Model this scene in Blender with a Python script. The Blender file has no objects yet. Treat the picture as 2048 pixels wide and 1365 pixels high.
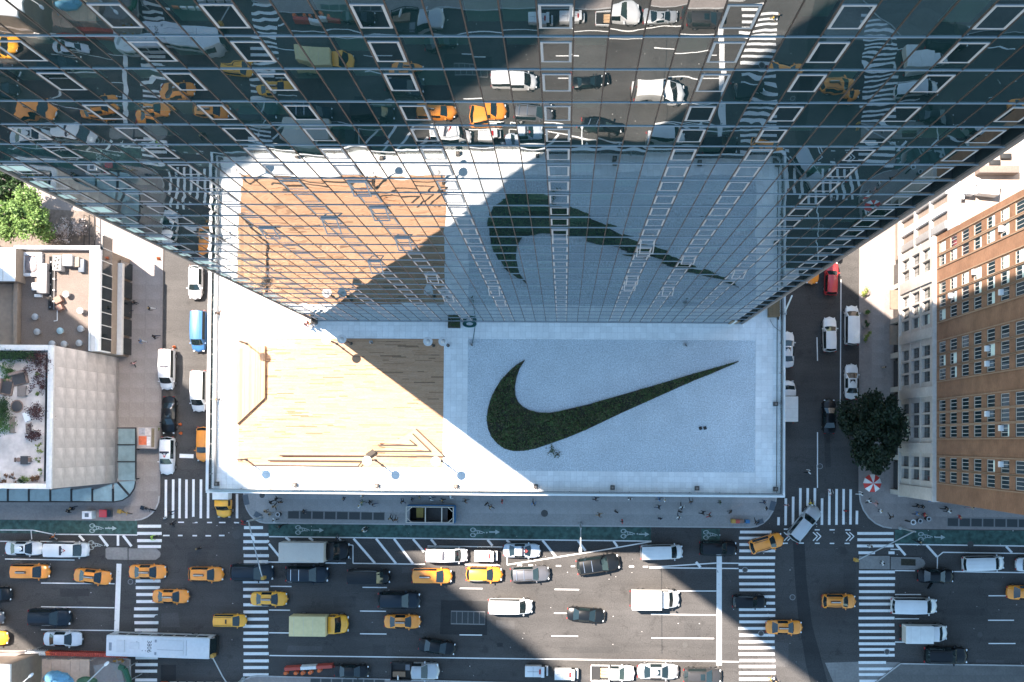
import bpy, bmesh, math, random
from mathutils import Vector, Matrix
from mathutils.geometry import tessellate_polygon
random.seed(11)
R = math.radians
S = bpy.context.scene
COL = S.collection

# ------------------------------------------------------------------ camera, sky, sun, exposure
F_PX, PP, NADIR, ROLL = 2100.0, (1097.0, 849.0), (1128.0, 884.0), 0.0075   # measured on the 2048 px wide photograph
CAM_H = 134.4                       # camera height over the street, metres
ROOF = 24.9                         # height of the podium terrace
_d = Vector((NADIR[0]-PP[0], NADIR[1]-PP[1], F_PX)).normalized()
_x = Vector((math.cos(ROLL), math.sin(ROLL), 0)); _x = (_x-_d*_x.dot(_d)).normalized()
_y = (-_d).cross(_x)
CW = Matrix((_x, _y, -_d))          # image axes -> world axes
CAM = Vector((0, 0, CAM_H))
def at(px, py, z=0.0):
    """point of the place that lies at height z behind photo pixel (px, py)"""
    r = CW @ Vector((px-PP[0], py-PP[1], F_PX))
    return CAM + r*((z-CAM_H)/r.z)
def onwall(px, py, Y):
    r = CW @ Vector((px-PP[0], py-PP[1], F_PX))
    return CAM + r*(Y/r.y)
def onside(px, py, X):
    r = CW @ Vector((px-PP[0], py-PP[1], F_PX))
    return CAM + r*(X/r.x)

cam = bpy.data.objects.new('camera', bpy.data.cameras.new('camera')); COL.objects.link(cam)
cam.data.sensor_width = 36.0; cam.data.lens = F_PX/2048*36
cam.data.shift_x = (1024-PP[0])/2048; cam.data.shift_y = (PP[1]-682.5)/2048
cam.data.clip_start = 1.0; cam.data.clip_end = 3000
rot = Matrix.Identity(4)
for i in range(3):
    rot[i][0], rot[i][1], rot[i][2] = CW[i][0], -CW[i][1], -CW[i][2]
cam.matrix_world = Matrix.Translation(CAM) @ rot
S.camera = cam

SUN_H = Vector((0.805, -0.593))     # horizontal travel of the light
SUN_EL = math.atan(1.75)
wd = bpy.data.worlds.new('World'); S.world = wd; wd.use_nodes = True
wn = wd.node_tree.nodes; bg = wn['Background']
sky = wn.new('ShaderNodeTexSky'); sky.sky_type = 'NISHITA'; sky.sun_disc = False
sky.sun_elevation = SUN_EL; sky.sun_rotation = math.atan2(-SUN_H.x, -SUN_H.y)
sky.air_density = 1.15; sky.dust_density = 0.35; sky.ozone_density = 0.5
tint = wn.new('ShaderNodeVectorMath'); tint.operation = 'MULTIPLY'; tint.inputs[1].default_value = (.85, 1.01, 1.0)
wd.node_tree.links.new(sky.outputs[0], tint.inputs[0]); wd.node_tree.links.new(tint.outputs[0], bg.inputs[0]); bg.inputs[1].default_value = 0.095
sun = bpy.data.objects.new('sun', bpy.data.lights.new('sun', 'SUN')); COL.objects.link(sun)
sun.data.energy = 5.0; sun.data.angle = R(0.55); sun.data.color = (1.0, 0.875, 0.765)
sun.rotation_euler = Vector((SUN_H.x, SUN_H.y, -1.75)).to_track_quat('-Z', 'Y').to_euler()
sun.location = (-60, 45, 160)
S.view_settings.view_transform = 'Standard'; S.view_settings.look = 'None'
S.view_settings.exposure = 2.0; S.view_settings.gamma = 1.0; S.view_settings.use_curve_mapping = False
S.render.engine = 'CYCLES'
S.cycles.max_bounces = 7; S.cycles.transparent_max_bounces = 10; S.cycles.glossy_bounces = 4; S.cycles.diffuse_bounces = 3
S.cycles.caustics_reflective = True; S.cycles.blur_glossy = 0.3; S.cycles.sample_clamp_indirect = 0
S.cycles.use_denoising = True

# ------------------------------------------------------------------ mesh and object helpers
class MB:
    """collects shapes and builds ONE mesh"""
    def __init__(s): s.v = []; s.f = []; s.m = []; s.k = 0
    def mat(s, k): s.k = k; return s
    def face(s, pts):
        n = len(s.v); s.v += [tuple(p) for p in pts]; s.f.append(tuple(range(n, n+len(pts)))); s.m.append(s.k)
    def idx(s, vs, fs):
        n = len(s.v); s.v += [tuple(p) for p in vs]
        for f in fs: s.f.append(tuple(n+i for i in f)); s.m.append(s.k)
    def box(s, x0, x1, y0, y1, z0, z1, T=None):
        vs = [Vector((x, y, z)) for z in (z0, z1) for y in (y0, y1) for x in (x0, x1)]
        if T is not None: vs = [T @ v for v in vs]
        s.idx(vs, [(0,2,3,1),(4,5,7,6),(0,1,5,4),(2,6,7,3),(0,4,6,2),(1,3,7,5)])
        return s
    def prism(s, poly, z0, z1, bottom=False, holes=()):
        poly = [Vector((p[0], p[1], 0)) for p in poly]
        a = sum(p.x*q.y-q.x*p.y for p, q in zip(poly, poly[1:]+poly[:1]))
        if a < 0: poly.reverse()
        n = len(poly)
        if holes:
            hs = [[Vector((p[0], p[1], 0)) for p in h] for h in holes]
            allp = poly + [p for h in hs for p in h]
            tris = tessellate_polygon([poly]+hs)
            fs = []
            for t in tris:
                p, q, r = (allp[i] for i in t)
                fs.append(t if (q-p).cross(r-p).z > 0 else (t[0], t[2], t[1]))
            s.idx([(p.x, p.y, z1) for p in allp], fs)
            for h in hs:
                for p, q in zip(h, h[1:]+h[:1]): s.face([(p.x,p.y,z0),(p.x,p.y,z1),(q.x,q.y,z1),(q.x,q.y,z0)])
        else:
            s.face([(p.x, p.y, z1) for p in poly])
        if z1 > z0:
            for p, q in zip(poly, poly[1:]+poly[:1]): s.face([(p.x,p.y,z0),(q.x,q.y,z0),(q.x,q.y,z1),(p.x,p.y,z1)])
        if bottom: s.face([(p.x, p.y, z0) for p in reversed(poly)])
        return s
    def cyl(s, a, b, r0, r1=None, n=10, cap=True):
        a = Vector(a); b = Vector(b); r1 = r0 if r1 is None else r1
        d = (b-a).normalized(); u = d.orthogonal().normalized(); w = d.cross(u)
        ring = lambda c, r: [c+(u*math.cos(2*math.pi*i/n)+w*math.sin(2*math.pi*i/n))*r for i in range(n)]
        fs = [(i, (i+1) % n, n+(i+1) % n, n+i) for i in range(n)]
        if cap: fs += [tuple(range(n-1, -1, -1)), tuple(range(n, 2*n))]
        s.idx(ring(a, r0)+ring(b, r1), fs); return s
    def tube(s, pts, r, n=6):
        for a, b in zip(pts, pts[1:]): s.cyl(a, b, r, n=n)
        return s
    def ball(s, c, r, n=8, m=5):
        r = r if hasattr(r, '__len__') else (r, r, r)
        vs = []; fs = []
        for j in range(m+1):
            t = math.pi*j/m
            for i in range(n):
                p = 2*math.pi*i/n
                vs.append((c[0]+r[0]*math.sin(t)*math.cos(p), c[1]+r[1]*math.sin(t)*math.sin(p), c[2]-r[2]*math.cos(t)))
        for j in range(m):
            for i in range(n):
                fs.append((j*n+i, j*n+(i+1) % n, (j+1)*n+(i+1) % n, (j+1)*n+i))
        s.idx(vs, fs); return s
    def ring(s, c, r0, r1, z, n=20, sx=1.0):
        for i in range(n):
            a, b = 2*math.pi*i/n, 2*math.pi*(i+1)/n
            p = lambda t, r: (c[0]+sx*r*math.cos(t), c[1]+r*math.sin(t), z)
            s.face([p(a, r0), p(a, r1), p(b, r1), p(b, r0)])
        return s
    def strip(s, a, b, w, z):
        a = Vector((a[0], a[1], 0)); b = Vector((b[0], b[1], 0)); d = (b-a).normalized(); n = Vector((-d.y, d.x, 0))*w/2
        s.face([(p.x, p.y, z) for p in (a-n, b-n, b+n, a+n)]); return s
    def mesh(s, name, mats, smooth=None, bevel=0):
        me = bpy.data.meshes.new(name); me.from_pydata(s.v, [], s.f); me.update()
        mats = mats if isinstance(mats, (list, tuple)) else [mats]
        for m in mats: me.materials.append(m)
        if len(mats) > 1: me.polygons.foreach_set('material_index', s.m)
        if bevel or smooth is not None:
            bm = bmesh.new(); bm.from_mesh(me); bmesh.ops.remove_doubles(bm, verts=bm.verts, dist=1e-4)
            if bevel:
                es = [e for e in bm.edges if len(e.link_faces) == 2 and e.calc_face_angle(0) > R(40)]
                bmesh.ops.bevel(bm, geom=es, offset=bevel, segments=2, profile=.6, affect='EDGES', clamp_overlap=True)
            bm.to_mesh(me); bm.free()
            me.polygons.foreach_set('use_smooth', [True]*len(me.polygons))
            me.set_sharp_from_angle(angle=R(smooth if smooth else 35))
        me.update(); return me

def obj(name, me, parent=None, loc=None, rz=None):
    o = bpy.data.objects.new(name, me); COL.objects.link(o)
    if parent is not None: o.parent = parent
    if loc is not None: o.location = loc
    if rz is not None: o.rotation_euler = (0, 0, rz)
    return o
def tag(o, label, cat, group=None):
    o['label'] = label; o['category'] = cat
    if group: o['group'] = group
    return o
def thing(name, label, cat, loc=(0, 0, 0), rz=0.0, group=None):
    return tag(obj(name, None, None, loc, rz), label, cat, group)
def struct(name, mb, mats, parent=None, smooth=None):
    o = obj(name, mb.mesh(name, mats, smooth), parent)
    if parent is None: o['kind'] = 'structure'
    return o
def stuff(o): o['kind'] = 'stuff'; return o

class Model:
    """the meshes of one kind of thing; place() makes an individual from them"""
    def __init__(s): s.parts = []
    def add(s, name, mb, mats, parent=None, role=None, smooth=None, bevel=0, loc=None):
        me = mb if isinstance(mb, bpy.types.Mesh) else mb.mesh(name, mats, smooth, bevel)
        s.parts.append((name, me, parent, role, loc)); return len(s.parts)-1
    def place(s, name, label, cat, loc, rz=0.0, group=None, paint=None, scale=None, skip=()):
        root = thing(name, label, cat, loc, rz, group); made = []
        if scale is not None: root.scale = scale if hasattr(scale, '__len__') else (scale,)*3
        for (n, me, par, role, pl) in s.parts:
            if role in skip: made.append(None); continue
            o = obj(n, me, root if par is None else made[par], pl)
            if paint and role in paint:
                p = paint[role]
                for i, m in enumerate(p if isinstance(p, (list, tuple)) else [p]):
                    if m is not None: o.material_slots[i].link = 'OBJECT'; o.material_slots[i].material = m
            made.append(o)
        return root

# ------------------------------------------------------------------ materials
def nodes(name):
    m = bpy.data.materials.new(name); m.use_nodes = True
    return m, m.node_tree.nodes, m.node_tree.links, m.node_tree.nodes['Principled BSDF']
def mat(name, col, rough=.7, var=.12, scale=3.0, metal=0.0, bump=0.0, bscale=None, spec=.4, coat=0.0, var2=0.0, scale2=.25, hue=None, island=0.0, emit=0):
    """colour with grain: fine noise var at scale, wide blotches var2 at scale2, per-piece variation island"""
    m, N, L, b = nodes(name)
    b.inputs['Roughness'].default_value = rough; b.inputs['Metallic'].default_value = metal
    b.inputs['Specular IOR Level'].default_value = spec; b.inputs['Coat Weight'].default_value = coat
    tc = N.new('ShaderNodeTexCoord')
    last = None
    def mul(fac_socket, lo, hi):
        nonlocal last
        mr = N.new('ShaderNodeMapRange'); L.new(fac_socket, mr.inputs[0])
        mr.inputs[1].default_value = .25 if fac_socket.name == 'Fac' else 0; mr.inputs[2].default_value = .75 if fac_socket.name == 'Fac' else 1
        mr.inputs[3].default_value = lo; mr.inputs[4].default_value = hi
        if last is None: last = mr.outputs[0]
        else:
            mm = N.new('ShaderNodeMath'); mm.operation = 'MULTIPLY'; L.new(last, mm.inputs[0]); L.new(mr.outputs[0], mm.inputs[1]); last = mm.outputs[0]
    def noise(sc, det=4):
        n = N.new('ShaderNodeTexNoise'); n.inputs['Scale'].default_value = sc; n.inputs['Detail'].default_value = det
        L.new(tc.outputs['Object'], n.inputs['Vector']); return n
    if var: mul(noise(scale).outputs[0], 1-var, 1+var)
    if var2: mul(noise(scale2, 5).outputs[0], 1-var2, 1+var2)
    if island:
        g = N.new('ShaderNodeNewGeometry'); mul(g.outputs['Random Per Island'], 1-island, 1+island)
    if last is None: b.inputs['Base Color'].default_value = (*col, 1)
    else:
        vm = N.new('ShaderNodeVectorMath'); vm.operation = 'SCALE'; vm.inputs[0].default_value = col; L.new(last, vm.inputs['Scale'])
        L.new(vm.outputs[0], b.inputs['Base Color'])
    if bump:
        bn = N.new('ShaderNodeBump'); bn.inputs['Strength'].default_value = bump; bn.inputs['Distance'].default_value = .05
        L.new(noise(bscale or scale*3).outputs[0], bn.inputs['Height']); L.new(bn.outputs[0], b.inputs['Normal'])
    if emit:
        b.inputs['Emission Color'].default_value = (*col, 1); b.inputs['Emission Strength'].default_value = emit
    return m
def ramp_mat(name, cols, rough=.7, island=True, scale=3, stretch=None, bump=0, spec=.3, nvar=.2):
    """colours picked per piece (island) or by noise, with grain stretched along one axis"""
    m, N, L, b = nodes(name); b.inputs['Roughness'].default_value = rough; b.inputs['Specular IOR Level'].default_value = spec
    tc = N.new('ShaderNodeTexCoord'); cr = N.new('ShaderNodeValToRGB')
    mp = N.new('ShaderNodeMapping'); L.new(tc.outputs['Object'], mp.inputs[0])
    if stretch: mp.inputs['Scale'].default_value = stretch
    nz = N.new('ShaderNodeTexNoise'); nz.inputs['Scale'].default_value = scale; nz.inputs['Detail'].default_value = 5; L.new(mp.outputs[0], nz.inputs['Vector'])
    if island: g = N.new('ShaderNodeNewGeometry'); L.new(g.outputs['Random Per Island'], cr.inputs[0])
    else: L.new(nz.outputs[0], cr.inputs[0])
    e = cr.color_ramp.elements
    lo, hi = (0, 1) if island else (.32, .68)
    while len(e) < len(cols): e.new(.5)
    for i, c in enumerate(cols): e[i].position = lo+(hi-lo)*i/(len(cols)-1); e[i].color = (*c, 1)
    mr = N.new('ShaderNodeMapRange'); L.new(nz.outputs[0], mr.inputs[0]); mr.inputs[1].default_value = .3; mr.inputs[2].default_value = .7
    mr.inputs[3].default_value = 1-nvar; mr.inputs[4].default_value = 1+nvar
    vm = N.new('ShaderNodeVectorMath'); vm.operation = 'SCALE'; L.new(cr.outputs[0], vm.inputs[0]); L.new(mr.outputs[0], vm.inputs['Scale'])
    L.new(vm.outputs[0], b.inputs['Base Color'])
    if bump:
        bn = N.new('ShaderNodeBump'); bn.inputs['Strength'].default_value = bump; bn.inputs['Distance'].default_value = .05
        L.new(nz.outputs[0], bn.inputs['Height']); L.new(bn.outputs[0], b.inputs['Normal'])
    return m

def asphalt_mat(name, base, warm=1.0):
    m, N, L, b = nodes(name); b.inputs['Roughness'].default_value = .82; b.inputs['Specular IOR Level'].default_value = .25
    tc = N.new('ShaderNodeTexCoord')
    def nz(sc, det, st=None, rough=.55):
        n = N.new('ShaderNodeTexNoise'); n.inputs['Scale'].default_value = sc; n.inputs['Detail'].default_value = det; n.inputs['Roughness'].default_value = rough
        mp = N.new('ShaderNodeMapping'); L.new(tc.outputs['Object'], mp.inputs[0])
        if st: mp.inputs['Scale'].default_value = st
        L.new(mp.outputs[0], n.inputs['Vector']); return n.outputs[0]
    def rng(s, a, b_, lo=.3, hi=.7):
        r = N.new('ShaderNodeMapRange'); L.new(s, r.inputs[0]); r.inputs[1].default_value = lo; r.inputs[2].default_value = hi; r.inputs[3].default_value = a; r.inputs[4].default_value = b_; return r.outputs[0]
    def mul(a, c):
        k = N.new('ShaderNodeMath'); k.operation = 'MULTIPLY'; L.new(a, k.inputs[0]); L.new(c, k.inputs[1]); return k.outputs[0]
    f = mul(rng(nz(7, 6), .76, 1.24), rng(nz(.12, 5, None, .65), .78, 1.2))
    f = mul(f, rng(nz(1.0, 5, (.05, .9, 1)), .86, 1.12))          # long tyre-worn streaks along the avenue
    vo = N.new('ShaderNodeTexVoronoi'); vo.feature = 'DISTANCE_TO_EDGE'; vo.inputs['Scale'].default_value = .11
    wob = N.new('ShaderNodeVectorMath'); wob.operation = 'MULTIPLY_ADD'
    n3 = N.new('ShaderNodeTexNoise'); n3.inputs['Scale'].default_value = .9; L.new(tc.outputs['Object'], n3.inputs['Vector'])
    L.new(n3.outputs['Color'], wob.inputs[0]); wob.inputs[1].default_value = (2, 2, 2); L.new(tc.outputs['Object'], wob.inputs[2]); L.new(wob.outputs[0], vo.inputs['Vector'])
    f = mul(f, rng(vo.outputs['Distance'], .72, 1.0, 0, .006))     # thin sealed cracks
    st = N.new('ShaderNodeTexNoise'); st.inputs['Scale'].default_value = .55; st.inputs['Detail'].default_value = 2; L.new(tc.outputs['Object'], st.inputs['Vector'])
    f = mul(f, rng(st.outputs[0], 1.0, .72, .63, .74))             # oil stains
    vm = N.new('ShaderNodeVectorMath'); vm.operation = 'SCALE'; vm.inputs[0].default_value = (base*1.04*warm, base, base*.97/warm); L.new(f, vm.inputs['Scale'])
    L.new(vm.outputs[0], b.inputs['Base Color'])
    bn = N.new('ShaderNodeBump'); bn.inputs['Strength'].default_value = .25; bn.inputs['Distance'].default_value = .02
    L.new(nz(40, 2), bn.inputs['Height']); L.new(bn.outputs[0], b.inputs['Normal'])
    return m

def paint_mat(name, col):
    """road paint, worn through in patches to the dark asphalt"""
    m, N, L, b = nodes(name); b.inputs['Roughness'].default_value = .75
    tc = N.new('ShaderNodeTexCoord'); n = N.new('ShaderNodeTexNoise'); n.inputs['Scale'].default_value = 1.6; n.inputs['Detail'].default_value = 8; n.inputs['Roughness'].default_value = .7
    L.new(tc.outputs['Object'], n.inputs['Vector'])
    cr = N.new('ShaderNodeValToRGB'); e = cr.color_ramp.elements; e[0].position = .33; e[0].color = (.09, .088, .085, 1); e[1].position = .42; e[1].color = (*col, 1)
    e2 = e.new(.7); e2.color = (*[c*.86 for c in col], 1)
    L.new(n.outputs[0], cr.inputs[0]); L.new(cr.outputs[0], b.inputs['Base Color']); return m

def car_paint(name, col, rough=.28, metal=0.0, coat=.6):
    dk = max(col) < .06
    m = mat(name, col, rough, .05, 1.3, metal, coat=.15 if dk else coat, var2=.06, scale2=.8, spec=.25 if dk else .4); return m

def glass_mat(name, ior=2.3, tint=(.45, .66, .62), rough=0.0, base_refl=.06, body=None):
    """curtain-wall glass: mirrors more the flatter it is looked at, else a green view of the rooms behind"""
    m, N, L, b = nodes(name); N.remove(b); out = N['Material Output']
    fr = N.new('ShaderNodeFresnel'); fr.inputs['IOR'].default_value = ior
    ad = N.new('ShaderNodeMath'); ad.operation = 'MULTIPLY_ADD'; ad.inputs[1].default_value = 1-base_refl; ad.inputs[2].default_value = base_refl; L.new(fr.outputs[0], ad.inputs[0])
    gl = N.new('ShaderNodeBsdfGlossy'); gl.inputs['Roughness'].default_value = rough; gl.inputs['Color'].default_value = (.93, .95, .95, 1)
    tr = N.new('ShaderNodeBsdfTransparent'); tr.inputs['Color'].default_value = (*tint, 1)
    if body:
        df = N.new('ShaderNodeBsdfDiffuse'); df.inputs['Color'].default_value = (*body, 1); m2 = N.new('ShaderNodeMixShader'); m2.inputs[0].default_value = .38; L.new(tr.outputs[0], m2.inputs[1]); L.new(df.outputs[0], m2.inputs[2]); tr = m2
    mx = N.new('ShaderNodeMixShader'); L.new(ad.outputs[0], mx.inputs[0]); L.new(tr.outputs[0], mx.inputs[1]); L.new(gl.outputs[0], mx.inputs[2])
    L.new(mx.outputs[0], out.inputs[0]); return m
def mirror_glass(name, col, rough, ior=2.6):
    """opaque coated glass over a dark backing"""
    m, N, L, b = nodes(name)
    b.inputs['Base Color'].default_value = (*col, 1); b.inputs['Roughness'].default_value = rough; b.inputs['IOR'].default_value = ior; b.inputs['Specular IOR Level'].default_value = .5
    return m

ASPHALT = asphalt_mat('asphalt', .061, 1.01); ASPHALT_DARK = asphalt_mat('fresh_asphalt', .034, .96)
CONCRETE = mat('sidewalk_concrete', (.27, .26, .25), .85, .14, 5, bump=.2, var2=.12, scale2=.2)
CONC_LEFT = mat('pinkish_concrete', (.245, .212, .197), .85, .12, 4, bump=.2, var2=.14, scale2=.25)  # warmer pinkish grey concrete of the outer blocks
FLAG = mat('flagstone', (.29, .275, .265), .85, .12, 5, bump=.15, var2=.14, scale2=.4, island=.05)
FLAG_TAN = mat('tan_flagstone', (.265, .23, .214), .85, .14, 5, bump=.15, var2=.14, scale2=.4)
KERB = mat('kerb_stone', (.36, .35, .34), .8, .15, 2)
ROADPAINT = paint_mat('road_paint', (.74, .73, .71)); GREENPAINT = ramp_mat('bike_lane_green', [(.035, .068, .06), (.045, .09, .078), (.05, .102, .088)], .8, False, 1.6, None, nvar=.25)
PAVER = mat('white_paver', (.74, .735, .725), .75, .06, 6, var2=.10, scale2=.35, island=.06)
GROUT = mat('grout', (.43, .43, .43), .9)
GRAVEL = mat('roof_gravel', (.52, .55, .575), .95, .34, 8, bump=.7, bscale=16, var2=.07, scale2=.5)
PALEGRAVEL = mat('pale_gravel', (.50, .50, .505), .95, .16, 8, bump=.6, bscale=16, var2=.10, scale2=.6)
DECK = ramp_mat('ipe_boards', [(.19, .105, .06), (.42, .235, .13), (.45, .255, .145), (.48, .28, .165), (.43, .24, .135), (.46, .265, .155), (.50, .30, .185), (.45, .255, .145), (.47, .275, .16), (.49, .29, .175)], .7, True, 7, (.5, 9, 6), nvar=.3)
DECK_V = ramp_mat('ipe_boards_crosswise', [(.33, .19, .105), (.39, .235, .135), (.44, .275, .17)], .7, True, 5, (6, .35, 6), nvar=.12)
WHITE_TRIM = mat('white_coping', (.68, .68, .68), .6, .05)
RAIL = mat('railing_metal', (.09, .08, .07), .45, .1, metal=.3)
RAILGLASS = glass_mat('railing_glass', 1.45, (.86, .92, .92), 0, .02)
GLASSES = [glass_mat('curtain_glass', 2.9, (.36, .66, .66), 0.0, .10, (.028, .088, .096)), glass_mat('curtain_glass_dark', 2.7, (.30, .56, .58), 0.004, .08, (.018, .06, .068)), glass_mat('curtain_glass_clear', 3.1, (.42, .70, .68), 0.0, .12, (.045, .11, .115))]; GLASS = GLASSES[0]
SASHGLASS = glass_mat('sash_glass', 2.5, (.40, .62, .60), 0.0, .08, (.02, .06, .066))
LOBBYGLASS = glass_mat('lobby_glass', 1.9, (.55, .6, .58), 0.01, .06)
SIDEGLASS = mirror_glass('tower_side_glass', (.02, .035, .04), .2, 2.6); SUNGLASS = mat('coated_side_glass', (.82, .82, .82), .075, 0, metal=1.0)
MULLION = mat('bronze_mullion', (.045, .035, .03), .5, .1, metal=.2)
BAND = mat('aluminium_band', (.28, .32, .35), .45, .06, metal=.1)
FRAME = mat('pale_window_frame', (.38, .375, .39), .5, .04)
BLIND = mat('pale_blind', (.62, .72, .66), .9, .05)
CARPET = mat('room_floor', (.05, .055, .05), .9, .3, 1.2)
ROOMWALL = mat('room_wall', (.06, .065, .065), .9, .2)
CORNER = mat('corner_trim', (.20, .17, .155), .5, .08)
STONE = mat('pale_stone', (.50, .455, .43), .8, .12, 2, bump=.15, var2=.34, scale2=.42)  # wide blotches are mottled reflected sunlight put into the stone colour
STONE_DARK = mat('stone_joint', (.33, .30, .28), .9, .1)
BRICK = None
# ------------------------------------------------------------------ ground and streets
YF = 12.4545                         # plane of the glass facade
TX0, TX1, TD = -26.2, 18.52, 20.6    # the tower's left and right edge and its depth
PX0, PX1, PY0 = -37.4, 22.95, -5.62  # the podium's outer edges
def g(px, py): p = at(px, py, 0); return (p.x, p.y)
def gp(pts): return [g(*p) for p in pts]
def arc(c, r, a0, a1, n=8): return [(c[0]+r*math.cos(R(a0+(a1-a0)*i/n)), c[1]+r*math.sin(R(a0+(a1-a0)*i/n))) for i in range(n+1)]

# stair hole of the subway entrance
e0 = g(820, 1012); e1 = g(909, 1043)
HX0, HX1, HY0, HY1 = e0[0], e1[0], e1[1], e0[1]
b = MB()
xs = [-420, HX0, HX1, 420]; ys = [-420, HY0, HY1, 420]
for i in range(3):
    for j in range(3):
        if (i, j) != (1, 1): b.face([(xs[i], ys[j], 0), (xs[i+1], ys[j], 0), (xs[i+1], ys[j+1], 0), (xs[i], ys[j+1], 0)])
struct('road', b, ASPHALT)

def sidewalk(outline, holes=(), mats=None, flag=1.6, fm=None, ang=0.0, limit=300, region=None, keep=None):
    b = MB(); b.prism(outline, 0, .14, holes=holes)
    o = struct('sidewalk', b, mats or CONCRETE)
    kb = MB(); n = len(outline)                                   # kerb stones round the edge
    cx = sum(p[0] for p in outline)/n; cy = sum(p[1] for p in outline)/n
    for p, q in zip(outline, outline[1:]+outline[:1]):
        P, Q = Vector((*p, 0)), Vector((*q, 0))
        if (Q-P).length < .05 or max(abs(P.x), abs(P.y), abs(Q.x), abs(Q.y)) > 90: continue
        d = (Q-P).normalized(); nn = Vector((-d.y, d.x, 0))
        if nn.dot(Vector((cx, cy, 0))-P) < 0: nn = -nn
        kb.face([(v.x, v.y, .144) for v in ((P, Q, Q+nn*.17, P+nn*.17) if d.cross(nn).z > 0 else (P, P+nn*.17, Q+nn*.17, Q))])
    struct('kerb', kb, KERB, o)
    def inside(x, y, poly):
        r = False
        for (x1, y1), (x2, y2) in zip(poly, poly[1:]+poly[:1]):
            if (y1 > y) != (y2 > y) and x < (x2-x1)*(y-y1)/(y2-y1)+x1: r = not r
        return r
    x0, x1, y0, y1 = region
    fl = MB(); h = flag/2-.012; fl.box(-h, h, -h, h, -.02, .012)
    me = fl.mesh('paving_flag', fm or FLAG); k = 0
    nx = int((x1-x0)/flag); ny = int((y1-y0)/flag)
    for j in range(ny):
        for i in range(nx):
            x, y = x0+(i+.5)*flag, y0+(j+.5)*flag; rr = flag/2+.05
            cs = [(x+sx*rr, y+sy*rr) for sx in (-1, 1) for sy in (-1, 1)]
            if not all(inside(*c, outline) for c in cs) or any(inside(*c, hh) for c in cs for hh in holes): continue
            if any(hh[0][0] < x < hh[2][0] and min(p[1] for p in hh) < y < max(p[1] for p in hh) for hh in holes): continue
            if keep and not keep(x, y): continue
            if k >= limit: continue
            k += 1
            f = obj('paving_flag', me, o, (x, y, .14+random.uniform(0, .006)))
    return o

# block of the podium: kerb corners measured on the photograph
bl = g(487, 1000)[0]; br = g(1554, 1000)[0]; by = g(1000, 1050)[1]
ka = g(520, 1047.5)[1]; kb_ = g(1500, 1056.5)[1]
out = [(bl, 60), (bl, ka+3.6)] + [(bl+2.9*(1-math.cos(R(t))), ka+3.6-3.6*math.sin(R(t))) for t in range(15, 91, 15)] + \
      [(br-3.4*(1-math.cos(R(t))), kb_+4.3-4.3*math.sin(R(t))) for t in range(90, -1, -15)] + [(br, 60)]
hole = [(HX0, HY0), (HX1, HY0), (HX1, HY1), (HX0, HY1)]
sidewalk(out, [hole], CONCRETE, 1.6, FLAG, region=(bl, br, kb_, 6.0), keep=lambda x, y: y < -4.2 or x < PX0 or x > PX1)
# left block
lx = g(322, 900)[0]; ly = g(100, 1040.5)[1]
out = [(-200, ly), (lx-3.2, ly)] + [(lx-3.2*(1-math.sin(R(t))), ly+3.2*(1-math.cos(R(t)))) for t in range(15, 91, 15)] + [(lx, 120), (-200, 120)]
sidewalk(out, (), CONC_LEFT, 1.9, FLAG_TAN, region=(-73, lx, ly, 30), limit=290, keep=lambda x, y: x > -58 or y < -6)
# right block
rx = g(1717, 900)[0]; ry = g(1850, 1058.5)[1]
out = [(200, ry), (rx+4.2, ry)] + [(rx+4.2*(1-math.sin(R(t))), ry+4.6*(1-math.cos(R(t)))) for t in range(15, 91, 15)] + [(rx, 120), (200, 120)]
sidewalk(out, (), CONC_LEFT, 1.6, FLAG_TAN, region=(rx, 60, ry, 26), limit=290, keep=lambda x, y: x < 41.5 or y < -6.5)
# far side of the avenue
fy = g(700, 1353)[1]; fx = g(468, 1353)[0]
out = [(fx+3, fy)] + [(fx+3-3*math.sin(R(t)), fy-3*(1-math.cos(R(t)))) for t in range(15, 91, 15)] + [(fx, -150), (27, -150), (27, fy-4.4), (23, fy-1.2), (19, fy-.9)]
sidewalk(out, (), CONC_LEFT, 1.6, FLAG_TAN, region=(fx, 27, fy-5, fy), limit=160)
out = [(-200, g(0, 1300)[1]), (g(150, 1302)[0], g(150, 1302)[1]), (g(262, 1318)[0], g(262, 1318)[1]), (g(268, 1400)[0], -40), (g(268, 1400)[0], -150), (-200, -150)]
sidewalk(out, (), CONC_LEFT, 1.6, FLAG_TAN, region=(-74, -55, -33, -26), limit=80)
out = gp([(1800, 1326), (2300, 1334)]) + [(200, -150), (38, -150), (38, -31.5)]
PADC = mat('grey_pad', (.12, .115, .11), .85, .15, 4, var2=.2, scale2=.3)
sidewalk(out, (), PADC, 1.6, PADC, region=(38, 62, -34, -28), limit=60)

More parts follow.
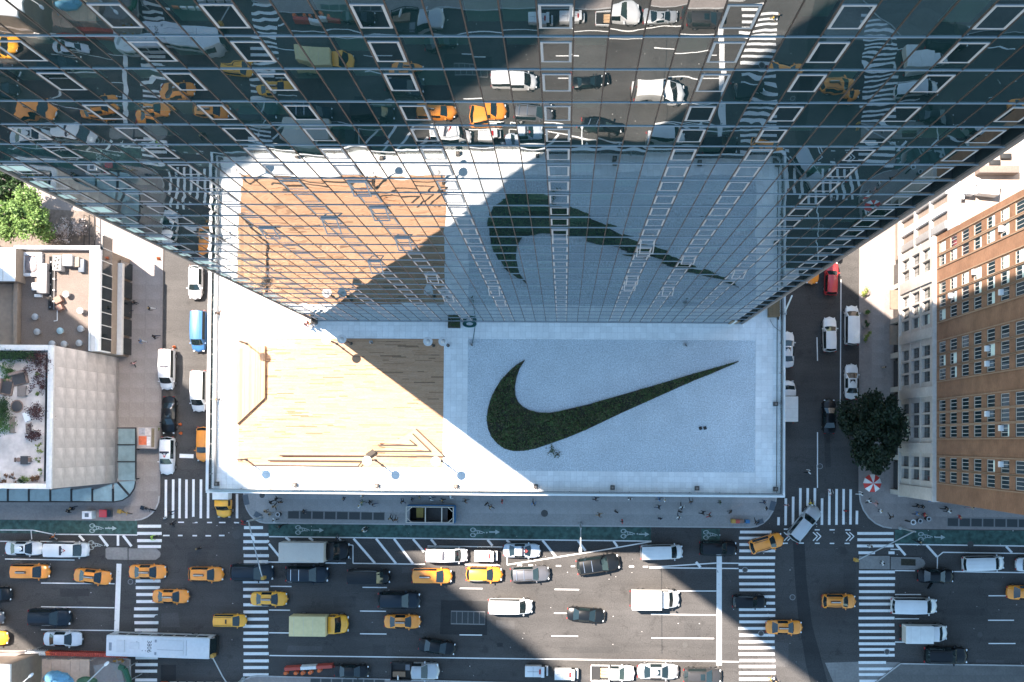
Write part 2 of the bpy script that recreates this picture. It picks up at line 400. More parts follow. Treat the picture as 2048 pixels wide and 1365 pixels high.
# darker patches of new asphalt, concrete bus pad, green bike lane
def sheet(name, pts, m, z): struct(name, MB().prism([at(*p, z) for p in pts], z, z), m)
sheet('asphalt_patch', [(1586,1085),(1609,1085),(1613,1160),(1624,1250),(1650,1345),(1668,1420),(1635,1420),(1612,1330),(1597,1240),(1590,1160)], ASPHALT_DARK, .004)
sheet('asphalt_patch', [(882,1201),(975,1203),(974,1271),(880,1269)], ASPHALT_DARK, .004)
sheet('concrete_pad', [(1650,1326),(1716,1324),(1800,1325),(1800,1420),(1690,1420)], mat('bus_pad_concrete', (.20,.19,.18), .85, .15, 4, var2=.2, scale2=.3), .004)
sheet('asphalt_patch', [(322,1330),(352,1330),(352,1365),(322,1365)], ASPHALT_DARK, .004)
rp = random.Random(4); PATCHES = [asphalt_mat('patch_asphalt', v) for v in (.045, .053, .078)]
for cx, cy, w_, h_ in ((150,1186,60,14),(690,1205,46,22),(1010,1250,38,16),(1180,1300,120,10),(1385,1255,30,40),(1700,1150,24,60),(1930,1225,90,12),(610,1298,70,12),(395,1120,40,30),(340,1240,36,28),(1560,1310,34,50),(760,1300,26,20),(1980,1330,60,20),(1655,900,12,70),(355,760,9,60),(830,1140,50,10)):
    q = [(cx+sx*w_/2+rp.uniform(-2, 2), cy+sy*h_/2+rp.uniform(-1.5, 1.5)) for sx, sy in ((-1,-1),(1,-1),(1,1),(-1,1))]; sheet('asphalt_patch', q, rp.choice(PATCHES), .0025)
sheet('bike_lane', [(-80,1040),(274,1042),(274,1069),(-80,1066)], GREENPAINT, .004)
sheet('bike_lane', [(537,1048),(1040,1051.5),(1302,1054.5),(1302,1082.5),(900,1078),(537,1073.5)], GREENPAINT, .004)
sheet('bike_lane', [(1403,1058),(1440,1058),(1440,1082),(1403,1082)], GREENPAINT, .004)
sheet('bike_lane', [(1790,1060),(2140,1063),(2140,1094),(1790,1088)], GREENPAINT, .004)

# road markings: one object for each set, stripes are its pieces
def marking(name, piece, items):
    """items: quads (photo pixels) as ((x0,y0),(x1,y1),width_px) strokes"""
    root = obj(name, None); root['kind'] = 'structure'
    for k, (p, q, w) in enumerate(items):
        a, c = at(*p, .009), at(*q, .009)
        st = MB(); L = (c-a).length; st.box(-L/2, L/2, -w/(31.2 if w > 4 else 40), w/(31.2 if w > 4 else 40), 0, .003)
        o = obj(piece, st.mesh(piece, ROADPAINT), root, (a+c)/2); o.location.z = .008 + .0007*(k % 5); o.rotation_euler.z = math.atan2(c.y-a.y, c.x-a.x)
    return root
def zebra(xs, ys, w): return [((xs[0]+random.uniform(-1, 1), y), (xs[1]+random.uniform(-1, 1), y), w) for y in ys]
def q1(x): return x/2.923
cw = zebra((274.7, 322.6), [898+q1(y) for y in (453,495,537,572)], 6) + zebra((272, 320.5), [898+q1(y) for y in (773,812,852,893)], 6) + \
     zebra((268.5, 316), [898+q1(y) for y in (936,977,1017,1060)], 6) + zebra((271, 315), [898+q1(y) for y in (1222,1262,1300,1352)], 6)
marking('crosswalk', 'crosswalk_stripe', cw)
cw = zebra((486.6, 536.8), [898+q1(y) for y in (502,543,582,625,660,778,822,862,912,954,996,1038,1078,1116,1157,1198,1240,1279)], 6) + [((488,1055.7),(526,1055.7),6), ((486,1362),(527,1362),6)] + zebra((486, 537), [1350], 6)
marking('crosswalk', 'crosswalk_stripe', cw)
cw = [((x, 958+random.uniform(-1, 2)), (x-.5, 1037), 5) for x in (332,346.5,359.5,373,387,402,416.5)] + [((474,988),(474,1037),5)]
marking('crosswalk', 'crosswalk_stripe', cw)
cw = [((1480,1064.6),(1543,1064.6),5.5)] + zebra((1478, 1550), [898+q1(y) for y in (522,560,597,637,675,713,750,790,825,865,903,940,975,1012,1050,1090,1128,1163,1200,1238,1273,1310,1347,1384)], 5.5)
marking('crosswalk', 'crosswalk_stripe', cw)
cw = zebra((1714, 1788), [898+q1(y) for y in (495,532,568)], 5.5) + [((1717,1106),(1750,1106),5.5), ((1777,1106),(1789,1106),5.5)] + \
     zebra((1718, 1789.5), [898+q1(y) for y in (720,758,795,835,872,908,947,990,1030,1068,1105,1140,1173,1207,1287,1320,1358)], 5.5) + [((1717,1325.5),(1772,1325.5),5.5)]
marking('crosswalk', 'crosswalk_stripe', cw)
cw = [((1428+q1(x), 898+q1(a)), (1428+q1(x)-.5, 898+q1(c)), 5) for x, a, c in ((378,400,447),(420,290,447),(463,280,445),(505,230,445),(548,230,445),(590,230,420),(632,290,445),(675,235,445),(717,235,445),(758,235,443),(799,237,443),(836,362,442))]
marking('crosswalk', 'crosswalk_stripe', cw)
marking('stop_line', 'stop_bar', [((238, 1128), (233, 1264), 10), ((1438.5, 1113), (1438, 1331), 10.5), ((359, 912), (387, 913), 8)])
LN = [((82,1166.5),(229,1168),2.6), ((82,1214),(229,1216),2.6), ((82,1260),(229,1261.5),2.6)]
for y, segs in ((1173, ((541,583),(725,774),(919.6,965),(1109,1158),)), (1220.5, ((538,580),(720,772),(1108,1133))), (1266, ((538,582),(720,773),(919,964),(1103,1156)))):
    LN += [((a, y+(a-540)*.011), (c, y+(c-540)*.011), 2.6) for a, c in segs]
LN += [((1355,1182.5),(1433,1182.5),2.6), ((1302,1229),(1433,1230.5),2.6), ((1303,1276.5),(1428,1277.5),2.6)]
LN += [((539,1311.5),(1434,1323),2.8), ((1443,1323.5),(1478,1324),2.8), ((10,1118.5),(149,1120.5),2.6)]
LN += [((1790,1189.5),(1842,1189.5),2.6), ((1977,1192),(2014,1192),2.6), ((1790,1238),(1838,1238),2.6), ((1976,1241),(2028,1241),2.6), ((1790,1284.5),(1830,1285),2.6), ((1977,1287.5),(2031,1287.5),2.6)]
LN += [((1634.5,930),(1635,976),2.6), ((1635,865),(1635,930),2.6), ((1682,560),(1680.5,830),2.4), ((1634,675),(1635,722),2.6)]
marking('lane_lines', 'lane_line', LN)
HT = [((0,1060.5),(66,1060.8),2.4), ((66,1060.8),(108,1069.5),2.4), ((108,1069),(275,1070.5),2.6), ((62,1060.5),(63.5,1079),2.4), ((0,1083),(150,1083.5),2.4), ((158,1071),(168,1082),5), ((199,1071),(216,1093),5), ((246,1071),(263,1093),5), ((236,1070),(236,1092),5)]
HT += [((538,1073.7),(1303,1082.8),2.8), ((571,1075),(580,1082),4.5), ((618,1075.5),(626,1082),4.5), ((676,1077),(683,1084),4.5), ((534,1082),(538,1084),4.5), ((538,1088),(560,1115),4.5), ((536,1124.5),(637,1125.5),3), ((651,1126.5),(692,1127),3),
       ((698,1090),(706,1091),2.6), ((706,1091),(706,1127),2.6), ((706,1127),(850,1129),2.8), ((707,1077.5),(750,1127),4.5), ((752,1077.5),(792,1127.5),4.5), ((788,1078),(826,1128),4.5), ((826,1078.5),(848,1104),4.5), ((862,1079),(872,1091),4.5),
       ((855,1092.5),(1005,1094.5),2.4), ((975,1080),(985,1092),4.5), ((1013,1080.5),(1020,1087),4.5), ((1085,1081),(1111,1113),4.5), ((1156,1082),(1171,1102),4.5), ((1227,1082.5),(1235,1094),4.5),
       ((1303,1083.5),(1200,1101.5),3), ((1200,1101.5),(1014,1130),3), ((1014,1115),(1014,1130),2.6), ((930,1129.5),(1000,1130.5),3), ((1035,1131),(1044,1131),3.5), ((1057,1131),(1066,1131),3.5), ((1112,1132.3),(1122,1132.3),3.5), ((1142,1133),(1150,1133),3.5),
       ((1258,1133.5),(1268,1133.5),3.5), ((1286,1134),(1296,1134),3.5), ((1299,1135),(1433,1126.5),3), ((1299,1136),(1433,1137),3), ((1443,1126.7),(1477,1127),2.8), ((1443,1137.2),(1477,1137.5),2.8), ((1392,1124.5),(1401,1135),5)]
HT += [((1790,1089),(2080,1093),3), ((1793,1090),(1811,1111),4.5), ((1853,1090.5),(1874,1114),4.5), ((2012,1093),(2024,1106),4.5), ((1886,1105),(2080,1108),2.8), ((1875,1114),(1886,1105),2.8), ((1875,1114),(1874.5,1138),2.8), ((1790,1141.5),(1830,1142),2.8), ((1908,1143.5),(2060,1146),2.8), ((1781,1099),(1800,1099.5),2.5)]
marking('buffer_hatching', 'hatch_line', HT)
ds = [((326,1071.5),(339,1071.5),3.5), ((356,1071.5),(365,1071.5),3.5), ((385,1071.8),(394,1071.8),3.5), ((411,1072),(422,1072),3.5), ((438,1071.5),(449,1071.5),3.5), ((356,1045),(368,1045),3), ((385,1045.5),(395,1045.5),3), ((414,1045.5),(424,1045.5),3), ((438,1045.5),(451,1045.5),3), ((468,1045.5),(478,1046),3)]
ds += [((1440+a/5.885, 950+y/5.885), (1440+c/5.885, 950+y/5.885), 3) for a, c, y in ((752,808,640),(1115,1173,648),(1290,1350,648),(1473,1535,649),(755,798,806),(928,987,804),(1117,1173,807),(1292,1345,808),(1467,1525,808))]
for cx in (1578, 1636, 1702):                                       # double chevrons across the junction
    for dx in (0, 7): ds += [((cx+dx-10, 1065), (cx+dx-1, 1073.2), 2.6), ((cx+dx-1, 1073), (cx+dx-10, 1082), 2.6)]
marking('junction_dashes', 'dash', ds)
FADED = paint_mat('faded_paint', (.36, .42, .41))
def bike_symbol(px, py, sc=1.0):
    c = at(px, py, .0085); s = MB(); z = 0
    for dy in (-.42, .42): s.ring((-1.3, dy*sc), .24*sc, .36*sc, z, 16, 1.35)
    for a, c2 in (((-1.2,-.42),(-.35,-.1)), ((-.35,-.1),(.3,-.15)), ((-1.2,.42),(-.2,.25)), ((-.2,.25),(.35,.05)), ((-.7,.3),(-.5,-.2)), ((.35,.05),(.6,-.05)), ((-.3,.25),(-.2,-.12))): s.strip(a, c2, .12, z)
    s.prism(arc((.95, 0), .13, 0, 330, 11), z, z)
    o = struct('bike_symbol', s, FADED); o.location = c; o.scale = (.78, .78, 1); return o
def arrow(px, py):
    c = at(px, py, .0085); s = MB(); s.strip((-.95, 0), (.15, 0), .22, 0); s.face([(.15, -.42, 0), (.95, 0, 0), (.15, .42, 0)])
    o = struct('lane_arrow', s, FADED); o.location = c; o.scale = (.72, .72, 1)
for x, y in ((200,1057),(612,1060.5),(962,1065.5),(1263,1068),(1428,1070.5),(1858,1074)): bike_symbol(x, y)
bike_symbol(198, 1091)
for x, y in ((223,1057),(637,1061),(989,1064.5),(1288,1069),(1880,1075)): arrow(x, y)

# ------------------------------------------------------------------ glass tower
tower = thing('glass_tower', 'tall dark glass residential tower mirroring the avenue above the roof terrace', 'tower', (0, YF, 0))
LINES = [102.32+2.85*k for k in range(36, 1, -1)] + [107.9, 105.12, 102.32, 99.46, 96.06, 93.2] + [93.2-2.81*k for k in range(1, 25)]
BAY0, BW = -.88, 1.08               # left edge of the middle window bay and the bay width
bays = list(range(-24, 17))
def bx(j): return max(TX0+.08, BAY0+j*BW), min(TX1-.08, BAY0+(j+1)*BW)
FRAMES = {0, -5, -9, -12, -16, -20, 5, 8, 12, 16, -23}
SEEN = [z for z in LINES if z < 106]
BOT = SEEN[-1]                        # bottom line of the curtain wall, top of the lobby glass
panes = []
def pane_geo(w, h, amp, tx, tz, n=7):
    vs = []; fs = []; wv = random.uniform(.0, .00042); ph = random.uniform(0, 6.28)
    for j in range(n):
        for i in range(n):
            u, v = i/(n-1)*2-1, j/(n-1)*2-1
            vs.append((w*(i/(n-1)), amp*(1-u*u)*(1-v*v)+tx*u*w/2+tz*v*h/2+wv*math.sin(2.2*math.pi*u+ph)+wv*1.5*math.sin(2.6*math.pi*v+ph*1.7), h*(j/(n-1))))
    for j in range(n-1):
        for i in range(n-1): a = j*n+i; fs.append((a, a+1, a+n+1, a+n))
    return vs, fs
rest = MB(); cand = []
for k, z in enumerate(LINES[:-1]):
    h = z-LINES[k+1]
    for j in bays:
        x0, x1 = bx(j)
        cand.append((z, h, j, x0, x1, x1-x0))
vis = lambda c: c[0] < 106 and abs(c[3]+.5+0.0) < 13.5*(CAM_H-c[0])/29+1
chosen = sorted([c for c in cand if vis(c)], key=lambda c: -c[0])[:300]
chs = {(c[0], c[2]) for c in chosen}
for c in cand:
    z, h, j, x0, x1, w = c
    amp = random.uniform(-.0026, .0026); tx = random.gauss(0, .0022); tz = random.gauss(0, .002)
    vs, fs = pane_geo(w-.02, h-.03, amp, tx, tz)
    if (z, j) in chs:
        p = MB(); p.idx(vs, fs); me = p.mesh('glass_pane', random.choice((0, 0, 0, 1, 1, 2)) and GLASSES[random.choice((1, 2))] or GLASS); me.polygons.foreach_set('use_smooth', [True]*len(me.polygons))
        obj('glass_pane', me, tower, (x0+.01, .012, z-h+.015))
    else:
        rest.mat(random.choice((0, 0, 0, 1, 1, 2))); rest.idx([(x0+.01+v[0], .012+v[1], z-h+.015+v[2]) for v in vs], fs)
me = rest.mesh('glass_panes', GLASSES); me.polygons.foreach_set('use_smooth', [True]*len(me.polygons)); stuff(obj('glass_panes', me, tower))
fl = MB(); fl.box(TX0, TX1, -.024, .05, -.02, .015); bm_ = fl.mesh('floor_band', BAND)
for z in LINES: obj('floor_band', bm_, tower, (0, 0, z))
zt = LINES[0]; ml = MB(); ml.box(-.022, .022, -.006, .05, BOT, zt-.05); mm_ = ml.mesh('mullion', MULLION)
for j in bays+[17]: obj('mullion', mm_, tower, (bx(j)[0] if j < 17 else TX1-.1, 0, 0))
# window frames with their sashes
def frame_mesh(w, h):
    f = MB(); t = .085
    for a, c, d, e in ((0, w, h-t, h), (0, w, 0, t), (0, t, t, h-t), (w-t, w, t, h-t)): f.box(a, c, -.012, .05, d, e)
    return f.mesh('window_frame', FRAME)
FW, FH = BW-.09, 1.72
fm_ = frame_mesh(FW, FH); sg = MB(); sg.box(.09, FW-.09, -.004, .004, .09, FH-.09); sg_ = sg.mesh('sash_pane', SASHGLASS)
os_ = MB()
for a, c, d, e in ((0, FW-.1, FH-.16, FH-.1), (0, FW-.1, 0, .06), (0, .06, .06, FH-.16), (FW-.16, FW-.1, .06, FH-.16)): os_.box(a, c, -.03, .02, d-FH+.1, e-FH+.1)
osm = os_.mesh('open_sash', FRAME); osg = MB(); osg.box(.06, FW-.16, -.01, 0, .06-FH+.1, -.06); osgm = osg.mesh('sash_pane', SASHGLASS)
openings = {(-9, 7), (-9, 10), (-12, 8), (-12, 13), (-9, 15), (-5, 17), (5, 10), (5, 11), (5, 15), (5, 16), (8, 17), (-5, 20), (-9, 19), (8, 12), (-16, 9), (0, 9), (12, 14), (-9, 5)}
nfr = 0
for k, z in enumerate(SEEN[:-1]):
    for j in sorted(FRAMES):
        x0, x1 = bx(j)
        if x1-x0 < 1.0 or abs(x0+.5) > 14.5*(CAM_H-z)/29+2: continue
        nfr += 1
        fr = obj('window_frame', fm_, tower, (x0+.045, 0, z-2.16))
        if (j, k-2) in openings:
            sa = obj('open_sash', osm, fr, (.05, -.03, FH-.09)); sa.rotation_euler.x = R(-random.uniform(9, 22))
        else: obj('sash_pane', sg_, fr, (0, .0, 0))
# blinds behind some panes
bd = {}
for k, z in enumerate(SEEN[:-1]):
    for j in bays:
        near = (j-1 in FRAMES or j+1 in FRAMES)
        pr = .55 if (j == -24 or j == -23) else (.55 if near and j < 0 else .26 if j < 0 else .26 if near else .10)
        if (j, k) in ((-4, 1), (-6, 1), (-5, 1), (-4, 2), (-4, 3), (-6, 2)) or (random.random() < pr and z > 38):
            x0, x1 = bx(j)
            if x1-x0 < .25 or abs(x0+.5) > 14.5*(CAM_H-z)/29+1.5: continue
            drop = random.choice((1.25, 1.65, 1.65, 1.0, .7))
            bl_ = MB(); bl_.box(.06, x1-x0-.06, .16, .19, -.38-drop, -.38); obj('window_blind', bl_.mesh('window_blind', BLIND), tower, (x0, 0, z))
SUNCURTAIN = mat('sunlit_curtain_mint', (.60, .74, .68), .6, .06)  # pale panels stand in for sunlit curtains, sunshine put into their colour
for k, z in enumerate(SEEN[3:-3]):
    b_ = MB(); b_.box(0, .62 if k % 3 else 1.15, -.006, .006, -2.0+.4*(k % 2), -.75); obj('sunlit_curtain_panel', b_.mesh('sunlit_curtain_panel', SUNCURTAIN), tower, (TX0+.16, 0, z))
# rooms: floors, back wall
fs_ = MB()
for z in LINES: fs_.box(TX0+.3, TX1-.3, .13, 3.2, z-.32, z-.05)
stuff(obj('floor_slabs', fs_.mesh('floor_slabs', CARPET), tower))
rw = MB(); rw.box(TX0+.3, TX1-.3, 3.2, 3.4, 25, zt); obj('room_wall', rw.mesh('room_wall', ROOMWALL), tower)
# lobby glass at terrace level
lb = MB(); hz = BOT-ROOF-.1
for j in range(-12, 9):
    x0 = TX0+.1+(j+12)*2.12
    p = MB(); p.box(0, 2.08, 0, .03, 0, hz); obj('lobby_pane', p.mesh('lobby_pane', LOBBYGLASS), tower, (x0, .05, ROOF+.05))
# end walls, back and crown, corner trims
def side(x, x2, nm):
    s = MB(); s.box(min(x, x2), max(x, x2), .02, TD, 24.8, zt); obj(nm, s.mesh(nm, SIDEGLASS), tower)
side(TX0+.06, TX0+.3, 'side_wall')
sp_ = MB()                                                        # unseen coated panes of the sunny end wall, tilted and gapped to mottle bounced sunlight
for i in range(17):
    for k in range(3, 46):
        y0, z0 = .16+i*1.2, 24.9+k*2.81; a, c = random.gauss(0, .016), random.gauss(0, .016); bl0 = random.uniform(-.004, .004)
        if random.random() < .24: continue
        vs = []; n = 4
        for j in range(n):
            for q in range(n):
                u, v = q/(n-1)*2-1, j/(n-1)*2-1; vs.append((TX0+.03+a*u*.6+c*v*1.4+bl0*(1-u*u)*(1-v*v), y0+.03+1.14*q/(n-1), z0+.03+2.75*j/(n-1)))
        sp_.idx(vs, [(j*n+q+1, j*n+q, (j+1)*n+q, (j+1)*n+q+1) for j in range(n-1) for q in range(n-1)])
me = sp_.mesh('side_panes', SUNGLASS); me.polygons.foreach_set('use_smooth', [True]*len(me.polygons)); stuff(obj('side_panes', me, tower))
side(TX0+.06, TX0+.3, 'side_wall') if False else None; side(TX1-.3, TX1-.02, 'side_wall')
for x, d in ((TX0-.03, 1), (TX1+.03, -1)):
    b_ = MB()
    for z in LINES: b_.box(min(x, x+d*.06), max(x, x+d*.06), .1, TD, z-.05, z+.05)
    for k in range(1, 18): b_.box(min(x, x+d*.05), max(x, x+d*.05), k*1.2-.03, k*1.2+.03, 25, zt)
    stuff(obj('side_grid', b_.mesh('side_grid', MULLION), tower))
b_ = MB(); b_.box(TX0, TX1, TD-.3, TD+.002, 24.9, zt); obj('back_wall', b_.mesh('back_wall', SIDEGLASS), tower)
b_ = MB(); b_.box(TX0-.1, TX1+.1, -.1, TD+.1, zt, zt+1.4); obj('crown', b_.mesh('crown', BAND), tower)
for x in (TX0, TX1-.1):
    b_ = MB(); b_.box(x-.05, x+.12, -.08, .12, ROOF, zt); obj('corner_post', b_.mesh('corner_post', CORNER), tower)

# ------------------------------------------------------------------ podium with its roof terrace
pod = thing('podium_building', 'broad low podium block with a white paved roof terrace in front of the glass tower', 'building', (0, 0, 0))
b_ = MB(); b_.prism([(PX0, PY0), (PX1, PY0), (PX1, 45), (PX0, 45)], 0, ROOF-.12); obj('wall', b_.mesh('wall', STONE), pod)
wg = MB()
for k in range(6):
    z = 1.0+k*4.0
    for i in range(30):
        x = PX0+.4+i*2.0
        wg.box(x, x+1.7, PY0-.03, PY0, z, z+2.9)
stuff(obj('facade_windows', wg.mesh('facade_windows', SIDEGLASS), pod))
b_ = MB(); b_.prism([(PX0, PY0), (PX1, PY0), (PX1, 45), (PX0, 45)], ROOF-.12, ROOF-.03); obj('roof_slab', b_.mesh('roof_slab', GROUT), pod)
def t(px, py): p = at(px, py, ROOF); return (p.x, p.y)
cop = .55
b_ = MB()
for (x0, x1, y0, y1) in ((PX0, PX1, PY0, PY0+.24), (PX0, PX0+.30, PY0+.24, 45), (PX1-.22, PX1, PY0+.24, 45)): b_.box(x0, x1, y0, y1, ROOF-.1, ROOF+.22)
obj('coping', b_.mesh('coping', WHITE_TRIM, 30, .02), pod)
d0, d1 = t(475, 933), t(888, 678); v0, v1 = t(934, 941), t(1511, 681.5); s0, s1 = t(474.5, 680), t(589.5, 520)
DX0, DX1, DY0, DY1 = d0[0], d1[0], d0[1], d1[1]; GX0, GX1, GY0, GY1 = v0[0], v1[0], v0[1], v1[1]
SX0, SX1, SY0 = s0[0], s1[0], DY1+.03
areas = [(DX0, DX1, DY0, DY1), (GX0, GX1, GY0, GY1), (SX0, SX1, SY0, 45)]
pv = MB(); st = .6; x = PX0+.32
cl = lambda v, lo, hi: max(lo, min(hi, v))
while x < PX1-.24:
    y = PY0+.26
    while y < 30:
        bxs = [(x, min(x+st, PX1-.23), y, y+st)]
        for (a0, a1, c0, c1) in areas + [(TX0, TX1, YF-.02, 60)]:
            nb = []
            for (x0, x1, y0, y1) in bxs:
                if x1 <= a0 or x0 >= a1 or y1 <= c0 or y0 >= c1: nb.append((x0, x1, y0, y1)); continue
                if x0 < a0: nb.append((x0, a0, y0, y1)); x0 = a0
                if x1 > a1: nb.append((a1, x1, y0, y1)); x1 = a1
                if y0 < c0: nb.append((x0, x1, y0, c0))
                if y1 > c1: nb.append((x0, x1, c1, y1))
            bxs = nb
        for (x0, x1, y0, y1) in bxs:
            if x1-x0 > .03 and y1-y0 > .03: z = ROOF+random.uniform(-.002, .002); pv.box(x0+.006, x1-.006, y0+.006, y1-.006, z-.03, z)
        y += st
    x += st
stuff(obj('roof_pavers', pv.mesh('roof_pavers', PAVER), pod))
b_ = MB(); b_.prism([(GX0, GY0), (GX1, GY0), (GX1, GY1), (GX0, GY1)], ROOF-.03, ROOF-.012); stuff(obj('gravel_bed', b_.mesh('gravel_bed', GRAVEL), pod))
b_ = MB(); b_.prism([(SX0, SY0), (SX1, SY0), (SX1, 45), (SX0, 45)], ROOF-.03, ROOF-.012); stuff(obj('gravel_bed', b_.mesh('gravel_bed', PALEGRAVEL), pod))
# boarded deck
bdk = MB(); w = .115; y = DY0+.003
while y+w < DY1:
    x = DX0-random.uniform(0, 2)
    while x < DX1:
        L = random.choice((.7, .9, 1.2, 1.5, 1.8, 2.2)); a, c = max(DX0, x), min(DX1, x+L)
        if c-a > .05: z = ROOF+random.uniform(-.002, .003); bdk.box(a+.003, c-.003, y+.005, y+w-.005, z-.03, z)
        x += L
    y += w
stuff(obj('deck_boards', bdk.mesh('deck_boards', DECK), pod))
def tier(pts, h, m=DECK, zb=0.0, nm='deck_step', vert=False):
    b_ = MB(); P = [Vector((*t(*p), 0)) for p in pts]
    if not vert:
        b_.prism(P, ROOF+.002, ROOF+h)
    else:
        b_.prism(P, ROOF+.002, ROOF+h-.01)
        xs_ = [p.x for p in P]; x = min(xs_)
        while x < max(xs_)-.02:                                      # boards running across
            x2 = min(x+.14, max(xs_)); xm = (x+x2)/2; ys_ = []
            for p, q in zip(P, P[1:]+P[:1]):
                if (p.x-xm)*(q.x-xm) < 0: ys_.append(p.y+(q.y-p.y)*(xm-p.x)/(q.x-p.x))
            if len(ys_) == 2: b_.box(x+.005, x2-.005, min(ys_), max(ys_), ROOF+h-.01, ROOF+h)
            x = x2
    return obj(nm, b_.mesh(nm, m), pod)
tier([(475,699),(531.5,693),(531.5,796),(475.5,849)], .42, DECK_V, nm='raised_platform', vert=True)
tier([(757,905),(889,913.4),(832,858)], .14); tier([(757,893),(861,902.6),(826,868)], .29); tier([(758,886.5),(833.5,890.6),(820,880)], .44)
STEPDARK = mat('nosing_and_shade', (.035, .024, .016), .6, .1)
def dark_strip(a, c, w=.14, h=.45):
    b_ = MB(); b_.strip(t(*a), t(*c), w, ROOF+h); me = b_.mesh('nosing_and_shade', STEPDARK); obj('nosing_and_shade', me, pod)
for a, c, h in (((757,890.5),(834,891),.447), ((820,880),(834,891),.449), ((750,902.5),(862,903),.297), ((826,868),(862,903),.299), ((752,912.5),(890,913.6),.147), ((832,858),(890,913.6),.149), ((561,911),(735,912.3),.425), ((537,921),(726,922.5),.285), ((512,931),(717,933.5),.147), ((717,933.5),(735,912.3),.43), ((735,912.3),(750,902),.432)): dark_strip(a, c, .13 if c != (750,902) else .5, h)  # the wide last strip is deep shade in the step gap, painted dark
tier([(500,926),(722,926),(716.5,932.3),(512,930.5)], .14); tier([(537,915),(731,915),(726,921.6),(537,920.5)], .28); tier([(561,905),(737,905),(734,912),(561,910.8)], .42)
# planted bed in the gravel
SW = [(436,237),(405,285),(388,335),(378,390),(380,440),(395,480),(425,510),(465,532),(520,545),(580,547),(640,537),(800,500),(1000,443),(1200,385),(1400,325),(1560,280),(1688,244),
      (1560,300),(1400,365),(1200,455),(1000,545),(800,640),(680,690),(580,725),(500,752),(430,765),(370,766),(320,752),(280,725),(245,685),(225,640),(217,590),(222,530),(238,470),(265,410),(300,355),(345,305),(390,265)]
SWW = [t(900+x/2.9257, 640+y/2.9257) for x, y in SW]
bed = thing('planting_bed', 'big tick-shaped bed of dark green plants set in the grey gravel', 'planter', (0, 0, ROOF))
b_ = MB(); b_.prism(SWW, -.012, .05); obj('soil', b_.mesh('soil', mat('bed_soil', (.035, .032, .022), .95, .4, 5, bump=.5)), bed)
ed = MB()
for p, q in zip(SWW, SWW[1:]+SWW[:1]): ed.cyl((*p, .05), (*q, .05), .05, n=5)
obj('edging', ed.mesh('edging', mat('steel_edging', (.05, .045, .04), .6)), bed)
def inpoly(x, y, poly):
    r = False
    for (x1, y1), (x2, y2) in zip(poly, poly[1:]+poly[:1]):
        if (y1 > y) != (y2 > y) and x < (x2-x1)*(y-y1)/(y2-y1)+x1: r = not r
    return r
def leafquad(b, c, r, up=.6):
    n = Vector((random.gauss(0, 1), random.gauss(0, 1), abs(random.gauss(0, 1))+up)).normalized(); u = n.orthogonal().normalized()
    a = random.uniform(0, 6.28); u = u*math.cos(a)+n.cross(u)*math.sin(a); v = n.cross(u); c = Vector(c)
    b.face([c-u*r, c-v*r*.55, c+u*r, c+v*r*.55])
SEDUM = ramp_mat('sedum_leaves', [(.045,.045,.025), (.045,.065,.026), (.07,.125,.034), (.055,.075,.03), (.11,.10,.045), (.065,.055,.033)], .7, True, 3)
xs_ = [p[0] for p in SWW]; ys_ = [p[1] for p in SWW]; lv = MB(); n = 0
clump = [(random.uniform(min(xs_), max(xs_)), random.uniform(min(ys_), max(ys_)), random.uniform(.3, 1.0)) for _ in range(260)]
patchy = lambda x, y: .5+.5*math.sin(x*1.7+2*math.sin(y*.9))*math.cos(y*1.9+math.sin(x*.6))
while n < 13000:
    if random.random() < .6:
        cx, cy, cr = random.choice(clump); x, y = random.gauss(cx, cr*.3), random.gauss(cy, cr*.3)
    else: x, y = random.uniform(min(xs_), max(xs_)), random.uniform(min(ys_), max(ys_))
    if inpoly(x, y, SWW): tall = patchy(x, y); leafquad(lv, (x, y, .05+random.uniform(.01, .12+.2*tall)), random.uniform(.05, .11)+.06*tall); n += 1
stuff(obj('ground_plants', lv.mesh('ground_plants', SEDUM), bed))
# loose plants and small things on the gravel
def tuft(px, py, n, r, label, z=ROOF, m=SEDUM):
    c = at(px, py, z); b_ = MB()
    for _ in range(n): leafquad(b_, (random.gauss(0, r), random.gauss(0, r*1.1), random.uniform(.02, .12)), random.uniform(.05, .11))
    o = obj('weed_patch', b_.mesh('weed_patch', m), None, c); tag(o, label, 'plant', 'stray plants in the roof gravel'); return o
tuft(1103, 901, 60, .22, 'dark patch of stray weeds in the gravel below the planted bed'); tuft(1114, 909, 50, .2, 'smaller round weed patch in the gravel beside the bigger one')
# railings: glass panels between posts along the three open edges
rl = thing('roof_railing', 'glass railing with metal posts running along the white roof edge', 'railing', (0, 0, ROOF))
pm = MB(); pm.box(-.03, .03, -.03, .03, 0, 1.08); pme = pm.mesh('post', RAIL)
def rail(a, c, step, inset):
    a, c = Vector((*a, 0)), Vector((*c, 0)); d = (c-a).normalized(); L = (c-a).length; n = int(L/step)
    for i in range(n+1): p = a+d*(i*L/n); obj('post', pme, rl, (p.x, p.y, 0), math.atan2(d.y, d.x))
    gm = MB(); gm.box(.05, L/n-.05, -.008, .008, .08, 1.0); gme = gm.mesh('glass_panel', RAILGLASS)
    for i in range(n): p = a+d*(i*L/n); obj('glass_panel', gme, rl, (p.x, p.y, 0), math.atan2(d.y, d.x))
    hm = MB(); hm.box(0, L, -.03, .03, 1.06, 1.11); obj('handrail', hm.mesh('handrail', RAIL), rl, (a.x, a.y, 0), math.atan2(d.y, d.x))
rail((PX0+.62, PY0+.45), (PX1-.55, PY0+.45), 3.0, 0); rail((PX0+.62, PY0+.45), (PX0+.62, 26), 1.55, 0); rail((PX1-.55, PY0+.45), (PX1-.55, 26), 3.0, 0)
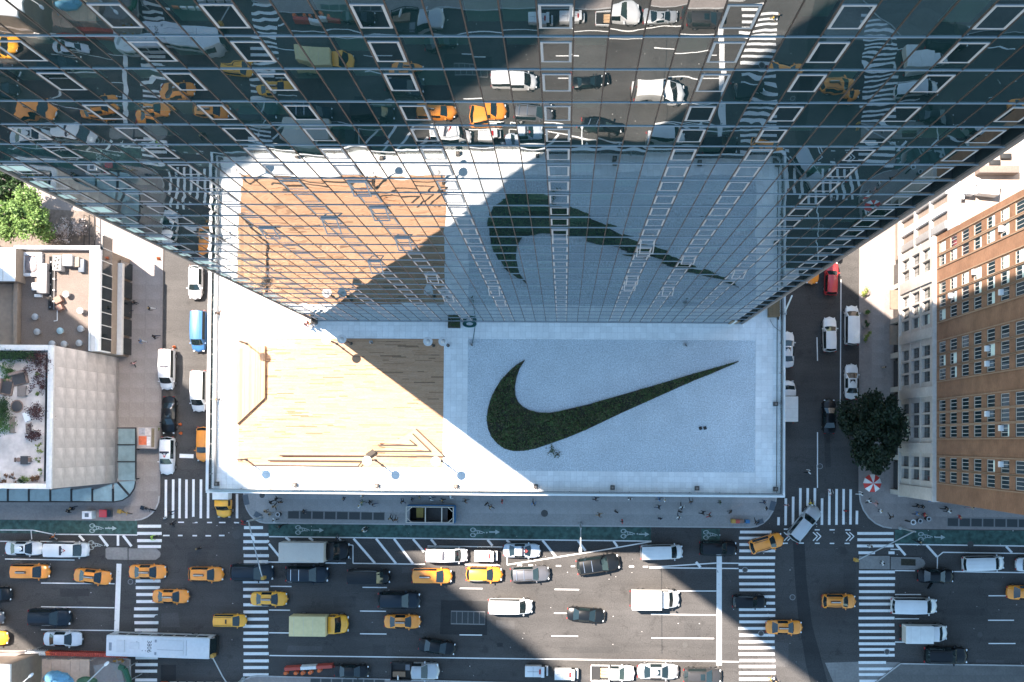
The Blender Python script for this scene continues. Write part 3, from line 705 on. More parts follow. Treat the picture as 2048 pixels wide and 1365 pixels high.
b_ = MB(); b_.box(PX0+.95, PX0+1.05, PY0+.9, 26, 0, .5); obj('cable_rail', b_.mesh('cable_rail', mat('grey_channel', (.22,.22,.22), .6)), rl)
for k, x_ in enumerate((PX1-.85, PX1-.35)):
    b_ = MB(); b_.box(x_-.03, x_+.03, PY0+.5, 26, .0, .06); obj('track', b_.mesh('track', RAIL), rl)
# ------------------------------------------------------------------ vehicles
TAXI = car_paint('taxi_yellow', (.86, .295, .035)); TAXI2 = car_paint('taxi_bright_yellow', (.84, .385, .03)); WHITE = car_paint('white_paint', (.66, .66, .66)); BLACK = car_paint('black_paint', (.007, .009, .011), .3)
NAVY = car_paint('dark_blue_paint', (.010, .018, .028), .3); GREY = car_paint('grey_paint', (.13, .13, .14), .3, .3); SILVER = car_paint('silver_paint', (.42, .43, .44), .35, .3)
DKGREY = car_paint('dark_grey_paint', (.05, .05, .052), .3, .2); RED = car_paint('red_paint', (.50, .03, .035)); BLUE = car_paint('blue_paint', (.04, .13, .30)); PALEBLUE = car_paint('pale_blue_paint', (.55, .60, .66))
CARGLASS = mat('car_glass', (.012, .022, .024), .06, 0, spec=.8); TYRE = mat('tyre', (.015, .015, .015), .9, .1); RIM = mat('wheel_rim', (.35, .35, .36), .4, 0, metal=.7)
LAMPW = mat('headlamp', (.75, .77, .78), .15, 0, spec=.8); LAMPR = mat('tail_lamp', (.42, .015, .015), .25, 0, spec=.7); DARKTRIM = mat('dark_trim', (.02, .02, .02), .6, .1)
CHROME = mat('chrome', (.6, .6, .6), .2, 0, metal=.9); BOXWHITE = mat('cargo_box_white', (.66, .65, .63), .6, .07, 2, var2=.05, scale2=.7); BOXGREY = mat('cargo_box_grey', (.47, .43, .385), .65, .08, 14, var2=.05, scale2=.7); BOXYEL = mat('cargo_box_cream', (.62, .51, .27), .65, .08, 2)
ADTOP = mat('taxi_ad_panel', (.16, .10, .06), .5, .2, 5); ADLIT = mat('taxi_ad_white', (.55, .55, .55), .5, .1, 5); WOOD = mat('lumber', (.50, .33, .19), .8, .2, 3); POLICE = mat('decal_dark', (.03, .03, .045), .5); DECALRED = mat('decal_red', (.40, .05, .05), .5)

PROF = {   # x, half width, bottom, belt, roof, roof half width ; then indices rear-glass base / roof rear / roof front / cowl
 'sedan': ([(-2.44,.56,.45,.60,.64,0),(-2.37,.75,.38,.88,.93,0),(-2.12,.87,.32,.95,1.01,0),(-1.62,.905,.3,.97,1.04,0),(-.92,.915,.3,.98,1.40,.60),(-.15,.92,.3,.98,1.46,.63),(.42,.92,.3,.97,1.41,.61),(1.18,.915,.3,.96,1.03,0),(1.85,.90,.32,.87,.94,0),(2.24,.79,.36,.75,.81,0),(2.44,.50,.45,.58,.61,0)], 3,4,6,7),
 'suv': ([(-2.42,.72,.48,.72,.77,0),(-2.40,.88,.42,1.0,1.05,0),(-2.34,.93,.4,1.07,1.13,0),(-2.08,.95,.36,1.09,1.70,.70),(-.9,.96,.36,1.09,1.78,.73),(.38,.96,.36,1.08,1.73,.70),(1.06,.95,.36,1.06,1.14,0),(1.9,.93,.38,.99,1.06,0),(2.26,.83,.4,.86,.92,0),(2.43,.56,.48,.68,.72,0)], 2,3,5,6),
 'crossover': ([(-2.2,.66,.48,.70,.75,0),(-2.17,.84,.42,.98,1.03,0),(-2.10,.89,.4,1.02,1.08,0),(-1.75,.91,.34,1.04,1.56,.64),(-.7,.92,.34,1.04,1.64,.67),(.35,.92,.34,1.03,1.58,.65),(1.08,.915,.34,1.01,1.09,0),(1.75,.89,.36,.93,1.0,0),(2.05,.78,.4,.80,.86,0),(2.21,.50,.48,.62,.66,0)], 2,3,5,6),
 'minivan': ([(-2.4,.80,.48,.75,.8,0),(-2.38,.88,.42,1.05,1.1,0),(-2.34,.91,.38,1.1,1.15,0),(-2.22,.92,.34,1.12,1.76,.74),(-.8,.925,.34,1.12,1.84,.76),(.62,.92,.34,1.08,1.76,.73),(1.42,.91,.34,1.04,1.12,0),(1.98,.88,.36,.96,1.03,0),(2.28,.77,.4,.80,.86,0),(2.41,.52,.48,.64,.68,0)], 2,3,5,6),
 'van': ([(-2.84,.94,.5,.9,.95,0),(-2.82,.97,.42,1.2,1.25,0),(-2.80,.98,.4,1.3,1.36,0),(-2.72,.99,.38,1.34,2.12,.85),(-.3,1.0,.38,1.34,2.22,.87),(1.22,.99,.38,1.28,2.12,.83),(1.98,.96,.38,1.2,1.28,0),(2.5,.92,.4,1.04,1.11,0),(2.74,.84,.44,.86,.91,0),(2.84,.62,.5,.68,.72,0)], 2,3,5,6),
}
def wheel(model, xs, hw, r=.34):
    for x in xs:
        for s in (-1, 1):
            ty = MB(); ty.cyl((0, -.11, 0), (0, .11, 0), r, n=14); i = model.add('wheel', ty, TYRE, None, None, 30, loc=(x, s*(hw-.105), r))
            rm = MB(); rm.cyl((0, s*.105, 0), (0, s*.118, 0), r*.62, n=12); model.add('rim', rm, RIM, i)
def loft_body(kind, st, i0, i1, i2, i3):
    n = len(st); rows = []
    for k, (x, w, zb, be, ro, wr) in enumerate(st):
        if wr: pts = [(w*.8, zb), (w, zb+.16), (w, be-.12), (w*.955, be), (wr, ro-.05), (wr*.86, ro), (0, ro+.035)]
        else:
            f = .84 if k in (i0, i3) else .80
            pts = [(w*.8, zb), (w, zb+(be-zb)*.3), (w, be-(be-zb)*.25), (w*.955, be-.03), (w*.90, (be+ro)/2), (w*f, ro-.01), (0, ro+.02)]
        u_ = x/st[-1][0] if x > 0 else x/st[0][0]; bow = (.26 if x > 0 else -.20)*u_*u_; wm = max(p[0] for p in pts)
        rows.append([(x-bow*.75+bow*(1-(y/wm)**2), y, z) for y, z in pts])
    body, ws, rw, sl, sr, roof = MB(), MB(), MB(), MB(), MB(), MB()
    for k in range(n-1):
        A, B = rows[k], rows[k+1]
        for s in (1, -1):
            for j in range(6):
                q = [A[j], B[j], B[j+1], A[j+1]]
                q = [(x, y*s, z) for x, y, z in (q if s < 0 else q[::-1])]
                tgt = body
                if k == i2 and j == 5: tgt = ws
                elif k == i0 and j == 5: tgt = rw
                elif i1 <= k < i2 and j == 3: tgt = sr if s > 0 else sl
                tgt.face(q)
    for k, rev in ((0, True), (n-1, False)):
        ring_ = [(x, y, z) for x, y, z in rows[k]] + [(x, -y, z) for x, y, z in rows[k][-2::-1]]
        body.face(ring_ if not rev else ring_[::-1])
    return body, ws, rw, sl, sr, rows
MODELS = {}
def car_model(kind, extras=()):
    key = (kind,)+tuple(extras)
    if key in MODELS: return MODELS[key]
    st, i0, i1, i2, i3 = PROF[kind]; m = Model()
    body, ws, rw, sl, sr, rows = loft_body(kind, st, i0, i1, i2, i3)
    bi = m.add('body', body, [WHITE], None, 'paint', 38)
    for mb_, nm in ((ws, 'windshield'), (rw, 'rear_window'), (sl, 'side_window'), (sr, 'side_window')): m.add(nm, mb_, CARGLASS, None, None, 50)
    L = st[-1][0]; W = max(s[1] for s in st); rr = .37 if kind in ('suv', 'van') else .34
    wheel(m, (L-.95, -L+.92), W+.012, rr)
    hz = st[-2][3]
    for s in (-1, 1):
        h = MB(); h.box(-.11, .05, -.13, .13, -.07, .05, Matrix.Rotation(R(-s*26), 4, 'Z')); m.add('headlight', h, LAMPW, None, None, 30, .02, (st[-2][0]-.0, s*(st[-2][1]-.20), hz-.03))
        h = MB(); h.box(-.045, .03, -.11, .11, -.12, .10); m.add('taillight', h, LAMPR, None, None, 30, .02, (st[1][0]-.02, s*(st[1][1]-.14), st[1][3]-.12))
        h = MB(); h.box(-.07, .07, -.10, .12, -.07, .07); m.add('mirror', h, [WHITE], None, 'paint', 30, .025, (st[i3][0]-.28, s*(W+.06), st[i3][3]+.06))
        h = MB()                                                    # door shut line along the belt
        h.box(st[i1][0]+.1, st[i2][0]+.4, -.006, .006, -.012, .012); m.add('belt_trim', h, DARKTRIM, None, None, loc=(0, s*(W*.962), st[i1][3]+.004))
    h = MB(); h.box(-.03, .05, -.55, .55, -.09, .09); m.add('grille', h, DARKTRIM, None, None, loc=(L-.055, 0, .62))
    rtop = st[i1+1][4]+.03; r0, r1 = st[i1][0], st[i2][0]
    wr = st[i1+1][5]
    if 'rails' in extras:
        for s in (-1, 1): h = MB(); h.box(r0+.15, r1-.15, -.025, .025, 0, .05); m.add('roof_rail', h, DARKTRIM, None, 'rail', loc=(0, s*wr*.80, rtop-.035))
    if 'bars' in extras:
        for x in (r0+.45, r0+1.35): h = MB(); h.box(-.03, .03, -wr*.85, wr*.85, 0, .05); m.add('roof_bar', h, CHROME, None, None, loc=(x, 0, rtop-.01))
    if 'sunroof' in extras: h = MB(); h.box(-.26, .26, -.36, .36, 0, .012); m.add('sunroof', h, CARGLASS, None, None, 30, .008, (r1-.42, 0, rtop-.028))
    if 'ad' in extras or 'adw' in extras:
        h = MB(); h.idx([(-.62,-.17,0),(.62,-.17,0),(.62,.17,0),(-.62,.17,0),(-.6,-.045,.36),(.6,-.045,.36),(.6,.045,.36),(-.6,.045,.36)], [(0,1,5,4),(1,2,6,5),(2,3,7,6),(3,0,4,7)]); h.mat(1).face([(-.6,-.045,.36),(.6,-.045,.36),(.6,.045,.36),(-.6,.045,.36)])
        m.add('roof_ad', h, [ADTOP, ADLIT], None, None, loc=((r0+r1)/2+.05, 0, rtop-.01))
    if 'sign' in extras: h = MB(); h.box(-.09, .09, -.3, .3, 0, .14); m.add('roof_sign', h, DARKTRIM, None, None, 30, .02, ((r0+r1)/2+.5, 0, rtop-.01))
    if 'police' in extras:
        h = MB(); h.box(-.13, .13, -.6, .6, 0, .13); i = m.add('light_bar', h, POLICE, None, None, 30, .03, ((r0+r1)/2+.4, 0, rtop))
        h = MB()
        for a in (-1, 1):
            h.face([(-.16, a*.30, .004), (.16, a*.02, .004), (.16, a*.16, .004), (-.1, a*.5, .004)][::a])
        m.add('roof_marking', h, POLICE, None, None, loc=((r0+r1)/2+.55, 0, rtop+.006))
        h = MB(); h.face([(-.22, -.25, 0), (.05, 0, 0), (.05, .12, 0), (-.22, -.08, 0)]); h.face([(.05, 0, 0), (-.22, .25, 0), (-.22, .08, 0), (.05, -.12, 0)]); m.add('roof_marking', h, DECALRED, None, None, loc=((r0+r1)/2+1.0, 0, rtop+.01))
    if 'rack' in extras:
        for s in (-1, 1): h = MB(); h.box(r0+.1, r1-.1, -.03, .03, 0, .05); m.add('roof_rail', h, SILVER, None, None, loc=(0, s*wr*.8, rtop+.05))
        for k in range(4): h = MB(); h.box(-.03, .03, -wr*.85, wr*.85, 0, .05); m.add('roof_bar', h, SILVER, None, None, loc=(r0+.3+k*(r1-r0-.6)/3, 0, rtop))
    if kind == 'van':
        for k in range(3): h = MB(); h.box(r0+.1, r1-.2, -.015, .015, 0, .012); m.add('roof_rib', h, [WHITE], None, 'paint', loc=(0, (k-1)*.45, rtop-.03))
    h = MB(); h.box(-.012, .012, -W*.55, W*.55, 0, .03); m.add('wiper', h, DARKTRIM, None, None, loc=(st[i3][0]+.02, 0, st[i3][4]+.01))
    MODELS[key] = m; m.L = L*2; m.top = rtop; return m
def box_truck(key, L, W, Hb, hood, cabH):
    if key in MODELS: return MODELS[key]
    m = Model(); cabL = 1.55+hood; x1 = L/2; x0 = x1-cabL
    st = [(x0,.92*W/2,.55,1.3,cabH-.02,W*.41),(x0+.05,.96*W/2,.5,1.3,cabH,W*.43),(x0+.85,.96*W/2,.5,1.3,cabH,W*.43),(x0+1.45,.95*W/2,.5,1.25,1.35,0)]
    if hood > .5: st += [(x1-.3,.88*W/2,.5,1.1,1.22,0),(x1-.06,.78*W/2,.5,.95,1.02,0),(x1,.6*W/2,.55,.8,.85,0)]
    else: st += [(x1-.05,.9*W/2,.5,.95,1.0,0),(x1,.75*W/2,.55,.8,.85,0)]
    body, ws, rw, sl, sr, rows = loft_body(key, st, -9, 0, 2, 3)
    m.add('cab', body, [WHITE], None, 'paint', 38); m.add('windshield', ws, CARGLASS, None, None, 50)
    for q in (sl, sr): m.add('side_window', q, CARGLASS, None, None, 50)
    bx_ = MB(); bx_.box(-L/2, x0-.12, -W/2, W/2, .95, Hb); ci = m.add('cargo_box', bx_, [BOXWHITE], None, 'box', 30, .05)
    sm = MB()
    for k in range(int((x0+L/2)/1.2)): sm.box(-L/2+.6+k*1.2-.012, -L/2+.6+k*1.2+.012, -W/2+.08, W/2-.08, Hb-.002, Hb+.008)
    m.add('roof_seams', sm, BOXGREY, ci)
    rd = MB()
    for k in range(3): rd.box(-L/2-.02, -L/2, -W/2+.1+k*(W-.2)/3, -W/2+.08+(k+1)*(W-.2)/3, 1.05, Hb-.15)
    m.add('rear_door', rd, BOXGREY, ci)
    ch = MB(); ch.box(-L/2-.1, x0+.1, -.5, .5, .55, .95); ch.box(-L/2-.18, -L/2-.05, -W/2+.1, W/2-.1, .5, .68); m.add('chassis', ch, DARKTRIM)
    wheel(m, (x1-.95, -L/2+1.2), W/2, .42)
    for s in (-1, 1):
        h = MB(); h.box(-.05, .06, -.14, .14, -.1, .1); m.add('headlight', h, LAMPW, None, None, loc=(x1-.06, s*(W*.33), .75))
        h = MB(); h.box(-.05, .05, -.09, .09, -.22, .22); m.add('mirror', h, DARKTRIM, None, None, loc=(x0+1.3, s*(W/2+.08), 1.75))
        h = MB(); h.box(-.04, .02, -.1, .1, -.1, .1); m.add('taillight', h, LAMPR, None, None, loc=(-L/2-.14, s*(W*.38), .8))
    MODELS[key] = m; m.L = L; m.top = Hb; return m
def pickup(load):
    key = ('pickup', load)
    if key in MODELS: return MODELS[key]
    m = Model()
    st = [(-.35,.92,.45,1.1,1.70,.66),(-.3,.95,.42,1.1,1.74,.70),(.75,.95,.42,1.08,1.70,.69),(1.42,.94,.42,1.06,1.13,0),(2.2,.93,.42,.99,1.06,0),(2.55,.88,.45,.88,.93,0),(2.7,.66,.5,.7,.74,0)]
    body, ws, rw, sl, sr, rows = loft_body('p', st, -9, 0, 2, 3)
    m.add('cab', body, [WHITE], None, 'paint', 38); m.add('windshield', ws, CARGLASS, None, None, 50)
    for q in (sl, sr): m.add('side_window', q, CARGLASS, None, None, 50)
    bd_ = MB(); bd_.box(-2.7, -.38, -.94, .94, .5, .72)
    for s in (-1, 1): bd_.box(-2.7, -.38, s*.94-.05, s*.94+.05, .5, 1.12)
    bd_.box(-2.76, -2.66, -.9, .9, .5, 1.10); bd_.box(-.5, -.38, -.9, .9, .7, 1.15)
    m.add('cargo_bed', bd_, [DARKTRIM if load == 'rack' else WHITE], None, 'bed' if load == 'rack' else 'paint', 30, .02)
    fl_ = MB(); fl_.box(-2.64, -.52, -.88, .88, .72, .735); m.add('bed_liner', fl_, DARKTRIM)
    if load == 'wood':
        for k in range(6): h = MB(); h.box(-.55, .55, -.09, .09, 0, .06); m.add('plank', h, WOOD, None, None, loc=(-1.12, -.5+k*.2, .76+.06*(k % 2)))
        h = MB(); h.box(-.55, .5, -.8, .8, 0, .2); m.add('dark_load', h, DARKTRIM, None, None, loc=(-2.05, 0, .74))
    if load == 'rack':
        for s in (-.9, .9):
            h = MB(); h.box(-2.7, -.4, s-.03, s+.03, 1.6, 1.66)
            for x in (-2.65, -1.55, -.45): h.box(x-.03, x+.03, s-.03, s+.03, 1.1, 1.6)
            m.add('stake_side', h, DARKTRIM)
        h = MB(); h.box(-2.5, -1.1, -.62, -.05, .76, 1.1); m.add('timber_load', h, mat('brown_boards', (.22, .14, .09), .8, .15, 4))
        h = MB(); h.box(-1.1, -.6, .1, .8, .76, 1.0); m.add('tool_box', h, GREY)
        h = MB(); h.ball((-1.9, -.72, 1.15), (.1, .33, .12)); m.add('white_sack', h, BOXWHITE, None, None, 60)
    wheel(m, (1.75, -1.75), .96, .38)
    for s in (-1, 1):
        h = MB(); h.box(-.12, .06, -.15, .15, -.08, .08); m.add('headlight', h, LAMPW, None, None, 30, .02, (2.5, s*.68, .85))
        h = MB(); h.box(-.04, .04, -.08, .08, -.18, .18); m.add('taillight', h, LAMPR, None, None, loc=(-2.74, s*.86, .9))
        h = MB(); h.box(-.07, .07, -.12, .12, -.1, .1); m.add('mirror', h, [WHITE], None, 'paint', 30, .02, (1.1, s*1.04, 1.16))
    MODELS[key] = m; m.L = 5.4; m.top = 1.75; return m
def cart_model():
    if 'cart' in MODELS: return MODELS['cart']
    m = Model()
    b_ = MB(); b_.box(-1.5, .55, -.68, .68, .35, 1.45); m.add('cargo_body', b_, [WHITE], None, 'paint', 30, .08)
    b_ = MB(); b_.box(.55, .95, -.62, .62, .35, 1.25); m.add('cab_side', b_, DARKTRIM, None, None, 30, .04)
    b_ = MB(); b_.box(.5, .9, -.66, .66, 1.68, 1.76); m.add('cab_roof', b_, [WHITE], None, 'paint', 30, .03); b_ = MB(); b_.box(.95, 1.35, -.6, .6, .4, .95); m.add('front_cowl', b_, [WHITE], None, 'paint', 30, .05)
    b_ = MB(); b_.box(-.02, .02, -.58, .58, 0, .75, Matrix.Rotation(R(-25), 4, 'Y')); m.add('windshield', b_, CARGLASS, None, None, loc=(1.12, 0, .95))
    b_ = MB(); b_.box(-1.2, .3, -.012, .012, 1.45, 1.47); b_.box(-.5, -.48, -.6, .6, 1.45, 1.47); m.add('lid_seam', b_, DARKTRIM)
    b_ = MB(); b_.box(-.1, .1, -.3, .3, 0, .12); m.add('light_bar', b_, LAMPR, None, None, 30, .03, (.35, 0, 1.46))
    for x, ys in ((-1.0, (-.6, .6)), (1.1, (0,))):
        for y in ys:
            ty = MB(); ty.cyl((0, -.09, 0), (0, .09, 0), .26, n=12); i = m.add('wheel', ty, TYRE, None, None, 30, loc=(x, y, .26))
    MODELS['cart'] = m; m.L = 2.9; m.top = 1.5; return m
def text_mesh(txt, size, m, depth=.004):
    c = bpy.data.curves.new('lettering', 'FONT'); c.body = txt; c.size = size; c.extrude = depth; c.align_x = 'CENTER'; c.align_y = 'CENTER'; c.resolution_u = 3
    o = bpy.data.objects.new('lettering', c); COL.objects.link(o); bpy.context.view_layer.update()
    me = bpy.data.meshes.new_from_object(o.evaluated_get(bpy.context.evaluated_depsgraph_get())); bpy.data.objects.remove(o); me.materials.clear(); me.materials.append(m); me.name = 'lettering'; return me

def put(model, name, label, cat, box, heading, paint=None, group=None, fit=True):
    x0, y0, x1, y1 = box; cx, cy = (x0+x1)/2, (y0+y1)/2
    p = at(cx, cy, model.top*.5)
    a = math.atan2(math.sin(R(heading)), math.cos(R(heading)))
    L = ((x1-x0) if abs(math.cos(a)) > .6 else (y1-y0)); 
    if 20 < abs(math.degrees(a)) % 90 < 70: L = math.hypot(x1-x0, y1-y0)*.86
    sc = max(.88, min(1.13, (L/15.63-model.top*.03-.12)/(model.L*max(abs(math.cos(a)), abs(math.sin(a)), .97)))) if fit else 1
    pp = {}
    if paint is not None: pp['paint'] = paint if isinstance(paint, (list, tuple)) else [paint]
    if hasattr(model, 'boxpaint') : pp['box'] = [model.boxpaint]
    return model.place(name, label, cat, (p.x, p.y, .012), R(heading), group, pp, sc)
AV = 'vehicles on the avenue'; SL = 'vehicles on the left side street'; SR = 'vehicles on the right side street'; TG = 'yellow taxis'
def taxi(kind, ex, label, box, hd=0, pa=TAXI): return put(car_model(kind, ex), 'taxi', label, 'taxi', box, hd, pa, TG)
taxi('minivan', ('adw',), 'orange-yellow taxi minivan with roof sign in the lane below the parked white cars', (22,1130,101,1157))
taxi('sedan', ('ad',), 'taxi sedan with roof sign angled across the lane line just before the left stop line', (147,1136,225,1171), -6)
taxi('sedan', ('adw',), 'taxi sedan with white roof sign entering the left crosswalk beside the traffic island', (257,1130,335,1158))
taxi('crossover', ('ad',), 'taxi hatchback with roof sign between two crosswalks, just behind the long black car', (376,1136,449,1162))
taxi('sedan', ('ad',), 'taxi sedan with roof sign leaving the left crosswalk, one lane below the taxi hatchback', (304,1178.5,380,1208))
taxi('minivan', ('sign', 'rails'), 'bright yellow taxi minivan without ad panel, nearest the articulated white bus', (425,1228,494,1256), 0, TAXI2)
taxi('sedan', ('ad',), 'taxi sedan standing on the second crosswalk, above the cream cargo truck', (500,1184,577,1212), 0, TAXI2)
taxi('sedan', (), 'taxi cut off by the photo edge in the patch of sun above the red barrier', (-58,1262,19,1291), 0, TAXI2)
taxi('minivan', ('ad',), 'taxi minivan with dark oval roof panel at the edge of shade and sun', (823,1137,905,1168))
taxi('crossover', (), 'taxi with bare sunlit roof between the taxi minivan and the grey wagon', (931,1134,1006,1164))
taxi('sedan', ('ad',), 'taxi sedan with roof sign in the shade beside the dark asphalt patch with the grating', (767,1229,843,1258))
taxi('crossover', ('rails',), 'taxi with roof rails turning up across the right crosswalk behind the silver wagon', (1498,1067,1568,1107), 17)
taxi('crossover', ('adw', 'rails'), 'taxi with pale roof sign alone in the middle of the right junction', (1643,1188,1713,1218))
taxi('sedan', ('adw',), 'taxi sedan rolling off the sunlit right crosswalk', (1530,1241,1606,1269))
taxi('sedan', (), 'taxi sedan cut off by the photo edge below the right parked vans', (2012,1171,2090,1201), -2)
taxi('crossover', (), 'taxi in the left side street tucked under the white roof edge', (388,853,425,925), -90)
taxi('sedan', (), 'taxi half hidden under the glass tower edge beside the red car', (1607,494,1641,570), -90)
def car(kind, ex, pa, name, label, box, hd=0, grp=AV): return put(car_model(kind, ex), name, label, name.split('_')[-1] if name != 'parked_car' else 'car', box, hd, pa, grp)
car('sedan', ('sunroof',), WHITE, 'parked_car', 'white sedan with sunroof parked at the far left of the avenue', (9.6,1084,87,1110))
car('van', ('police',), WHITE, 'police_van', 'white police van with dark roof chevron parked behind the white sedan', (89,1085,178.6,1115))
car('suv', ('rails',), NAVY, 'parked_car', 'long black wagon with chrome front on the second crosswalk under the signal arm', (459.6,1131,551,1160))
car('suv', ('rails',), NAVY, 'parked_car', 'black wagon with pale roof rails in the lane above the silver sedan', (55,1221,145,1250))
car('sedan', (), PALEBLUE, 'parked_car', 'silver sedan waiting behind the white bus', (86.5,1263,167,1293))
car('sedan', (), BLACK, 'parked_car', 'black sedan cut off by the photo edge, upper of two at the left', (-52,1175,26,1203))
car('sedan', (), GREY, 'parked_car', 'dark grey sedan cut off by the photo edge just above the sunlit taxi', (-67,1221,11,1250))
car('suv', ('bars',), NAVY, 'parked_car', 'black wagon with two roof bars below the grey box truck', (570,1134,660,1164))
car('van', (), BLACK, 'dark_van', 'dark van with plain roof in line behind the black wagon with roof bars', (693.6,1140,781,1169))
car('suv', (), NAVY, 'parked_car', 'black wagon in the shade above the taxi beside the asphalt patch', (755.5,1187,843,1214.5))
car('sedan', (), BLACK, 'parked_car', 'black sedan swerving in the lowest shaded lane', (836.6,1276,912.5,1312), -8)
car('sedan', (), BLACK, 'parked_car', 'black sedan parked by the kerb right next to the red barrier', (667,1329,740,1357))
car('van', ('police', 'rack'), WHITE, 'police_van', 'white police van with roof rack parked where the sun begins', (850,1091,936,1130.5))
car('sedan', ('police', ), PALEBLUE, 'police_car', 'pale blue police sedan with black roof lights beside the white hatching', (1005,1086,1082,1117))
car('suv', ('bars', 'rails'), GREY, 'parked_car', 'grey wagon with roof bars in full sun behind the sunlit taxi', (1020,1132,1100.5,1165), 3)
car('suv', ('bars',), BLACK, 'parked_car', 'big black wagon pulling out diagonally at the sun edge', (1152,1107,1241,1151), 9)
car('van', (), WHITE, 'white_van', 'white van half in shade between two black cars before the junction', (1280,1088,1367,1122), 2)
car('suv', (), BLACK, 'parked_car', 'black wagon waiting at the right stop line beside the sidewalk', (1398,1082,1475,1112))
car('van', (), WHITE, 'white_van', 'white van in full sun crossing the shade edge near the road grating', (975.6,1195.6,1066,1231.5))
car('sedan', (), BLACK, 'parked_car', 'dark sedan alone in full sun below the big black wagon', (1133,1213,1211,1247), -4)
car('sedan', ('sunroof',), SILVER, 'parked_car', 'silver sedan with sunroof parked in the sun by the lower kerb', (1273,1328,1358,1358))
car('crossover', ('sunroof', 'rails'), DKGREY, 'parked_car', 'dark grey wagon with sunroof parked last in the sunny row', (1366,1337,1444,1367))
car('suv', (), SILVER, 'parked_car', 'silver wagon turning diagonally over the right side street crossing', (1574,1016,1645,1079), 52)
car('suv', (), BLACK, 'parked_car', 'black wagon straddling the right crosswalk at the shade edge', (1464,1189,1534,1219))
car('sedan', (), BLACK, 'parked_car', 'dark sedan with its door open below the small traffic island', (1834,1138,1909,1167), -1)
car('van', (), WHITE, 'white_van', 'white van parked in the right hatched bay', (1925,1111,2011,1144), 2)
car('sedan', (), WHITE, 'parked_car', 'white car cut off by the photo edge behind the parked van', (2030,1115,2107,1144))
car('van', (), WHITE, 'white_van', 'white van starting from the far right crosswalk in the middle lane', (1782,1196,1876,1229))
car('suv', ('rails',), BLACK, 'parked_car', 'black wagon parked by the lower right kerb', (1847,1296.5,1937,1326), -1)
car('crossover', (), WHITE, 'parked_car', 'white hatchback with dark roof vent, topmost in the left side street', (376,530,405,600), -90, SL)
car('van', (), BLUE, 'blue_van', 'blue van half under the white roof edge in the left side street', (380.5,620,412,705), -90, SL)
car('van', ('police',), WHITE, 'police_van', 'white police van with red chevron parked at the left kerb of the side street', (314,697,352,781), -90, SL)
car('van', (), WHITE, 'white_van', 'plain white van half under the white roof edge below the blue van', (380,740,413,825), -90, SL)
car('sedan', ('sunroof',), BLACK, 'parked_car', 'black sedan between two police vehicles at the left kerb', (321.6,792,354,871), -90, SL)
car('suv', ('police',), WHITE, 'police_car', 'white police wagon with dark windows nearest the left side street crossing', (318,873,350,951), -90, SL)
car('suv', (), RED, 'parked_car', 'red wagon parked beside the glass tower edge', (1650,529,1677,585), 88, SR)
car('suv', (), RED, 'parked_car', 'second red car hidden mostly by the tower, in front of the red wagon', (1655,452,1682,522), 90, SR)
car('suv', (), WHITE, 'parked_car', 'white wagon driving up the right side street in the shade', (1645,633,1675,705), 91, SR)
car('van', (), WHITE, 'white_van', 'long white van with sun dapples parked at the right kerb', (1687,610,1722.6,691), 90, SR)
car('sedan', ('sunroof',), WHITE, 'parked_car', 'white sedan partly covered by the dark tree', (1687,727,1719,800), 90, SR)
car('sedan', (), BLACK, 'parked_car', 'black sedan driving up beside the dark tree', (1644,797,1673,869), 90, SR)
car('sedan', ('sunroof',), WHITE, 'parked_car', 'white sedan under the right roof edge, upper of the two half hidden there', (1561,662,1588,737), 90, SR)
def pk(load, pa, label, box, hd=0, grp=AV): return put(pickup(load), 'pickup_truck', label, 'pickup', box, hd, pa, grp)
pk('rack', [SILVER], 'pickup with silver cab and dark stake bed by the lower kerb', (780,1322,882,1362))
pk('wood', [WHITE], 'white pickup carrying planks parked in the sun', (1181,1330,1270,1363))
m = box_truck('tall grey', 8.3, 2.45, 3.4, 1.0, 2.2); m.boxpaint = BOXGREY
put(m, 'box_truck', 'truck with long plain grey box and black cab parked beside the bike lane', 'truck', (563,1084,697,1122), 0, BLACK, AV)
m = box_truck('cream', 7.0, 2.5, 3.1, .75, 2.2); m.boxpaint = BOXYEL
put(m, 'box_truck', 'yellow truck with cream ribbed cargo box in the middle lane', 'truck', (583,1228,696,1271), 0, TAXI2, AV)
m = box_truck('white delivery', 6.1, 2.4, 2.9, .7, 2.1); m.boxpaint = BOXWHITE
put(m, 'box_truck', 'white box truck in full sun before the right stop line', 'truck', (1262,1178,1360,1220), 0, WHITE, AV)
m = box_truck('white small', 5.7, 2.2, 2.7, .6, 2.0); m.boxpaint = BOXWHITE
put(m, 'box_truck', 'small white box truck above the black wagon at the lower right', 'truck', (1805,1248,1897,1286), 0, WHITE, AV)
put(m, 'box_truck', 'white box truck under the right roof edge, lower of the two half hidden there', 'truck', (1561,760,1592,845), 90, WHITE, SR)
m = box_truck('yellow cab', 6.2, 2.2, 2.6, .9, 2.2); m.boxpaint = BOXWHITE
put(m, 'box_truck', 'bright yellow truck cab peeking out under the lower left roof corner', 'truck', (421,945,471,1037), -90, TAXI2, SL)
CRT = 'parking patrol carts'
put(cart_model(), 'patrol_cart', 'white patrol cart parked between the police van and the pale police sedan', 'cart', (949,1098,998,1125), 0, WHITE, CRT)
put(cart_model(), 'patrol_cart', 'white patrol cart still in shade by the lower kerb', 'cart', (1050,1330,1099,1353), 0, WHITE, CRT)
put(cart_model(), 'patrol_cart', 'white patrol cart just in the sun beside the plank pickup', 'cart', (1109,1334,1159,1360), 0, WHITE, CRT)
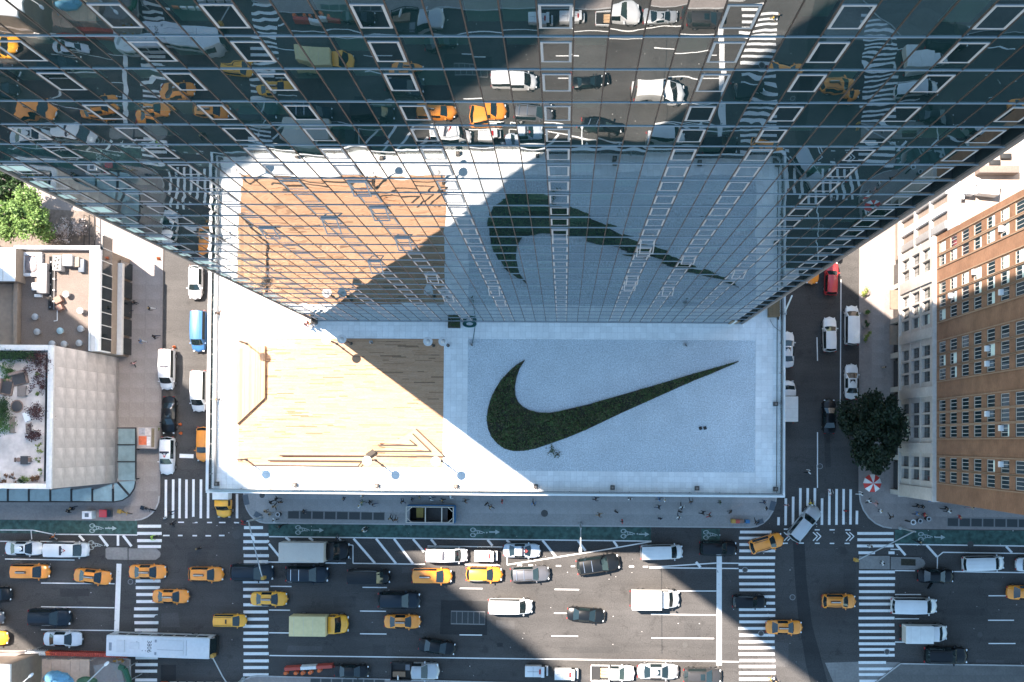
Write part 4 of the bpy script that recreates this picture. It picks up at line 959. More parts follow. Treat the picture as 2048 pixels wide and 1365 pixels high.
# city bus
bus = Model(); BL, BWd = 12.9, 2.62
b_ = MB(); b_.box(-BL/2, BL/2, -BWd/2, BWd/2, .35, 3.0); bi = bus.add('body', b_, mat('bus_paint', (.56, .57, .59), .45, .06, 3, var2=.05, scale2=.5), None, None, 30, .12)
for s in (-1, 1):
    for k in range(8): w_ = MB(); w_.box(-.66, .66, -.012, .012, 0, .95); bus.add('side_window', w_, CARGLASS, None, None, loc=(-BL/2+1.6+k*1.45, s*(BWd/2+.004), 1.55))
    w_ = MB(); w_.box(-.1, .1, -.12, .12, -.3, .3); bus.add('mirror', w_, CORNER, None, None, 30, .03, (BL/2+.2, s*1.25, 2.2))
    w_ = MB(); w_.box(-.03, .03, -.2, .2, -.1, .1); bus.add('headlight', w_, LAMPW, None, None, loc=(BL/2+.01, s*.95, .75)); bus.add('taillight', w_, LAMPR, None, None, loc=(-BL/2-.01, s*1.0, 1.0))
w_ = MB(); w_.idx([(0,-1.18,0),(0,1.18,0),(-.32,1.18,1.55),(-.32,-1.18,1.55)], [(0,1,2,3)]); w_.idx([(.03,-1.24,-.1),(.03,1.24,-.1),(.03,1.24,.02),(.03,-1.24,.02)], [(0,1,2,3)]); bus.add('windshield', w_, CARGLASS, None, None, loc=(BL/2+.32, 0, 1.3))
w_ = MB(); w_.box(0, .36, -1.25, 1.25, .4, 1.25); bus.add('bumper', w_, DARKTRIM, None, None, 30, .06, (BL/2, 0, 0))
DKLINE = mat('roof_detail_grey', (.22, .24, .27), .6)
for (x, y, L_, W_, h) in ((-4.6, 0, 1.0, 1.5, .16), (1.6, -.05, 3.3, 1.9, .10), (-2.9, .1, 1.2, .9, .07)): w_ = MB(); w_.box(-L_/2, L_/2, -W_/2, W_/2, 0, h); bus.add('roof_unit', w_, mat('bus_unit', (.52, .53, .55), .5, .05), bi, None, 30, .03, (x, y, 2.99))
for (x, y, L_, W_) in ((-5.9, -.1, .35, 1.0), (1.6, -.3, 3.2, .04), (-.25, .75, .25, .35), (-.25, -.8, .25, .35), (-4.6, .62, .9, .04), (3.6, 0, .05, 1.9), (-1.9, -.5, .12, .12), (-1.5, -.5, .12, .12), (-2.6, .6, .1, .1)): w_ = MB(); w_.box(-L_/2, L_/2, -W_/2, W_/2, 0, .025); bus.add('roof_detail', w_, DKLINE, bi, None, loc=(x, y, 3.09 if -.1 < x-1.6 < .1 else 2.995))
b_ = text_mesh('3806', .78, mat('bus_number', (.05, .055, .06), .6)); b_.transform(Matrix.Rotation(R(-90), 4, 'Z')); bus.add('fleet_number', b_, None, bi, None, loc=(-1.05, .05, 3.006))
wheel(bus, (BL/2-2.6, -BL/2+3.0), BWd/2, .48); bus.L = BL; bus.top = 3.0
put(bus, 'city_bus', 'long white city bus with fleet number on its roof', 'bus', (221,1266,428,1314), -1.2, None, AV)
# open door of the dark sedan, lower right
# ------------------------------------------------------------------ buildings left of the side street
TANWALL = mat('tan_wall', (.25, .20, .16), .85, .1, 2, var2=.12); ROOFTAN = mat('gravel_roof', (.155, .125, .108), .9, .24, 9, bump=.3, var2=.1, scale2=.4)
WHITEROOF = mat('white_roof_membrane', (.72, .72, .71), .7, .05, 2, var2=.05); COPING = mat('stone_coping', (.55, .53, .51), .75, .08, 3)
DARKGLASS = mirror_glass('dark_window', (.012, .018, .02), .08, 1.7); METAL = mat('galvanised', (.36, .36, .36), .5, .1, 3, metal=.3); DUCT = mat('duct_grey', (.20, .19, .19), .55, .08, 2)
UNITW = mat('unit_white', (.40, .39, .38), .6, .08, 3, var2=.1)
RUST = mat('brown_pipe', (.22, .13, .10), .7, .2, 4)
AX1 = -55.8
def aw(px, py, z): p = at(px, py, z); return p.x, p.y
za = 9.7
A = thing('rooftop_building', 'low building with pale parapet and machinery on its tan roof left of the side street', 'building', (0, 0, 0))
ax0, ay1 = aw(28, 491, za); ax1, ay0 = aw(190, 707, za); ax1 = AX1+.0
b_ = MB(); b_.box(ax0, ax1-.35, 10.45, ay1, 0, za-1.0); obj('wall', b_.mesh('wall', TANWALL), A)
b_ = MB(); b_.box(ax0+.4, ax1-1.25, 10.45, ay1-.5, za-1.0, za-.95); obj('roof', b_.mesh('roof', ROOFTAN), A)
def para(x0, x1, y0, y1, z0, z1, par, m, nm='parapet'): b_ = MB(); b_.box(x0, x1, y0, y1, z0, z1); return obj(nm, b_.mesh(nm, m, 30, .02), par)
para(ax0, ax1, ay1-.42, ay1, za-1, za, A, WHITE_TRIM); para(ax0, ax0+.5, 10.45, ay1-.42, za-1, za-.02, A, TANWALL)
para(ax1-1.0, ax1-.42, 10.45, ay1-.42, za-1, za-.02, A, COPING); para(ax1-1.24, ax1-1.1, 10.45, ay1-.42, za-1, za-.06, A, WHITE_TRIM, 'inner_rail'); para(ax1-.42, ax1, 10.45, ay1, 6.3, za-.02, A, WHITE_TRIM)
for k in range(9):
    y = 10.6+k*1.55; w_ = MB(); w_.box(ax1-.02, ax1+.06, y, y+1.45, 6.35, 9.0); obj('window', w_.mesh('window', DARKGLASS), A)
    w_ = MB(); w_.box(ax1, ax1+.1, y+1.45, y+1.55, 6.3, 9.0); obj('window_post', w_.mesh('window_post', COPING), A)
para(ax1-.3, ax1+.55, 10.45, ay1-1.2, 3.9, 4.6, A, COPING, 'ledge'); para(ax1-.1, ax1, 10.45, ay1-1, 4.6, 6.35, A, TANWALL, 'wall_band')
for k in range(5):
    w_ = MB(); w_.box(ax1-.1, ax1+.02, 10.7+k*2.4, 12.8+k*2.4, .14, 3.8); obj('shop_window', w_.mesh('shop_window', DARKGLASS), A)
# machinery on that roof
zr = za-.95
def rb(name, label, cat, px, py, sx, sy, h, m, group=None, rz=0, bev=.04, zz=None):
    c = at(px, py, (zz if zz is not None else zr)+h*.6); b_ = MB(); b_.box(-sx/2, sx/2, -sy/2, sy/2, 0, h)
    o = obj(name, b_.mesh(name, m, 30, bev), None, (c.x, c.y, zz if zz is not None else zr), rz); return tag(o, label, cat, group)
sk = thing('skylight', 'domed skylight with white kerb in the upper left roof corner', 'skylight', (*aw(63, 529, zr+.4), zr))
b_ = MB()
for a, c, d, e in ((-1.25, 1.25, 1.05, 1.45), (-1.25, 1.25, -1.45, -1.05), (-1.25, -.85, -1.05, 1.05), (.85, 1.25, -1.05, 1.05)): b_.box(a, c, d, e, 0, .5)
obj('kerb_frame', b_.mesh('kerb_frame', WHITE_TRIM, 30, .03), sk)
b_ = MB(); b_.box(-.86, .86, -1.06, 1.06, .02, .3); b_.ball((0, 0, .3), (.84, 1.04, .35), 16, 8); obj('dome', b_.mesh('dome', mat('skylight_dome', (.30, .26, .26), .12, .2, 1.5, spec=.8), 60), sk)
cu = thing('condenser_unit', 'white condenser with two round fans beside the skylight', 'air conditioner', (*aw(116, 527, zr+.8), zr))
b_ = MB(); b_.box(-.5, .5, -.9, .9, 0, 1.1); obj('casing', b_.mesh('casing', UNITW, 30, .03), cu)
for s in (-.42, .42):
    b_ = MB(); b_.cyl((0, s, 1.1), (0, s, 1.13), .36, n=18); f_ = obj('fan', b_.mesh('fan', DARKTRIM), cu)
    b_ = MB()
    for k in range(3): a = k*2.1+s; b_.face([(0, s, 1.14), (.32*math.cos(a), s+.32*math.sin(a), 1.14), (.32*math.cos(a+.6), s+.32*math.sin(a+.6), 1.14)])
    obj('blade', b_.mesh('blade', WHITE_TRIM), f_)
rb('air_handler', 'white square air handler right of the twin-fan condenser', 'air conditioner', 138, 522, 1.15, 1.3, 1.2, UNITW)
rb('equipment_cabinet', 'tan cabinet between the white air handler and the parapet', 'cabinet', 153, 525, .9, 1.2, .8, TANWALL)
rb('tool_chest', 'dark blue chest at the right end of the roof machinery', 'chest', 164, 532, .7, 1.6, .6, mat('blue_grey_metal', (.07, .09, .12), .5, .1))
rb('duct', 'long grey box duct running down the roof', 'duct', 87, 558, 1.2, 3.6, 1.1, DUCT)
rb('vent_box', 'white L shaped vent beside the long grey duct', 'vent', 71, 574, .75, .9, .5, WHITE_TRIM)
rb('vent_box', 'low white box below the duct end', 'vent', 77, 592, .9, .35, .4, WHITE_TRIM)
pr = thing('pipe_run', 'dark pipes running beside the long duct', 'pipes', (*aw(104, 570, zr+.2), zr))
for x, r, m in ((-.25, .12, DARKTRIM), (.05, .16, DARKTRIM), (.3, .07, DUCT)): b_ = MB(); b_.cyl((x, -3, .25), (x, 3.4, .25), r, n=8); obj('pipe', b_.mesh('pipe', m, 40), pr)
b_ = MB(); b_.tube([(-1.6, 2.3, .7), (-.8, 2.0, .7), (-.1, 1.6, .5)], .12, 8); obj('elbow_pipe', b_.mesh('elbow_pipe', DARKTRIM, 40), pr)
for k in range(9): b_ = MB(); b_.box(-.12, .12, -.08, .08, 0, .35); obj('pipe_support', b_.mesh('pipe_support', METAL), pr, (-.05+.3*(k % 2), -2.7+k*.68, 0))
for x, y, s, lb in ((117, 600, .55, 'pinkish brown crate leaning by the duct end'), (120, 616, .45, 'smaller pinkish crate below the leaning one')): rb('crate', lb, 'crate', x, y, s*1.6, s*1.5, .7, RUST, None, .5)
lp = thing('bent_pipe', 'thin white L shaped pipe on the shaded half of the roof', 'pipe', (*aw(116, 634, zr), zr)); b_ = MB(); b_.tube([(.05, 1.0, .3), (.05, -.5, .3), (-.35, -.55, .3)], .05); obj('pipe', b_.mesh('pipe', WHITE_TRIM, 40), lp)
VG = 'round roof vents'
def vent(px, py, label, z0=zr, blue=False):
    c = at(px, py, z0+.7); v_ = thing('roof_vent', label, 'vent', (c.x, c.y, z0), 0, VG)
    b_ = MB(); b_.cyl((0, 0, 0), (0, 0, .55), .22, n=12); obj('stem', b_.mesh('stem', METAL, 40), v_)
    b_ = MB(); b_.cyl((0, 0, .5), (0, 0, .75), .36, .40, 14); b_.cyl((0, 0, .75), (0, 0, .88), .40, .12, 14); obj('cap', b_.mesh('cap', mat('vent_blue', (.30, .42, .46), .5) if blue else METAL, 40), v_)
for x, y, l in ((132, 589, 'sunlit round roof vent nearest the duct'), (160, 622, 'sunlit round roof vent beside the parapet'), (70, 634, 'shaded round roof vent nearest the tan wall'), (74, 664, 'shaded round roof vent left of the bluish one'), (104, 688, 'shaded vent, left of the lowest three'), (128, 688.5, 'shaded vent, middle of the lowest three'), (158, 686.5, 'shaded vent, right of the lowest three by the parapet'), (161, 658, 'shaded vent at the shade edge beside the parapet')): vent(x, y, l)
vent(120, 662, 'bluish shaded roof vent in the middle of the roof', zr, True)
ph = thing('white_roof_block', 'bright white roof block cut off at the left photo edge', 'building', (0, 0, 0))
x1, y0 = aw(30, 562, 11.2); y1 = aw(30, 496, 11.2)[1]
b_ = MB(); b_.box(-95, x1-.02, y0, y1, 0, 11.1); obj('wall', b_.mesh('wall', TANWALL), ph); b_ = MB(); b_.box(-95, x1, y0-.05, y1, 11.1, 11.2); obj('roof', b_.mesh('roof', WHITEROOF), ph)
b_ = MB(); b_.box(x1-1.5, x1-1.4, y0, y1, 11.2, 11.26); obj('roof_seam', b_.mesh('roof_seam', COPING), ph)
lw = thing('lower_tan_roof', 'shaded tan roof with seams below the white roof block', 'building', (0, 0, 0))
b_ = MB(); b_.box(-95, ax0-.02, 10.45, y0-.07, 0, za-.6); obj('wall', b_.mesh('wall', TANWALL), lw)
for k in range(6): b_ = MB(); b_.box(-95, ax0-.03, 10.5+k*1.25, 11.68+k*1.25, za-.6, za-.56); obj('roof_panel', b_.mesh('roof_panel', TANWALL), lw)

# B: stone building with a planted roof terrace
zb = 17.6; BX1 = -57.35
bx1, by0 = aw(97, 978, zb); by1 = 10.4
B = thing('terrace_building', 'stone faced building with a planted roof terrace on the corner', 'building', (0, 0, 0))
b_ = MB(); b_.box(-110, BX1-.07, by0, by1, 0, zb-1.1); obj('wall', b_.mesh('wall', STONE_DARK), B)
ny, nz = 7, 6
for j in range(ny):
    for k in range(nz):
        y = by0+(by1-by0)*j/ny; z = 1.0+(zb-1.35)*k/nz; h_ = (zb-1.35)/nz; w2 = (by1-by0)/ny
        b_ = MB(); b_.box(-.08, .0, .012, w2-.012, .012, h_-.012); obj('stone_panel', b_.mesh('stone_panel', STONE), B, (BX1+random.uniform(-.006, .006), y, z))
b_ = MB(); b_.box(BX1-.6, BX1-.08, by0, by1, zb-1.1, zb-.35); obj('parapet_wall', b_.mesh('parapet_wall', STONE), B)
para(BX1-.62, BX1+.03, by0-.03, by1+.03, zb-.35, zb, B, COPING, 'coping'); para(-110, BX1-.62, by1-.6, by1+.03, zb-1.1, zb, B, COPING, 'coping'); para(-110, BX1-.62, by0-.03, by0+.55, zb-1.1, zb, B, COPING, 'coping')
b_ = MB(); b_.box(BX1-.95, BX1-.85, by0+.8, by1-1, zb-1.1, zb-.2); obj('planter_edge', b_.mesh('planter_edge', DARKTRIM), B)
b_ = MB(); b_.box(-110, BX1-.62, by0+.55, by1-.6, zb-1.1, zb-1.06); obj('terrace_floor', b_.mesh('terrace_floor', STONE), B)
b_ = MB()
for k in range(5): b_.box(BX1, BX1+.05, by0+.5+k*3, by0+2.7+k*3, .2, .9)
obj('plinth', b_.mesh('plinth', STONE_DARK), B)
zt_ = zb-1.06
LEAFG = ramp_mat('green_leaves', [(.035,.08,.02), (.07,.14,.03), (.11,.19,.05), (.05,.10,.03)], .6, True); LEAFR = ramp_mat('red_leaves', [(.07,.025,.025), (.12,.04,.035), (.05,.02,.02), (.09,.05,.04)], .6, True)
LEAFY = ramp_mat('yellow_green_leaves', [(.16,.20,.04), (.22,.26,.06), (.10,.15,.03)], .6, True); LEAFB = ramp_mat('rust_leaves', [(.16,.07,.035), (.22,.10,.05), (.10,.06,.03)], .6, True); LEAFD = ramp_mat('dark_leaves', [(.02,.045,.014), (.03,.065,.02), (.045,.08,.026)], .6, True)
BARK = mat('bark', (.10, .075, .055), .9, .3, 6)
def shrub(px, py, z, r, h, m, label, name='shrub', n=500, group=None, cat='shrub', lr=.11, stems=True):
    c = at(px, py, z+h*.6); o = thing(name, label, cat, (c.x, c.y, z), random.uniform(0, 6), group)
    if stems:
        b_ = MB()
        for k in range(4): a = random.uniform(0, 6.28); b_.cyl((0, 0, 0), (math.cos(a)*r*.4, math.sin(a)*r*.4, h*.7), .05, .02, 5)
        obj('stem', b_.mesh('stem', BARK), o)
    b_ = MB(); cl_ = [(random.gauss(0, r*.45), random.gauss(0, r*.45), random.uniform(.25, .9)*h, random.uniform(.25, .5)*r) for _ in range(max(5, n//45))]
    for _ in range(n):
        x, y, zz, cr = random.choice(cl_); leafquad(b_, (random.gauss(x, cr*.5), random.gauss(y, cr*.5), max(.05, random.gauss(zz, cr*.35))), random.uniform(.5, 1.1)*lr, .3)
    obj('foliage', b_.mesh('foliage', m), o); return o
RS = 'red leaved shrubs'; GS = 'round clipped shrubs'
shrub(74, 722, zt_, 1.3, 2.0, LEAFR, 'largest red leaved shrub, at the upper terrace corner', n=900, group=RS); shrub(74, 768, zt_, .9, 1.5, LEAFR, 'red shrub beside the brown lounge chair', n=500, group=RS)
shrub(72, 822, zt_, 1.2, 1.8, LEAFR, 'wide red shrub in the middle of the planted edge', n=800, group=RS); shrub(70, 868, zt_, 1.0, 1.6, LEAFR, 'lowest red shrub, beside the slim brown bench', n=600, group=RS)
for x, y, l in ((75, 750, 'small yellow green shrub between the two upper red shrubs'), (74, 790, 'yellow green shrub just above the wide red shrub'), (76, 892, 'yellow green shrub below the lowest red shrub'), (78, 903, 'second yellow green shrub below the lowest red shrub'), (77, 922, 'round yellow green shrub third from the terrace corner'), (77, 939, 'round yellow green shrub second from the terrace corner')): shrub(x, y, zt_, .32, .6, LEAFY, l, n=150, group=GS, lr=.08)
for x, y, m_, l in ((5, 961, LEAFB, 'rust shrub at the left edge of the lower planter'), (22, 957, LEAFB, 'biggest rust shrub in the lower planter'), (38, 961, LEAFD, 'dark green shrub between rust shrubs in the lower planter'), (51, 961, LEAFY, 'bright green shrub in the lower planter'), (63, 961, LEAFB, 'small rust shrub next to the corner one'), (74, 956, LEAFB, 'rust shrub in the terrace corner')): shrub(x, y, zt_, .48, .8, m_, l, n=230, group=GS, lr=.09)
shrub(4, 820, zt_, 1.4, 1.3, LEAFD, 'tall dark green hedge cut off at the left photo edge', 'hedge', 1500, cat='hedge'); shrub(3, 845, zt_, 1.2, 1.2, LEAFG, 'lower piece of green hedge at the left photo edge', 'hedge', 900, cat='hedge'); shrub(16, 742, zt_, 1.0, .8, LEAFG, 'low green bush behind the lounge chairs', n=700)
PLANK = mat('weathered_wood', (.20, .155, .13), .7, .15, 5); CUSH = mat('charcoal_cushion', (.06, .055, .055), .9, .1); RATTAN = mat('brown_rattan', (.24, .16, .125), .8, .2, 12)
def lounge(px, py, rz, label):
    c = at(px, py, zt_+.4); o = thing('lounge_chair', label, 'chair', (c.x, c.y, zt_), rz, 'rattan lounge chairs')
    b_ = MB(); b_.box(-.9, .9, -.75, .75, .1, .38); obj('seat_frame', b_.mesh('seat_frame', RATTAN, 30, .08), o)
    b_ = MB(); b_.box(-.7, .7, -.65, .45, .38, .52); obj('cushion', b_.mesh('cushion', CUSH, 30, .06), o)
    b_ = MB()
    for k in range(7): a = R(-20+k*36.7); b_.cyl((.85*math.cos(a), .55*math.sin(a)+.05, .3), (.88*math.cos(a+R(36)), .58*math.sin(a+R(36))+.05, .3), .18, n=8) if k < 6 else None
    b_.box(-.9, .9, .45, .78, .3, .85); obj('backrest', b_.mesh('backrest', RATTAN, 30, .06), o)
lounge(38, 757, .25, 'brown rattan lounge chair with dark cushion beside the upper red shrubs'); lounge(12, 775, 1.4, 'brown lounge chair at the left photo edge')
def slab_thing(name, label, cat, px, py, sx, sy, h, m, rz=0, legs=True, z=None):
    z = zt_ if z is None else z
    c = at(px, py, z+h); o = thing(name, label, cat, (c.x, c.y, z), rz)
    b_ = MB(); b_.box(-sx/2, sx/2, -sy/2, sy/2, h-.06, h); obj('top', b_.mesh('top', m, 30, .015), o)
    if legs:
        for a in (-1, 1):
            for c2 in (-1, 1): b_ = MB(); b_.box(-.04, .04, -.04, .04, 0, h-.06); obj('leg', b_.mesh('leg', DARKTRIM), o, (a*(sx/2-.08), c2*(sy/2-.08), 0))
    return o
slab_thing('coffee_table', 'square weathered wood table below the rattan lounge chair', 'table', 43, 783, 1.0, 1.2, .42, PLANK); slab_thing('bench', 'slim weathered bench beside the hedge', 'bench', 24, 850, .62, 1.9, .45, PLANK)
slab_thing('side_table', 'white paper-covered low table under the red shrub', 'table', 53, 834, .7, 1.05, .5, WHITE_TRIM, .35); slab_thing('bench', 'dark slatted bench under the lowest red shrub', 'bench', 56, 858, .55, 1.2, .45, PLANK, .05)
def papasan(px, py, label):
    c = at(px, py, zt_+.5); o = thing('round_chair', label, 'chair', (c.x, c.y, zt_), .3, 'round chairs')
    b_ = MB(); b_.cyl((0, 0, .05), (0, 0, .4), .5, .75, 16); obj('frame', b_.mesh('frame', RATTAN, 40), o); b_ = MB(); b_.ball((0, 0, .42), (.62, .62, .12), 16, 6); obj('cushion', b_.mesh('cushion', CUSH, 60), o)
papasan(33, 813, 'round dark cushioned chair beside the wide red shrub')
o = slab_thing('dining_table', 'dark square table with two chairs on the empty lower terrace', 'table', 48, 921, .85, .95, .72, CUSH)
for s, l in ((-1, 'chair on the left side of the dark square table'), (1, 'chair on the right side of the dark square table')):
    c = at(48+s*11, 920, zt_+.4); q = thing('chair', l, 'chair', (c.x, c.y, zt_), s*R(-90), 'chairs at the dark table')
    b_ = MB(); b_.cyl((0, 0, .38), (0, 0, .45), .26, n=12); obj('seat', b_.mesh('seat', RATTAN), q)
    b_ = MB(); b_.box(-.25, .25, .22, .28, .45, .85); obj('backrest', b_.mesh('backrest', RATTAN, 30, .02), q)
    for a in (-1, 1):
        for c2 in (-1, 1): b_ = MB(); b_.box(-.02, .02, -.02, .02, 0, .38); obj('leg', b_.mesh('leg', DARKTRIM), q, (a*.18, c2*.18, 0))
tr = thing('trellis_box', 'shaded long planter of dark hedge at the top of the terrace', 'planter', (*aw(24, 712, zt_+.8), zt_)); b_ = MB(); b_.box(-4, 2.6, -.35, .35, 0, .7); obj('box', b_.mesh('box', DARKTRIM), tr)
b_ = MB()
for _ in range(900): leafquad(b_, (random.uniform(-4, 2.6), random.gauss(0, .3), random.uniform(.6, 1.2)), .12)
obj('foliage', b_.mesh('foliage', LEAFD), tr)
# glass canopy round the corner
CANGLASS = mat('canopy_glass', (.20, .27, .27), .16, .1, 2, spec=.9, var2=.15, scale2=.8)
cn = thing('glass_canopy', 'grey green glass canopy wrapping the stone building corner above the sidewalk', 'canopy', (0, 0, 0)); zc = 4.2
def cp(px, py): p = at(px, py, zc); return (p.x, p.y)
xs_ = [-80, -38, 16, 58, 101, 143, 185, 226]
for a, c in zip(xs_, xs_[1:]): b_ = MB(); b_.prism([cp(a+2, 981), cp(c-2, 968 if c > 200 else 975), cp(c-2, 1003), cp(a+2, 1002)], zc, zc+.05, True); obj('glass_panel', b_.mesh('glass_panel', CANGLASS), cn)
b_ = MB(); b_.prism([cp(229, 967), cp(236, 967), cp(258, 991), cp(245, 1000), cp(229, 1003)], zc, zc+.05, True); obj('glass_panel', b_.mesh('glass_panel', CANGLASS), cn)
b_ = MB(); b_.prism([cp(238, 964), cp(270, 962), cp(269, 975), cp(260, 989)], zc, zc+.05, True); obj('glass_panel', b_.mesh('glass_panel', CANGLASS), cn)
for a, c in ((858, 889), (891, 923), (925, 961)): b_ = MB(); b_.prism([cp(237, a), cp(270, a), cp(270, c), cp(237, c)], zc, zc+.05, True); obj('glass_panel', b_.mesh('glass_panel', CANGLASS), cn)
b_ = MB()
ribs_ = [[(x-1.6, 978), (x+1.6, 978), (x+1.6, 1004), (x-1.6, 1004)] for x in xs_[1:]] + [[(235, y-1.2), (272, y-1.2), (272, y+1.2), (235, y+1.2)] for y in (856.5, 890, 924)] + [[(234, 966), (238, 964), (261, 990), (258, 993)]]
for q in ribs_: b_ = MB(); b_.prism([cp(*p) for p in q], zc-.1, zc+.12, True); obj('rib', b_.mesh('rib', DARKTRIM), cn)
b_ = MB(); rim_ = [cp(-90, 1003.5), cp(229, 1004), cp(245, 1001), cp(259, 992), cp(268, 978), cp(271.5, 962), cp(271.5, 856)]
for p, q in zip(rim_, rim_[1:]): b_.cyl((*p, zc), (*q, zc), .09, n=6)
obj('rim', b_.mesh('rim', DARKTRIM, 40), cn)
b_ = MB()
for p in (cp(101, 985), cp(228, 985), cp(252, 900), cp(252, 960), cp(16, 985)): b_.cyl((*p, .1), (*p, zc), .07, n=8)
obj('post', b_.mesh('post', DARKTRIM, 40), cn)

# off the frame: the neighbouring tower whose shade crosses the podium corner and the avenue
tb = thing('neighbour_tower', 'tall stone office tower beyond the left edge of the photo', 'tower', (0, 0, 0))
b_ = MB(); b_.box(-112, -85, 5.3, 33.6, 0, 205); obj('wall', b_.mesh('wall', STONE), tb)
b_ = MB()
for z in range(4, 200, 4):
    for k in range(11): y = 6.2+k*2.5; b_.box(-85.02, -84.97, y, y+1.5, z, z+2.4)
    for k in range(10): x = -111+k*2.6; b_.box(x, x+1.5, 5.27, 5.32, z, z+2.4)
stuff(obj('windows', b_.mesh('windows', DARKGLASS), tb))

# ------------------------------------------------------------------ brick building right of the right side street
def brick_mat():
    m, N, L, b = nodes('tan_brick'); b.inputs['Roughness'].default_value = .85; b.inputs['Specular IOR Level'].default_value = .2
    tc = N.new('ShaderNodeTexCoord'); sp = N.new('ShaderNodeSeparateXYZ'); L.new(tc.outputs['Object'], sp.inputs[0]); cb = N.new('ShaderNodeCombineXYZ'); L.new(sp.outputs['Y'], cb.inputs[0]); L.new(sp.outputs['Z'], cb.inputs[1])
    br = N.new('ShaderNodeTexBrick'); L.new(cb.outputs[0], br.inputs['Vector']); br.inputs['Color1'].default_value = (.28, .138, .078, 1); br.inputs['Color2'].default_value = (.215, .104, .06, 1); br.inputs['Mortar'].default_value = (.24, .175, .125, 1)
    br.inputs['Scale'].default_value = 1; br.inputs['Brick Width'].default_value = .30; br.inputs['Row Height'].default_value = .11; br.inputs['Mortar Size'].default_value = .012
    nz = N.new('ShaderNodeTexNoise'); nz.inputs['Scale'].default_value = .5; nz.inputs['Detail'].default_value = 6; L.new(tc.outputs['Object'], nz.inputs['Vector'])
    mr = N.new('ShaderNodeMapRange'); L.new(nz.outputs[0], mr.inputs[0]); mr.inputs[1].default_value = .3; mr.inputs[2].default_value = .7; mr.inputs[3].default_value = .82; mr.inputs[4].default_value = 1.15
    vm = N.new('ShaderNodeVectorMath'); vm.operation = 'SCALE'; L.new(br.outputs[0], vm.inputs[0]); L.new(mr.outputs[0], vm.inputs['Scale']); L.new(vm.outputs[0], b.inputs['Base Color'])
    return m
BRICK = brick_mat(); TRIMST = mat('limestone_trim', (.46, .42, .385), .8, .1, 3, bump=.15, var2=.12, scale2=.6); SILL = mat('brick_pier_trim', (.29, .19, .125), .85, .12, 3)
WINGLASS = mirror_glass('window_glass', (.02, .04, .05), .06, 2.3); WINFRAME = mat('window_sash_paint', (.50, .46, .42), .6, .05)
WX = 41.8; WY0, WY1 = -6.35, 23.4
K = thing('brick_building', 'tan brick office block on a pale stone base right of the right side street', 'building', (WX, 0, 0))
b_ = MB(); b_.box(.35, 40, WY0, WY1, 0, 92); obj('core', b_.mesh('core', mat('inner_wall', (.06, .055, .05), .9)), K)
yw = [21.9, 20.5, 17.4, 15.9, 14.4, 10.8, 9.3, 7.8, 4.3, 2.85, 1.4, -2.05, -3.55]
zs_ = [17.7+3.3*k for k in range(22)]; ww, wh = .62, .98       # half sizes
def pierced(ycs, zcs, hw, hh, y0, y1, z0, z1, x0, x1, nm, m, k):
    """a wall with real window openings: piers between the windows, then spandrels above and below each"""
    b_ = MB(); ycs = sorted(ycs); e = [y0]+[v for y in ycs for v in (y-hw, y+hw)]+[y1]
    for a, c in zip(e[0::2], e[1::2]): b_.box(x0, x1, a, c, z0, z1)
    ez = [z0]+[v for z in sorted(zcs) for v in (z-hh, z+hh)]+[z1]
    for y in ycs:
        for a, c in zip(ez[0::2], ez[1::2]): b_.box(x0, x1-.0, y-hw, y+hw, a, c)
    return obj(nm, b_.mesh(nm, m), k)
pierced(yw, zs_, ww, wh, WY0, WY1, 15.9, 92, 0, .36, 'brick_wall', BRICK, K)
def window(y, z, hw, hh, x, k, fm, mull=1):
    f = MB(); t_ = .07
    f.box(0, .08, -hw, hw, hh-t_, hh); f.box(0, .08, -hw, hw, -hh, -hh+t_); f.box(0, .08, -hw, -hw+t_, -hh, hh); f.box(0, .08, hw-t_, hw, -hh, hh); f.box(0, .07, -hw, hw, -.03, .04) if mull == 1 else None
    for q in range(mull): yy = -hw+(q+1)*2*hw/(mull+1); f.box(0, .07, yy-.03, yy+.03, -hh, hh)
    w_ = obj('window', f.mesh('window', fm), k, (x, y, z))
    return w_
pn = MB(); pn.box(.02, .05, -ww+.05, ww-.05, -wh+.05, wh-.05); pme_ = pn.mesh('pane', WINGLASS)
f0 = None; upw = MB()
for z in zs_:
    for y in yw:
        if z > 46:
            a, c = random.gauss(0, .012), random.gauss(0, .012)
            upw.face([(.12-a*.6-c, y-.6, z-.95), (.12-a*.6+c, y-.6, z+.95), (.12+a*.6+c, y+.6, z+.95), (.12+a*.6-c, y+.6, z-.95)])
            continue
        if f0 is None: w_ = window(y, z, ww, wh, .07, K, WINFRAME, 2); f0 = w_.data
        else: w_ = obj('window', f0, K, (.07, y, z))
        obj('pane', pme_, w_, (.0, 0, 0))
        s_ = random.random()
        if s_ < (.5 if y > 15 else .16): b_ = MB(); d_ = random.uniform(.4, 1.5); b_.box(-.005, .015, -ww+.08, ww-.08, wh-d_, wh-.06); obj('roller_blind', b_.mesh('roller_blind', BLIND), w_)
stuff(obj('upper_windows', upw.mesh('upper_windows', WINGLASS), K))
b_ = MB()
for k_ in range(len(yw)):
    for s in (-1, 1): b_.box(-.10, 0, yw[k_]+s*(ww+.16)-.06, yw[k_]+s*(ww+.16)+.06, 16.2, 62)
obj('pier_strips', b_.mesh('pier_strips', SILL), K)
ACG = []
for (y, z) in ((20.5, zs_[5]), (17.4, zs_[3]), (9.3, zs_[4]), (14.4, zs_[5]), (7.8, zs_[4]), (2.85, zs_[4]), (15.9, zs_[1]), (1.4, zs_[5]), (-2.05, zs_[5])):
    b_ = MB(); b_.box(-.3, .2, -.28, .28, -.2, .2); o = obj('window_unit', b_.mesh('window_unit', WHITE_TRIM, 30, .03), K, (0, y+.22, z-wh+.3))
